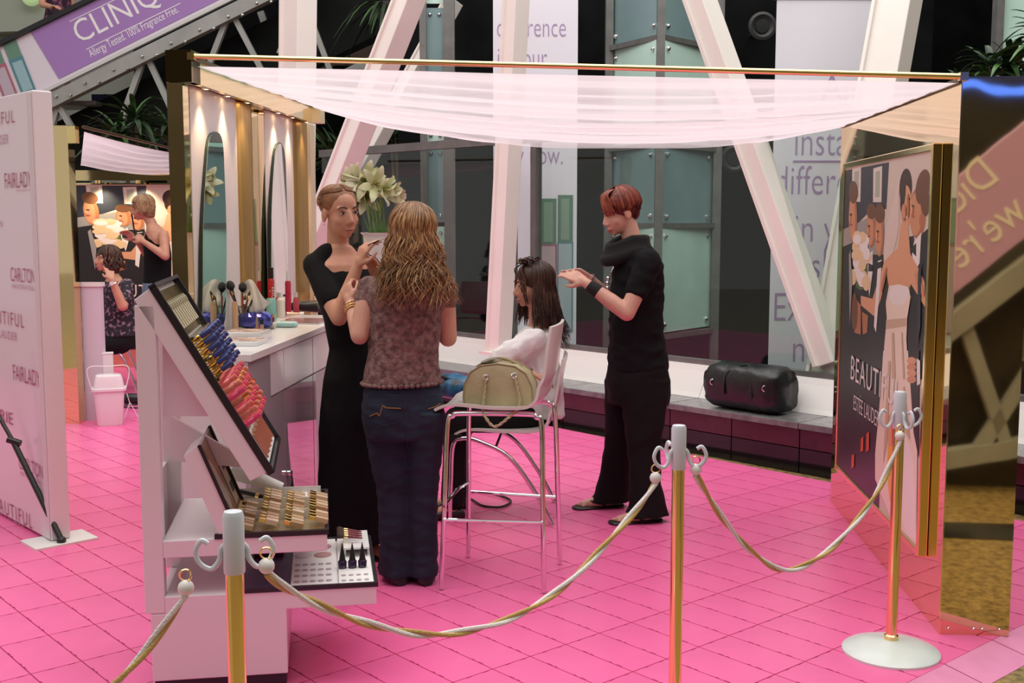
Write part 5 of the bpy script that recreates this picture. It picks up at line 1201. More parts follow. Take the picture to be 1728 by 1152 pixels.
def lily(par, p, d, sc, openness=1.0):
    x_, y_, z_ = basis(d)
    fl_ = MB()
    for k in range(6):
        a = k*math.pi/3+.2; rr = x_*math.cos(a)+y_*math.sin(a); tt = y_*math.cos(a)-x_*math.sin(a); vs = []
        prof = [(0, .006, .006), (.035, .010, .012), (.07, .016+.012*openness, .020), (.095, .018+.040*openness, .019), (.105, .018+.062*openness, .010), (.100, .018+.075*openness, .001)]
        for h, r_, w_ in prof:
            c_ = p+z_*h*sc+rr*r_*sc
            vs += [c_-tt*w_*sc, c_+rr*-.003*sc, c_+tt*w_*sc]
        fl_.add(vs, [(i*3+j_, i*3+j_+1, i*3+j_+4, i*3+j_+3) for i in range(5) for j_ in range(2)])
    fo = fl_.build('lily_flower', PET, par, smooth=True)
    st_ = MB()
    for k in range(5):
        a = k*1.2566; rr = x_*math.cos(a)+y_*math.sin(a); st_.tube([p+z_*.03*sc, p+z_*.095*sc+rr*.016*sc], [.0015, .0025], 4)
    st_.build('stamens', STA, fo, off=tuple(world_loc(par)), kind='stuff')
for (u, v, dx, dy, dz, sc, op) in ((599, 305, -.5, -.6, .25, 1.0, 1), (616, 306, .1, -1, .15, 1.2, 1), (634, 312, .3, -.9, .1, 1.1, 1), (618, 330, .15, -1, .0, 1.15, 1), (650, 322, .8, -.5, .0, 1.1, .8), (662, 322, .9, -.3, -.1, 1.0, .5), (603, 325, -.5, -.8, .1, .9, .8), (668, 332, 1, -.3, -.12, 1.2, .25), (586, 300, -1, -.1, .15, .9, .05), (602, 293, -.8, 0, .3, .7, .05), (630, 298, .2, .5, .5, .9, .5), (668, 326, 1, .2, -.05, 1.0, .1)):
    p = D(u, v, 5.95+random.uniform(-.06, .06)); d = V((dx, dy, dz)).normalized()
    b0 = vz+V((random.uniform(-.04, .04), random.uniform(-.04, .04), .2)); p0 = p-d*.07*sc
    MB().tube(spline([b0, lerp(b0, V((p0.x, p0.y, b0.z)), .45)+V((0, 0, (p0.z-b0.z)*.55)), lerp(b0, p0, .8)+V((0, 0, .03)), p0], 6), .0035, 6).build('stem', STEM, va); lily(va, p0, d, sc, op)
for k in range(9):
    a = k*.7; b0 = vz+V((0, 0, .22)); q1 = b0+V((.05*math.cos(a), .05*math.sin(a), .09)); q2 = b0+V((.09*math.cos(a), .09*math.sin(a), .16+.02*(k % 3)))
    MB().tube([b0, q1, q2], [.004, .014, .001], 6, flat=.2).build('leaf', LEAF, va)
# ================================================================== PEOPLE
from mathutils.bvhtree import BVHTree
UP = V((0, 0, 1))
def skin_mat(name, col):
    m = mat(name, col, .5, var=.06, vscale=18, spec=.4)
    m.node_tree.nodes['Principled BSDF'].inputs['Subsurface Weight'].default_value = 0.0
    return m
SKIN_A = skin_mat('skin_warm', (.62, .31, .21)); SKIN_J = skin_mat('skin_pink', (.66, .34, .25)); SKIN_R = skin_mat('skin_fair', (.68, .38, .29)); SKIN_B = skin_mat('skin_olive', (.56, .29, .19))
EYEW = mat('eye_white', (.60, .55, .52), .3); IRIS = mat('iris_dark', (.03, .02, .015), .2); LIPM = mat('lips', (.46, .15, .13), .4); BROW = mat('brow', (.07, .035, .02), .8)
CLOTHK = mat('black_cloth', (.0075, .0075, .009), .9, spec=.2, bump=.25, bscale=25)
def hairm(n, c, k): return mat('hair_%s%d' % (n, k), c, .42, spec=.5, var=.25, vscale=30)
class Fig:
    def __init__(s, name, label, base, group=None):
        s.root = thing(name, label, 'person', base); s.g = {}; s.ob = {}
    def grp(s, k): return s.g.setdefault(k, MB())
    def chain(s, k, pts, n=12):
        m = s.grp(k)
        for (p, r), (q, r2) in zip(pts[:-1], pts[1:]): m.cap(p, r, q, r2, n)
    def torso(s, k, secs, lat, fwd, p=2.3):
        s.grp(k).loft([(c, V(l if l else lat)*a, V(fwd)*b) for c, a, b, l in [(x+(None,))[:4] for x in secs]], 28, p)
    def mesh(s, k, name, m, voxel=.006, it=4, wr=0.0, ws=(14, 14, 14), parent=None, label=None):
        mb = s.g[k]; me = bpy.data.meshes.new(name); off = world_loc(s.root)
        me.from_pydata([(p[0]-off.x, p[1]-off.y, p[2]-off.z) for p in mb.v], [], mb.f); me.update()
        o = bpy.data.objects.new(name, me); COL.objects.link(o)
        r = o.modifiers.new('r', 'REMESH'); r.mode = 'VOXEL'; r.voxel_size = voxel; r.use_smooth_shade = True
        sm = o.modifiers.new('s', 'SMOOTH'); sm.factor = .5; sm.iterations = it
        dg = bpy.context.evaluated_depsgraph_get(); me2 = bpy.data.meshes.new_from_object(o.evaluated_get(dg))
        o.modifiers.clear(); o.data = me2; bpy.data.meshes.remove(me); me2.name = name
        if wr:
            from mathutils import noise
            nn = [v.normal.copy() for v in me2.vertices]
            for v, n_ in zip(me2.vertices, nn):
                q = V((v.co.x*ws[0], v.co.y*ws[1], v.co.z*ws[2])); a_ = 1-abs(noise.noise(q))*2.2; b_ = noise.noise(q*2.1+V((3, 1, 7)))
                v.co += n_*wr*(a_*.7+b_*.5-.35)
        me2.materials.clear(); me2.materials.append(m)
        me2.polygons.foreach_set('use_smooth', [True]*len(me2.polygons))
        o.parent = s.root if parent is None else parent; s.ob[k] = o
        if label: o['label'] = label
        return o
    def surf(s, k, u, v, lift=.001):
        me = s.ob[k].data; off = world_loc(s.root)
        if not hasattr(s, 'bvh'): s.bvh = {}
        if k not in s.bvh: s.bvh[k] = BVHTree.FromPolygons([tuple(p.co) for p in me.vertices], [tuple(p.vertices) for p in me.polygons])
        d = ray(u, v).normalized(); h = s.bvh[k].ray_cast(CAM-off, d)
        return (h[0]+off-d*lift) if h[0] is not None else None
    def part(s, mb, name, m, parent=None, smooth='auto', **kw):
        return mb.build(name, m, s.root if parent is None else parent, smooth=smooth, off=tuple(world_loc(s.root)), **kw)
    # ---- head
    def frame(s, c, f, tilt=0.0, roll=0.0):
        f = V(f).normalized(); x_ = f.cross(UP).normalized()
        f2 = (f*math.cos(tilt)-UP*math.sin(tilt)).normalized(); z_ = x_.cross(f2).normalized()
        if roll: q = Matrix.Rotation(roll, 3, f2); x_ = q @ x_; z_ = q @ z_
        s.M = Matrix((x_, f2, z_)).transposed(); s.c = V(c); s.hs = 1.0
    def h(s, x, y, z): return s.c+s.M @ (V((x, y, z))*s.hs)
    def head(s, neck_base, scale=1.0, neck_r=.050):
        s.hs = scale; b = s.grp('body'); M = s.M; k = scale
        def e(c, r): b.ell(s.h(*c), tuple(q*k for q in r), 18, 12, M)
        e((0, -.015, .030), (.073, .092, .078)); e((0, .020, -.030), (.060, .068, .078)); e((0, .028, -.072), (.046, .046, .034)); e((0, .060, -.094), (.018, .016, .014))
        for x_ in (-1, 1):
            e((x_*.036, .050, -.032), (.023, .022, .024)); e((x_*.075, -.008, -.014), (.009, .020, .032)); e((x_*.0105, .088, -.040), (.009, .010, .008)); e((x_*.033, .064, .020), (.024, .009, .007))
        b.cap(s.h(0, .076, .010), .008*k, s.h(0, .098, -.034), .0115*k, 10)
        e((0, .083, -.066), (.020, .008, .0055)); e((0, .081, -.0775), (.017, .008, .006))
        b.cap(s.h(0, -.022, -.055), .047*k, V(neck_base), neck_r*1.05*k, 16)
    def face(s, brow=BROW, lips=LIPM, open_=1.0):
        k = s.hs; M = s.M
        for x_ in (-1, 1):
            ey_ = s.part(MB().ell(s.h(x_*.031, .0735, .002), (.0135*k, .0065*k, .0062*k*open_), 14, 8, M), 'eye', EYEW, smooth=True)
            s.part(MB().ell(s.h(x_*.031, .0785, .002), (.0062*k, .003*k, .0060*k*open_), 12, 8, M), 'iris', IRIS, ey_, smooth=True)
            s.part(MB().tube([s.h(x_*(.031-.015), .078, .003), s.h(x_*.026, .0795, .0085*open_), s.h(x_*.036, .0785, .0085*open_), s.h(x_*.045, .072, .003)], [.001, .0018, .0019, .001], 6), 'eyelash', BROW, ey_)
            s.part(MB().tube([s.h(x_*.013, .084, .021), s.h(x_*.028, .083, .0275), s.h(x_*.043, .075, .026), s.h(x_*.052, .066, .020)], [.0028, .0038, .003, .001], 6), 'eyebrow', brow)
        s.part(MB().tube([s.h(-.021, .080, -.071), s.h(-.010, .089, -.0675), s.h(0, .0905, -.069), s.h(.010, .089, -.0675), s.h(.021, .080, -.071)], [.001, .0042, .0045, .0042, .001], 8, flat=.8), 'upper_lip', lips)
        s.part(MB().tube([s.h(-.020, .080, -.072), s.h(-.009, .087, -.0775), s.h(0, .0885, -.0785), s.h(.009, .087, -.0775), s.h(.020, .080, -.072)], [.001, .0046, .0052, .0046, .001], 8, flat=.8), 'lower_lip', lips)
    # ---- hands
    def hand(s, wrist, d, n, side, curl=(.35, .4, .3), k=1.0, spread=.06, fist=None):
        b = s.grp('body'); d = V(d).normalized(); n = V(n); n = (n-d*n.dot(d)).normalized(); lat = d.cross(n)*side   # thumb towards +lat
        w = V(wrist); b.cap(w, .023*k, w+d*.03*k, .022*k)
        for i, (L, o) in enumerate(((.92, .028), (1.0, .009), (.95, -.010), (.76, -.028))):
            kn = w+d*(.088-.004*abs(i-1))*k+lat*o*k; b.cap(w+d*.02*k+lat*o*.6*k, .0135*k, kn, .0110*k, 10)
            dd = (d+lat*(o*spread*20)).normalized(); nn = n; p = kn; a = 0
            for j_, (sl, r_) in enumerate(((.042, .0088), (.026, .0080), (.021, .0070))):
                a += (curl[j_] if fist is None else fist[i][j_]); q_ = p+(dd*math.cos(a)+nn*math.sin(a))*sl*L*k
                b.cap(p, (r_+.0006)*k, q_, r_*k, 8); p = q_
        t0_ = w+d*.028*k+lat*.022*k; t1 = t0_+(d*.65+lat*.7+n*.35).normalized()*.036*k; t2_ = t1+(d*.9+lat*.15+n*.45).normalized()*.030*k; t3 = t2_+(d*.9-lat*.1+n*.4).normalized()*.022*k
        b.cap(t0_, .014*k, t1, .0105*k, 8); b.cap(t1, .0105*k, t2_, .009*k, 8); b.cap(t2_, .009*k, t3, .0075*k, 8)
    # ---- hair
    def haircap(s, c=(0, -.020, .034), r=(.082, .097, .084)):
        k = s.hs; s.grp('hair').ell(s.h(*c), tuple(q*k for q in r), 24, 16, s.M)
    def strands(s, mats, n, az, L, wave=.01, r=.007, el=(80, -12), flare=.0, seed=1, c=(0, -.020, .034), rad=(.084, .099, .086), curl=0.0, jit=.01, nw=2.5, name='hair_locks', drop=None, part=0.0, tips=0.0):
        rnd = random.Random(seed); mb = MB(); k = s.hs
        dn = s.M.transposed() @ V((0, 0, -1))
        for i in range(n):
            a = math.radians(rnd.uniform(*az)); sgn = rnd.choice((-1, 1)) if az[0] >= 0 else 1
            a *= sgn; ph = rnd.uniform(0, 6.28); P = []; R_ = []
            e0 = el[0]-rnd.uniform(0, 22); e1_ = el[1]+rnd.uniform(-6, 6); m_ = 9; g = 1+rnd.uniform(-.02, .06)
            for j_ in range(m_+1):
                t = j_/m_; ee = math.radians(lerp(e0, e1_, t)); aa = a+part*(1-t)
                p = V((rad[0]*math.sin(aa)*math.cos(ee), rad[1]*math.cos(aa)*math.cos(ee), rad[2]*math.sin(ee)))*g+V(c)
                p += V((math.sin(ph+t*5), math.cos(ph*1.3+t*4), 0))*wave*.25
                P.append(p); R_.append(r*(.35+.65*min(1, t*3)))
            ln = L*rnd.uniform(.8, 1.1); m2 = 12 if ln > .06 else 4; o = P[-1]; outv = V((math.sin(a), math.cos(a), 0))
            for j_ in range(1, m2+1):
                t = j_/m2; q_ = o+dn*ln*t+outv*(flare*t*t+curl*math.sin(t*3.1+ph*.2)*t)
                q_ += V((math.sin(ph+t*6.28*nw), math.cos(ph*1.7+t*6.28*nw*.8), 0))*wave*min(1, t*2.5)+V((rnd.uniform(-1, 1), rnd.uniform(-1, 1), rnd.uniform(-1, 1)))*jit*.15
                if tips: q_ += outv*tips*max(0, t-.7)**1.2*rnd.uniform(.3, 1.5)
                P.append(q_); R_.append(r*(1-.75*t**2))
            mb.mi(rnd.randrange(len(mats))); mb.tube([s.h(*p) for p in P], [q*k for q in R_], 5, flat=.55)
        return s.part(mb, name, mats, smooth=True, kind='stuff')

def W_(Y): return lambda u, v, dy=0.0: D(u, v, Y+dy)

# ---------------------------------------------------------------- make-up artist in the long black dress
a = W_(4.98); fA = V((.60, -.80, 0)).normalized(); rA = fA.cross(UP)
A = Fig('person', 'make-up artist in a long black short sleeved dress, hair tied back', V((a(598, 900).x, 4.98, 0)))
nb = a(570, 416)
A.frame(a(574, 357, -.03), (.62, -.78, 0), .10, .06); A.head(nb, .99, .046)
A.torso('body', [(a(571, 414), .055, .055), (a(574, 430), .085, .060), (a(578, 446), .140, .080), (a(583, 465), .145, .085), (a(592, 505), .130, .095), (a(601, 585), .10, .08), (a(602, 650), .12, .09), (a(602, 700), .12, .09)], rA, fA)
sR, sL = a(531, 449, -.07), a(622, 452, .10)
eR, wR = a(572, 536, -.20), a(603, 450, -.20); hR = a(620, 405, -.22)
A.chain('body', [(sR, .046), (lerp(sR, eR, .5), .043), (eR, .036), (lerp(eR, wR, .4), .036), (wR, .024)])
A.hand(wR, (hR-wR).normalized(), V((.75, .5, .1)), -1, fist=((.35, .5, .3), (.5, .6, .4), (.65, .7, .5), (.75, .8, .5)), k=.95)
eL, wL = a(655, 545, .02), a(640, 480, -.10)
A.chain('body', [(sL, .046), (eL, .036), (wL, .025)]); A.hand(wL, V((-.2, -.3, .9)), V((-.5, -.7, 0)), 1)
for dx in (-.07, .07):
    f0 = V((a(598, 900).x, 4.98, 0))+rA*dx
    A.chain('body', [(f0+V((0, 0, .5)), .06), (f0+V((0, 0, .08)), .036)]); A.chain('body', [(f0+V((0, 0, .035)), .034), (f0+fA*.14+V((0, 0, .022)), .022)])
A.mesh('body', 'body', SKIN_A, .0055, 4)
A.torso('dress', [(a(575, 436), .118, .052), (a(578, 448), .148, .078), (a(583, 465), .155, .092), (a(589, 495), .148, .112), (a(596, 540), .130, .108), (a(602, 588), .120, .098), (a(603, 640), .150, .120), (a(602, 690), .166, .135), (a(600, 760), .160, .140), (a(598, 840), .162, .148), (V((a(596, 900).x, 4.98, .075)), .170, .158)], rA, fA)
A.chain('dress', [(sR+V((0, 0, .002)), .052), (a(549, 427, -.05), .040), (a(556, 422, -.02), .034)]); A.chain('dress', [(sL+V((0, 0, .002)), .052), (a(604, 432, .06), .036)]); A.chain('dress', [(sR+V((0, 0, .004)), .056), (lerp(sR, eR, .35), .056), (lerp(sR, eR, .62), .053)]); A.chain('dress', [(sL+V((0, 0, .004)), .056), (lerp(sL, eL, .6), .053)])
A.mesh('dress', 'dress', CLOTHK, .008, 6, .007, (9, 9, 3.5))
for dx in (-.07, .07):
    f0 = V((a(598, 900).x, 4.98, 0))+rA*dx
    A.part(MB().loft([(f0+fA*q+V((0, 0, .008)), rA*w, V((0, 0, .008))) for q, w in ((-.06, .02), (-.03, .034), (.06, .036), (.14, .042), (.19, .02))], 14, 2.5), 'sandal', BLACK)
HA = [hairm('auburn', c, i) for i, c in enumerate(((.26, .11, .045), (.36, .17, .07), (.20, .08, .035)))]
A.haircap((0, -.024, .038), (.0800, .092, .080)); A.mesh('hair', 'hair', HA[0], .006, 3)
mb = MB(); rnd = random.Random(4)
for i in range(420):        # combed back to a knot
    t0_ = rnd.uniform(-1.9, 1.9); el0 = rnd.uniform(-.2, 1.35) if abs(t0_) > 1.35 else rnd.uniform(.80, 1.4); P = []
    for j_ in range(9):
        t = j_/8; az_ = t0_+(math.copysign(math.pi, t0_)-t0_)*t**1.1; ee = lerp(el0, .35, t); g = 1.0+rnd.uniform(0, .012)
        P.append(A.h(.0822*math.sin(az_)*math.cos(ee)*g, -.024+.0940*math.cos(az_)*math.cos(ee)*g, .038+.0815*math.sin(ee)*g))
    mb.mi(rnd.randrange(3)); mb.tube(P, [.0012]+[.0030]*7+[.002], 5, flat=.5)
A.part(mb, 'hair_locks', HA, smooth=True, kind='stuff')
A.part(MB().ell(A.h(-.0, -.115, .045), (.036, .03, .036), 16, 10, A.M).tube([A.h(.03*math.cos(k), -.13+.008*math.sin(2*k), .045+.03*math.sin(k)) for k in np.linspace(0, 6.28, 14)], .011, 8), 'bun', HA[0], smooth=True)
A.face(); 
for x_ in (-1, 1): A.part(MB().ell(A.h(x_*.080, -.002, -.050), (.004, .004, .004)), 'earring', CHROME)
bp_ = a(621, 414, -.23); tipb = a(648, 402, -.24)
bo = thing('eye_brush', 'small make-up brush held by the artist at the client\'s face', 'brush', bp_)
MB().cyl(bp_, lerp(bp_, tipb, .7), .003, .0035, 8).build('handle', BLACK, bo); MB().cyl(lerp(bp_, tipb, .7), tipb, .0045, .002, 8).build('bristles', mat('bristle_pale', (.6, .5, .4), .9), bo)

# ---------------------------------------------------------------- blonde client in lacy top and jeans, back to us
j = W_(4.62); fJ = V((-.40, .92, 0)).normalized(); rJ = fJ.cross(UP)
J = Fig('person', 'client with long wavy blonde hair in lacy mauve top and jeans, seen from behind', V((j(690, 985).x, 4.62, 0)))
J.frame(j(692, 391), (-.50, .86, 0), -.03); J.head(j(688, 455), .97, .047)
J.torso('body', [(j(688, 455), .055, .055), (j(686, 468), .125, .075), (j(685, 490), .150, .09), (j(684, 540), .14, .10), (j(680, 600), .13, .095), (j(680, 660), .155, .11), (j(681, 700), .15, .11)], rJ, fJ)
sL, eL, wL = j(622, 488, .0), j(607, 566, -.06), j(592, 512, .06); sR, eR, wR = j(749, 492, .05), j(756, 570, .08), j(728, 545, .28)
J.chain('body', [(sL, .045), (lerp(sL, eL, .5), .044), (eL, .038), (lerp(eL, wL, .5), .033), (wL, .0235)])
J.hand(wL, (j(576, 462, .12)-wL), V((.45, .85, .1)), -1, fist=((.7, .9, .6), (.9, 1.0, .7), (1.0, 1.1, .7), (1.1, 1.1, .7)), k=.9)
J.chain('body', [(sR, .044), (lerp(sR, eR, .5), .043), (eR, .038), (wR, .025)]); J.hand(wR, (-.7, .5, .1), (0, 0, 1), 1, k=.9)
for (u0, u1, u2) in ((652, 660, 676), (712, 709, 714)):
    J.chain('body', [(j(u0, 700), .07), (j(u1, 830), .05), (V((j(u2, 965).x, 4.62, .09)), .035)])
    fx = V((j(u2, 965).x, 4.62, 0)); J.chain('body', [(fx+V((0, -.03, .04)), .034), (fx+fJ*.14+V((0, 0, .022)), .024)])
J.mesh('body', 'body', SKIN_J, .006, 4)
J.torso('top', [(j(688, 462), .085, .062), (j(686, 470), .135, .082), (j(685, 490), .160, .100), (j(684, 540), .152, .112), (j(681, 590), .143, .108), (j(679, 625), .155, .115), (j(679, 645), .163, .124)], rJ, fJ)
J.chain('top', [(sL+V((.0, 0, .006)), .050), (lerp(sL, eL, .22), .050)]); J.chain('top', [(sR+V((0, 0, .006)), .050), (lerp(sR, eR, .22), .049)])
LACE = mat('mauve_lace', (.12, .055, .058), .85, bump=1.0, bscale=70, col2=(.29, .165, .15), vscale=42)
to = J.mesh('top', 'lace_top', LACE, .007, 4, .006, (10, 10, 12))
mb = MB()
for k in range(44):
    an = 2*math.pi*k/44; c0 = j(679, 643)+rJ*.164*math.cos(an)+fJ*.125*math.sin(an); mb.ell(c0-V((0, 0, .004)), (.012, .012, .009), 8, 5)
J.part(mb, 'scalloped_hem', LACE, to, smooth=True, kind='stuff')
DEN = mat('dark_denim', (.009, .014, .032), .85, var=.35, vscale=7, bump=.3, bscale=40)
J.torso('jeans', [(j(679, 640), .148, .112), (j(680, 668), .166, .124), (j(680, 700), .170, .130), (j(682, 735), .160, .122)], rJ, fJ)
for (u0, u1, u2, sg) in ((650, 664, 668, -1), (712, 711, 712, 1)):
    p0, p1, p2 = j(u0, 712), j(u1, 830), V((j(u2, 965).x, 4.62, .03))
    J.torso('jeans', [(p0+V((0, 0, .05)), .088, .115), (lerp(p0, p1, .4), .082, .095), (p1, .066, .074), (lerp(p1, p2, .35), .063, .070), (lerp(p1, p2, .75), .064, .074), (p2, .066, .084)], rJ, fJ)
je = J.mesh('jeans', 'jeans', DEN, .008, 4, .006, (8, 8, 16))
STI = mat('stitch_orange', (.30, .13, .04), .7)
def stitch(F, k, pts, nm, r, m, par):
    P = []
    for i in range(len(pts)-1):
        for q in range(8):
            t = q/8; h_ = F.surf(k, lerp(pts[i][0], pts[i+1][0], t), lerp(pts[i][1], pts[i+1][1], t))
            if h_ is not None: P.append(h_)
    if len(P) > 2: F.part(MB().tube(P, r, 5), nm, m, par)
for pts in ([(622, 668), (681, 668), (681, 700), (674, 712), (648, 718), (626, 708), (622, 668)], [(722, 668), (746, 666), (746, 695), (730, 708), (723, 700)]): stitch(J, 'jeans', pts, 'pocket_seam', .0011, mat('seam_blue', (.022, .032, .07), .8), je)
for pts in ([(624, 702), (636, 697), (640, 702), (646, 684), (651, 688), (680, 689)], [(722, 690), (735, 686), (744, 680)]): stitch(J, 'jeans', pts, 'pocket_stitching', .0022, STI, je)
for pts in ([(614, 656), (650, 660), (700, 660), (744, 655)], [(682, 662), (684, 700), (686, 735), (688, 760)]): stitch(J, 'jeans', pts, 'seam', .0014, MATS['seam_blue'], je)
for dy in (0, .012, .020):
    c0 = lerp(wL, eL, .09)+(eL-wL).normalized()*dy*1.3; x_, y_, z_ = basis(eL-wL)
    J.part(MB().tube([c0+(x_*math.cos(t)+y_*math.sin(t))*.031 for t in np.linspace(0, 6.28, 20)], .003 if dy != .012 else .0036, 6), 'bracelet', GOLDB)
HJ = [hairm('blonde', c, i) for i, c in enumerate(((.34, .17, .065), (.24, .105, .042), (.44, .25, .11), (.17, .075, .033)))]
J.haircap((0, -.018, .036), (.083, .098, .086)); J.grp('hair').loft([(J.h(0, -.03, .02), V(rJ)*.085, V(fJ)*.085), (J.h(0, -.05, -.06), V(rJ)*.092, V(fJ)*.07), (J.h(0, -.06, -.14), V(rJ)*.105, V(fJ)*.06), (J.h(0, -.075, -.20), V(rJ)*.10, V(fJ)*.045)], 20)
J.mesh('hair', 'hair', HJ[1], .007, 4)
J.strands(HJ, 850, (62, 180), .235, .013, .0040, (84, -5), .040, 3, curl=.012, nw=1.6, tips=.10, rad=(.087, .102, .089))
J.strands(HJ, 420, (85, 180), .29, .020, .0036, (70, -15), .060, 9, curl=.02, nw=2.2, tips=.16, rad=(.091, .107, .088), name='hair_curls')
J.face()
for u2 in (668, 712):
    fx = V((j(u2, 965).x, 4.62, 0)); J.part(MB().loft([(fx+fJ*q+V((0, 0, .030*h_)), rJ*w, V((0, 0, .030*h_))) for q, w, h_ in ((-.075, .02, .7), (-.06, .038, 1.1), (.05, .038, 1.1), (.13, .042, .8), (.19, .02, .6))], 14, 2.5), 'shoe', BLACK)

# ---------------------------------------------------------------- hairdresser with short red hair
r = W_(5.70); fR = V((-.975, -.22, 0)).normalized(); rR = fR.cross(UP)
R_ = Fig('person', 'hairdresser with short red hair, all in black, reaching to the seated client', V((r(1070, 865).x, 5.70, 0)))
R_.frame(r(1046, 357), (-.95, -.30, 0), .32, 0); R_.head(r(1070, 415), .98, .047)
R_.torso('body', [(r(1069, 412), .05, .05), (r(1074, 428), .13, .075), (r(1077, 450), .15, .095), (r(1075, 490), .145, .112), (r(1074, 560), .13, .115), (r(1076, 620), .15, .135), (r(1078, 650), .15, .14)], rR, fR)
sN, eN, wN = r(1094, 446, -.15), r(1058, 528, -.22), r(990, 478, -.16); sF, eF, wF = r(1062, 446, .14), r(1046, 520, .14), r(995, 470, .06)
hN = r(955, 458, -.10)
R_.chain('body', [(sN, .048), (lerp(sN, eN, .5), .045), (eN, .040), (lerp(eN, wN, .4), .040), (wN, .0255)])
R_.hand(wN, hN-wN, V((-.1, .85, -.5)), 1, fist=((.15, .3, .2), (.2, .35, .25), (.35, .5, .3), (.5, .6, .4)), k=.98)
R_.chain('body', [(sF, .046), (eF, .038), (lerp(eF, wF, .4), .036), (wF, .0245)])
R_.hand(wF, r(955, 452, .02)-wF, V((-.1, -.7, -.6)), -1, fist=((.1, .25, .2), (.15, .3, .2), (.3, .4, .3), (.45, .5, .4)), k=.95)
legs = (((1088, 650), (1086, 760), (1094, 855), -.12, (.668, 5.557)), ((1064, 650), (1046, 755), (1030, 840), .12, (.453, 5.85)))
for h_, k_, n_, dy, ft in legs:
    hp_, kp, ap = r(*h_, dy*.6), D(*k_, 5.7+dy*.9), V((D(*n_, ft[1]).x, ft[1], .09))
    R_.chain('body', [(hp_, .07), (kp, .05), (ap, .034)]); R_.chain('body', [(ap-V((0, 0, .045)), .034), (ap+fR*.075-V((0, 0, .058)), .03), (ap+fR*.15-V((0, 0, .068)), .020)])
    for q in range(5): R_.chain('body', [(ap+fR*.15+rR*(.018-.0095*q)-V((0, 0, .070)), .008), (ap+fR*(.178-.006*q)+rR*(.020-.0105*q)-V((0, 0, .072)), .0075 if q else .0095)], 8)
R_.mesh('body', 'body', SKIN_R, .0055, 4)
R_.torso('shirt', [(r(1070, 414), .095, .075), (r(1074, 426), .150, .094), (r(1077, 448), .168, .114), (r(1075, 490), .156, .128), (r(1073, 530), .146, .128), (r(1074, 570), .146, .136), (r(1076, 605), .156, .146), (r(1077, 622), .158, .148)], rR, fR)
R_.chain('shirt', [(sN+V((0, 0, .012)), .066), (lerp(sN, eN, .3), .063), (lerp(sN, eN, .52), .060)]); R_.chain('shirt', [(sF+V((0, 0, .012)), .064), (lerp(sF, eF, .5), .056)])
R_.mesh('shirt', 'shirt', CLOTHK, .008, 4, .008, (8, 8, 14))
# cowl
mb = R_.grp('cowl')
for i, (rad_, zz, thk) in enumerate(((.085, 0, .030), (.100, -.035, .032), (.088, .028, .022))):
    c0 = r(1064, 412)+V((0, 0, zz))+fR*.018
    P = [c0+rR*rad_*math.cos(t)+fR*rad_*1.05*math.sin(t)-V((0, 0, .045*max(0, math.sin(t)))) for t in np.linspace(0, 2*math.pi, 25)]
    mb.tube(P, thk, 10)
R_.mesh('cowl', 'cowl_scarf', mat('cowl_black', (.010, .010, .011), .95, bump=.5, bscale=30), .008, 4)
TRO = mat('trouser_black', (.009, .008, .009), .85, spec=.2, bump=.2, bscale=30)
R_.torso('trousers', [(r(1076, 604), .150, .138), (r(1077, 640), .165, .158), (r(1077, 680), .168, .150)], rR, fR)
for h_, k_, n_, dy, ft in legs:
    hp_, kp, ap = r(*h_, dy*.6), D(*k_, 5.7+dy*.9), V((D(*n_, ft[1]).x, ft[1], .03))
    R_.torso('trousers', [(hp_+V((0, 0, .03)), .090, .135), (lerp(hp_, kp, .5), .085, .105), (kp, .068, .082), (lerp(kp, ap, .5), .062, .078), (lerp(kp, ap, .85), .066, .095), (ap+fR*.005, .070, .115)], rR, fR)
R_.mesh('trousers', 'trousers', TRO, .008, 4, .007, (9, 9, 8))
for h_, k_, n_, dy, ft in legs:
    ap = V((D(*n_, ft[1]).x, ft[1], 0)); R_.part(MB().loft([(ap+fR*q+V((0, 0, .0075)), rR*w, V((0, 0, .0075))) for q, w in ((-.07, .02), (-.05, .036), (.06, .036), (.14, .044), (.19, .038), (.205, .015))], 16, 2.5), 'flip_flop', BLACK)
    for sg in (-1, 1): R_.part(MB().tube([ap+fR*.14+V((0, 0, .035)), ap+fR*.09+rR*.03*sg+V((0, 0, .045)), ap+fR*.04+rR*.036*sg+V((0, 0, .02))], .005, 6), 'sandal_strap', BLACK)
x_, y_, z_ = basis(eN-wN); c0 = lerp(wN, eN, .06)
R_.part(MB().tube([c0+z_*q for q in (0, .01, .05, .06)], [.029, .031, .034, .032], 18), 'wristband', BLACKM)
x2_, y2_, z2_ = basis(eF-wF); R_.part(MB().tube([wF+(x2_*math.cos(t)+y2_*math.sin(t))*.029 for t in np.linspace(0, 6.28, 16)], .003, 6), 'thin_bracelet', mat('bangle_purple', (.12, .06, .14), .4))
R_.part(MB().tube(spline([r(1036, 450, -.13), r(1031, 460, -.13), r(1028, 468, -.12), r(1026, 474, -.12)], 6), .0025, 5), 'necklace', CHROME)
for q, (u, v) in enumerate(((1026, 470), (1025, 478), (1025, 486))): R_.part(MB().ell(r(u, v, -.12), (.010, .008, .012), 10, 6), 'pendant', CHROME)
HR = [hairm('red', c, i) for i, c in enumerate(((.20, .035, .018), (.30, .065, .028), (.12, .020, .012), (.06, .012, .010)))]
R_.haircap((0, -.022, .034), (.082, .096, .086)); R_.grp('hair').ell(R_.h(0, -.062, -.012), (.060, .040, .055), 18, 12, R_.M); R_.mesh('hair', 'hair', HR[2], .006, 4)
R_.strands(HR[:3], 420, (55, 180), .012, .004, .0045, (86, -8), -.008, 5, rad=(.086, .101, .091), jit=.004)
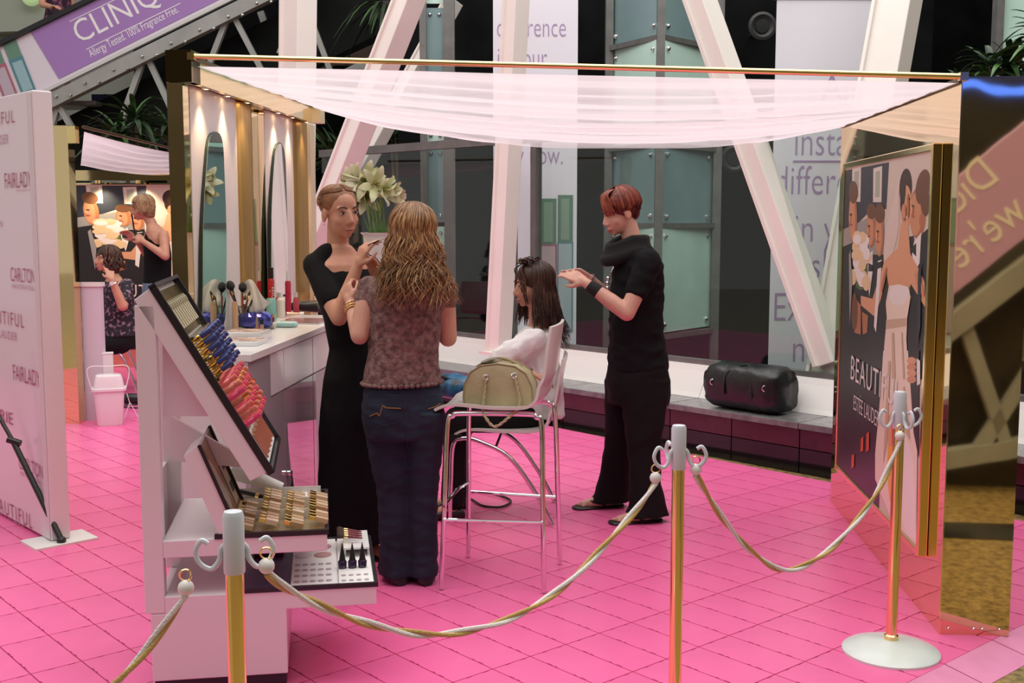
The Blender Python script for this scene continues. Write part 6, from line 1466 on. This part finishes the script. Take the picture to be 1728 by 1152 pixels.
R_.strands(HR[2:], 240, (125, 180), .045, .004, .0038, (20, -30), -.020, 6, rad=(.082, .096, .082), name='nape_hair', jit=.004)
mb = MB(); rnd = random.Random(12)
for i in range(240):        # swept fringe and sides
    sd = rnd.uniform(-1, 1); P = []
    for j_ in range(8):
        t = j_/7; az_ = math.radians(lerp(150 if sd > 0 else -150, sd*rnd.uniform(58, 70), t**.8)); ee = math.radians(lerp(80, 6-abs(sd)*18, t))
        P.append(R_.h(.087*math.sin(az_)*math.cos(ee), -.020+.103*math.cos(az_)*math.cos(ee), .034+.090*math.sin(ee)+.006*math.sin(t*3)))
    mb.mi(rnd.randrange(3)); mb.tube(P, [.003]+[.0045]*5+[.0036, .001], 5, flat=.5)
for i in range(130):
    x0 = rnd.uniform(-.062, .058); P = [R_.h(x0*.5+.02, .00, .118), R_.h(x0*.75+.01, .052, .105), R_.h(x0, .080-.3*abs(x0), .068), R_.h(x0-.012, .088-.4*abs(x0), .030+rnd.uniform(-.006, .012)), R_.h(x0-.020, .085-.4*abs(x0), .012+rnd.uniform(-.012, .01))]
    mb.mi(rnd.randrange(2)); mb.tube(spline(P, 3), .0036, 5, flat=.5)
R_.part(mb, 'fringe', HR, smooth=True, kind='stuff')
R_.face(open_=.35); R_.part(MB().ell(R_.h(-.012, .094, -.036), (.003, .003, .003)), 'nose_stud', CHROME)

# ---------------------------------------------------------------- seated brunette client
b = W_(5.84); fB = V((-.965, -.26, 0)).normalized(); rB = fB.cross(UP)
B = Fig('person', 'seated brunette client in a loose white shirt having her hair done', V((b(880, 860).x, 5.84, 0)))
B.frame(b(897, 480), (-.94, -.34, 0), .12); B.head(b(908, 550), .98, .046)
B.torso('body', [(b(908, 548), .05, .05), (b(906, 564), .12, .075), (b(902, 586), .14, .09), (b(902, 640), .13, .10), (b(905, 690), .15, .12), (b(905, 705), .15, .12)], rB, fB)
sN, eN, wN = b(900, 574, -.15), b(836, 612, -.22), b(892, 630, -.30)
B.chain('body', [(sN, .046), (eN, .040), (lerp(eN, wN, .5), .036), (wN, .025)]); B.hand(wN, (.8, .3, -.2), (.2, .1, -1), -1, k=.9)
sF, eF, wF = b(895, 582, .15), b(868, 640, .2), b(822, 622, .05); B.chain('body', [(sF, .046), (eF, .038), (wF, .025)]); B.hand(wF, (-.4, -.5, -.05), (0, 0, -1), -1, k=.9)
for dy, xk, xf in ((-.10, 770, 764), (.10, 776, 772)):
    hp_, kp, ap = b(893, 700, dy), D(xk, 706, 5.72+dy), V((D(xf, 850, 5.72+dy).x, 5.72+dy, .08))
    B.chain('body', [(hp_, .075), (kp, .052), (ap, .036)]); B.chain('body', [(ap-V((0, 0, .03)), .034), (ap+V((-.13, -.04, -.055)), .022)])
B.mesh('body', 'body', SKIN_B, .006, 4)
B.torso('shirt', [(b(908, 551), .065, .060), (b(905, 562), .130, .085), (b(900, 582), .168, .108), (b(900, 620), .172, .130), (b(902, 655), .170, .140), (b(902, 685), .172, .145), (b(906, 700), .17, .14)], rB, fB)
B.chain('shirt', [(sN, .066), (lerp(sN, eN, .5), .070), (lerp(sN, eN, .88), .058)]); B.chain('shirt', [(sF, .060), (lerp(sF, eF, .9), .062)])
SHI = mat('white_shirt', (.86, .83, .84), .85, bump=.4, bscale=30)
B.mesh('shirt', 'shirt', SHI, .008, 4, .013, (11, 11, 9))
B.torso('trousers', [(b(905, 690), .165, .135), (b(903, 710), .165, .135)], rB, fB)
for dy, xk, xf in ((-.10, 770, 764), (.10, 776, 772)):
    hp_, kp, ap = b(893, 702, dy), D(xk, 708, 5.72+dy), V((D(xf, 850, 5.72+dy).x, 5.72+dy, .10)); B.chain('trousers', [(hp_, .092), (lerp(hp_, kp, .5), .078), (kp, .066), (lerp(kp, ap, .5), .060), (ap, .062)])
B.mesh('trousers', 'trousers', TRO, .009, 4)
for dy, xf in ((-.10, 764), (.10, 772)):
    ap = V((D(xf, 850, 5.72+dy).x, 5.72+dy, 0)); d_ = V((-.95, -.28, 0)); s_ = V((-.28, .95, 0)); B.part(MB().loft([(ap+d_*q+V((0, 0, .028*h_)), s_*w, V((0, 0, .028*h_))) for q, w, h_ in ((-.06, .02, .6), (-.04, .036, 1), (.05, .036, 1.0), (.12, .042, .7), (.17, .02, .5))], 14, 2.5), 'shoe', BLACK)
x_, y_, z_ = basis(eN-wN); B.part(MB().tube([wN+z_*q for q in (-.012, -.008, .014, .018)], [.026, .029, .031, .028], 16), 'watch', BLACK)
HB = [hairm('dark', c, i) for i, c in enumerate(((.050, .022, .014), (.085, .040, .024), (.030, .014, .010)))]
B.haircap((0, -.022, .036), (.084, .098, .088)); B.grp('hair').loft([(B.h(0, -.04, .02), V(rB)*.08, V(fB)*.06), (B.h(0, -.060, -.08), V(rB)*.085, V(fB)*.050), (B.h(0, -.085, -.17), V(rB)*.085, V(fB)*.045), (B.h(0, -.115, -.27), V(rB)*.06, V(fB)*.03)], 18)
B.mesh('hair', 'hair', HB[0], .007, 4)
B.strands(HB, 620, (68, 180), .25, .006, .0038, (86, 5), .040, 7, curl=.006, nw=.9, tips=.02, rad=(.087, .102, .090), jit=.004)
B.strands(HB, 200, (110, 180), .36, .010, .0035, (60, 0), .075, 17, nw=1.2, tips=.04, rad=(.090, .106, .088), name='hair_ends')
mb = MB(); rnd = random.Random(21)
for i in range(12):
    sg = rnd.choice((-1, 1)); x0 = rnd.uniform(.03, .066)*sg
    mb.mi(rnd.randrange(3)); mb.tube(spline([B.h(x0*.2, .02, .118), B.h(x0*.7, .066, .092), B.h(x0, .082-.4*abs(x0), .045), B.h(x0*1.12, .078-.4*abs(x0)+rnd.uniform(0, .018), -.005), B.h(x0*1.2, .060-.3*abs(x0)+rnd.uniform(0, .03), -.05-rnd.uniform(0, .06))], 4), .0035, 5, flat=.5)
for i in range(34):     # pinned tousled crown
    an = rnd.uniform(0, 6.28); mb.mi(rnd.randrange(3)); rr_ = rnd.uniform(.015, .045)
    mb.tube(spline([B.h(rr_*math.cos(an), .0+rr_*math.sin(an), .115), B.h(rr_*1.2*math.cos(an+.7), rr_*1.2*math.sin(an+.7), .132+rnd.uniform(0, .014)), B.h(rr_*1.6*math.cos(an+1.5), rr_*1.6*math.sin(an+1.5), .120)], 4), .006, 5, flat=.6)
B.part(mb, 'hair_front', HB, smooth=True, kind='stuff'); B.face(open_=.7)

# ---------------------------------------------------------------- second booth: seated woman and standing blonde
s = W_(9.75); fS = V((-.86, -.51, 0)).normalized(); rS = fS.cross(UP)
Sx = Fig('person', 'dark haired woman in a dotted blouse seated in the second booth, fingers at her temple', V((s(200, 640).x, 9.75, 0)))
Sx.frame(s(180, 436), (-.80, -.60, 0), -.02); Sx.head(s(192, 468), .98, .05)
Sx.torso('body', [(s(192, 466), .055, .055), (s(194, 476), .13, .08), (s(197, 490), .16, .11), (s(200, 530), .15, .12), (s(203, 570), .17, .14), (s(204, 585), .17, .14)], rS, fS)
sN, eN, wN = s(214, 482, -.12), s(207, 516, -.26), s(189, 472, -.30)
Sx.chain('body', [(sN, .052), (eN, .044), (wN, .028)]); Sx.hand(wN, s(180, 442, -.20)-wN, V((-.4, .7, -.1)), 1, fist=((.1, .2, .1), (.3, .6, .4), (.8, 1, .6), (.9, 1, .7)))
sF, eF = s(180, 484, .12), s(168, 520, .15); Sx.chain('body', [(sF, .05), (eF, .04), (s(156, 540, .1), .028)]); Sx.hand(s(156, 540, .1), (-.6, -.3, -.2), (0, 0, -1), -1)
for dy in (-.10, .10):
    hp_, kp = s(203, 580, dy), s(158, 590, dy-.1); ap = V((s(158, 600).x, 9.65+dy, .08)); Sx.chain('body', [(hp_, .08), (kp, .055), (ap, .038), (ap+V((-.12, -.06, -.05)), .024)])
Sx.mesh('body', 'body', SKIN_A, .007, 3)
Sx.torso('blouse', [(s(193, 474), .11, .08), (s(195, 482), .165, .11), (s(199, 505), .18, .135), (s(202, 540), .18, .15), (s(204, 565), .195, .17)], rS, fS); Sx.chain('blouse', [(sN, .066), (lerp(sN, eN, .7), .062)]); Sx.chain('blouse', [(sF, .066), (lerp(sF, eF, .7), .062)])
Sx.mesh('blouse', 'blouse', mat('dotted_blouse', (.018, .012, .022), .8, col2=(.32, .20, .26), vscale=34), .01, 3)
MATS['dotted_blouse'].node_tree.nodes['Color Ramp'].color_ramp.elements[0].position = .52
Sx.torso('trousers', [(s(204, 560), .185, .16), (s(204, 585), .19, .16)], rS, fS)
for dy in (-.10, .10):
    hp_, kp = s(203, 578, dy), s(160, 586, dy-.1); ap = V((s(160, 600).x, 9.65+dy, .10)); Sx.chain('trousers', [(hp_, .10), (kp, .075), (ap, .06)])
Sx.mesh('trousers', 'trousers', TRO, .01, 3)
Sx.haircap(); Sx.grp('hair').loft([(Sx.h(0, -.04, .03), V(rS)*.09, V(fS)*.07), (Sx.h(0, -.05, -.08), V(rS)*.10, V(fS)*.06), (Sx.h(0, -.06, -.13), V(rS)*.08, V(fS)*.04)], 16); Sx.mesh('hair', 'hair', HB[0], .008, 3)
Sx.strands([hairm('mid', (.10, .045, .025), 0), HB[0], HB[1]], 90, (55, 180), .12, .014, .009, (84, 0), .03, 31, tips=.05, nw=1.2)
Sx.face(); x_, y_, z_ = basis(eN-wN); Sx.part(MB().tube([wN+z_*.03+(x_*math.cos(t)+y_*math.sin(t))*.033 for t in np.linspace(0, 6.28, 16)], .006, 6), 'watch_strap', CHROME); Sx.part(MB().lathe([(.018, 0), (.018, .008), (.001, .009)], wN+z_*.03-V((0, .034, 0)), (0, -1, 0), 14), 'watch_face', WHITE)

t = W_(10.45); fT = V((-.94, -.34, 0)).normalized(); rT = fT.cross(UP)
T = Fig('person', 'woman with a blonde bob and black vest standing in the second booth', V((t(264, 640).x, 10.45, 0)))
T.frame(t(240, 350), (-.93, -.37, 0), .22, -.05); T.head(t(256, 378), .98, .047)
T.torso('body', [(t(257, 378), .05, .05), (t(262, 388), .12, .08), (t(265, 402), .14, .10), (t(266, 430), .13, .105), (t(266, 465), .13, .11), (t(266, 500), .16, .13), (t(266, 515), .16, .13)], rT, fT)
sN, eN, wN = t(276, 396, -.13), t(279, 432, -.22), t(243, 408, -.20)
T.chain('body', [(sN, .048), (eN, .039), (wN, .025)]); T.hand(wN, t(226, 394, -.16)-wN, V((0, .6, -.6)), 1, fist=((.6, .8, .5),)*4)
sF, eF, wF = t(252, 396, .13), t(248, 430, .18), t(230, 405, .0); T.chain('body', [(sF, .046), (eF, .037), (wF, .024)]); T.hand(wF, (-.6, -.3, .6), (0, -.7, -.5), -1)
for dy in (-.09, .09):
    ap = V((t(264, 600).x, 10.45+dy, .08)); T.chain('body', [(t(266, 510, dy), .08), (V((ap.x, ap.y, .48)), .055), (ap, .036)]); T.chain('body', [(ap-V((0, 0, .04)), .034), (ap+fT*.14-V((0, 0, .055)), .022)])
T.mesh('body', 'body', SKIN_A, .007, 3)
T.torso('vest', [(t(262, 394), .085, .088), (t(264, 404), .135, .112), (t(266, 430), .145, .122), (t(266, 465), .142, .122), (t(266, 480), .155, .13)], rT, fT)
for dy in (-.07, .07): T.chain('vest', [(t(262, 400, dy)+fT*.06, .016), (t(264, 386, dy), .014), (t(268, 402, dy)-fT*.08, .016)])
T.mesh('vest', 'vest', CLOTHK, .009, 3)
T.torso('jeans', [(t(266, 476), .155, .13), (t(266, 505), .17, .145), (t(266, 520), .17, .14)], rT, fT)
for dy in (-.09, .09): T.chain('jeans', [(t(266, 512, dy), .095), (V((t(264, 600).x, 10.45+dy, .48)), .07), (V((t(264, 600).x, 10.45+dy, .08)), .06)])
T.mesh('jeans', 'jeans', mat('pale_denim', (.16, .22, .32), .85), .01, 3)
HT = [hairm('bob', c, i) for i, c in enumerate(((.40, .25, .12), (.30, .17, .085), (.50, .34, .18)))]
T.haircap((0, -.020, .034), (.086, .1, .088)); T.grp('hair').loft([(T.h(0, -.03, .03), V(rT)*.088, V(fT)*.07), (T.h(0, -.04, -.05), V(rT)*.092, V(fT)*.065), (T.h(0, -.04, -.10), V(rT)*.085, V(fT)*.05)], 16); T.mesh('hair', 'hair', HT[1], .008, 3)
T.strands(HT, 260, (50, 180), .085, .003, .006, (84, 2), .004, 41); T.strands(HT, 40, (0, 50), .02, .002, .009, (84, 28), .0, 43, name='fringe'); T.face()
bo = thing('lip_brush', 'dark make-up brush in the hand of the blonde woman in the second booth', 'brush', t(226, 394, -.2))
MB().cyl(t(228, 398, -.2), t(223, 366, -.2), .006, .008, 8).build('handle', BLACK, bo); MB().cyl(t(223, 366, -.2), t(222, 360, -.2), .010, .005, 8).build('bristles', BLACKM, bo)

# ---------------------------------------------------------------- passer-by on the escalator (cut by the frame's top edge)
e = W_(13.75); fE = V((.8, -.6, 0)).normalized(); rE = fE.cross(UP); eb = e(104, 165)
E2 = Fig('person', 'passer-by in a dotted purple dress riding the escalator at upper left', eb)
def eh(z, x=0, y=0): return eb+V((x, y, z))
E2.frame(eh(1.52), fE); E2.head(eh(1.36), 1, .048)
E2.torso('body', [(eh(1.36), .05, .05), (eh(1.32), .14, .08), (eh(1.2), .14, .1), (eh(1.0), .12, .1), (eh(.85), .16, .12), (eh(.8), .15, .12)], rE, fE)
for sg in (-1, 1):
    sh = eh(1.31)+rE*.16*sg; el_ = eh(1.05)+rE*.20*sg; E2.chain('body', [(sh, .045), (el_, .038), (el_+fE*.2+V((0, 0, -.05)), .026)]); E2.hand(el_+fE*.2+V((0, 0, -.05)), fE, (0, 0, -1), sg)
    E2.chain('body', [(eh(.82)+rE*.08*sg, .075), (eh(.45)+rE*.08*sg, .052), (eh(.07)+rE*.08*sg, .035), (eh(.025)+rE*.08*sg+fE*.13, .024)])
E2.mesh('body', 'body', SKIN_A, .009, 3)
E2.torso('dress', [(eh(1.33), .13, .07), (eh(1.25), .165, .115), (eh(1.0), .14, .12), (eh(.82), .185, .15), (eh(.5), .21, .17)], rE, fE)
E2.mesh('dress', 'dress', mat('dotted_dress', (.03, .008, .022), .8, col2=(.30, .08, .18), vscale=26), .012, 3)
MATS['dotted_dress'].node_tree.nodes['Color Ramp'].color_ramp.elements[0].position = .5
E2.haircap(); E2.mesh('hair', 'hair', HB[1], .01, 3); E2.strands(HB, 60, (60, 180), .1, .008, .01, seed=51); E2.face()
MB().obox(e(60, 170, -.25), V((.7, 0, 0)), V((0, .6, 0)), V((0, 0, -.05))).build('step', STEEL, esc)
# ================================================================== PLANTS
LFG = mat('leaf_dark', (.018, .045, .014), .4, var=.4, vscale=6); LFL = mat('leaf_light', (.05, .12, .03), .4, var=.4, vscale=6); TRK = mat('trunk', (.10, .075, .05), .8); POT = mat('planter', (.06, .055, .05), .5)
def leaf(mb, p, d, L, w, droop, rnd):
    x_, y_, z_ = basis(d); side = x_ if abs(x_.z) < .9 else y_; n = 6; vs = []
    for i in range(n+1):
        t = i/n; c_ = p+z_*L*t-V((0, 0, droop*L*t*t)); ww = w*math.sin(math.pi*min(.98, t*.85+.12))**.8
        vs += [c_-side*ww+V((0, 0, ww*.35)), c_, c_+side*ww+V((0, 0, ww*.35))]
    mb.add(vs, [(i*3+k, i*3+k+1, i*3+k+4, i*3+k+3) for i in range(n) for k in range(2)])
def bush(name, label, c, base_z, n, L, w, spread, droop, seed, heads=1, tall=.5, cat='plant'):
    rnd = random.Random(seed); t_ = thing(name, label, cat, V((c.x, c.y, base_z)))
    MB().lathe([(.16, 0), (.22, .30), (.20, .30), (.001, .26)], V((c.x, c.y, base_z)), n=20).build('planter', POT, t_, smooth='auto')
    for h_ in range(heads):
        hp_ = c+V((rnd.uniform(-spread, spread), rnd.uniform(-.2, .2), rnd.uniform(-tall, tall)))
        if heads == 1: hp_ = c
        MB().tube(spline([V((c.x, c.y, base_z+.25)), lerp(V((c.x, c.y, base_z)), hp_, .6)+V((.03, 0, 0)), hp_], 5), [.022]*10+[.012], 7).build('stem', TRK, t_)
        for i in range(n):
            a = rnd.uniform(0, 6.28); e_ = rnd.uniform(-.2, 1.2); mb = MB()
            leaf(mb, hp_+V((0, 0, rnd.uniform(-.1, .05))), V((math.cos(a)*math.cos(e_), math.sin(a)*math.cos(e_), math.sin(e_))), L*rnd.uniform(.7, 1.15), w, droop*rnd.uniform(.5, 1.3), rnd)
            mb.build('leaf', LFL if rnd.random() < .35 else LFG, t_, smooth=True)
bush('dracaena', 'glossy green dracaena showing above the mirrored tower', D(1705, 95, 7.6), -.03, 26, .34, .022, .22, .5, 3, heads=4, tall=.22)
bush('dracaena', 'low green plant tips just above the canopy bar at right', D(1618, 132, 8.9), -.03, 12, .28, .02, .1, .4, 5, heads=1)
bush('palm', 'dark leafy plant under the escalator behind the left booth wall', D(255, 215, 12.2), -.03, 30, .55, .03, .35, .5, 7, heads=3, tall=.25)
bush('palm', 'thin leaved palm behind the lilies and glass screen', D(575, 235, 11.9), -.03, 26, .50, .018, .3, .3, 9, heads=3, tall=.2)
bush('palm', 'slender palm in front of the narrow teal facet', D(668, 240, 13.2), -.03, 20, .45, .018, .12, .4, 12, heads=2, tall=.15)
# hanging fern high above the canopy
hf = D(655, 22, 12.6); t_ = thing('hanging_fern', 'dark fern hanging high above the canopy near the leaning column', 'plant', hf)
MB().lathe([(.10, -.08), (.16, 0), (.17, .10), (.001, .10)], hf, n=18).build('basket', POT, t_, smooth='auto'); MB().tube([hf+V((0, 0, .1)), hf+V((0, 0, 3))], .006, 5).build('wire', STEEL, t_)
rnd = random.Random(15)
for i in range(44):
    an = rnd.uniform(0, 6.28); mb = MB(); leaf(mb, hf+V((0, 0, .08)), V((math.cos(an), math.sin(an), rnd.uniform(-.2, .8))), rnd.uniform(.4, .75), .02, rnd.uniform(.7, 1.3), rnd); mb.build('leaf', LFL if i % 4 == 0 else LFG, t_, smooth=True)
for o in list(bpy.data.objects):
    if '_w' in o.keys(): del o['_w']
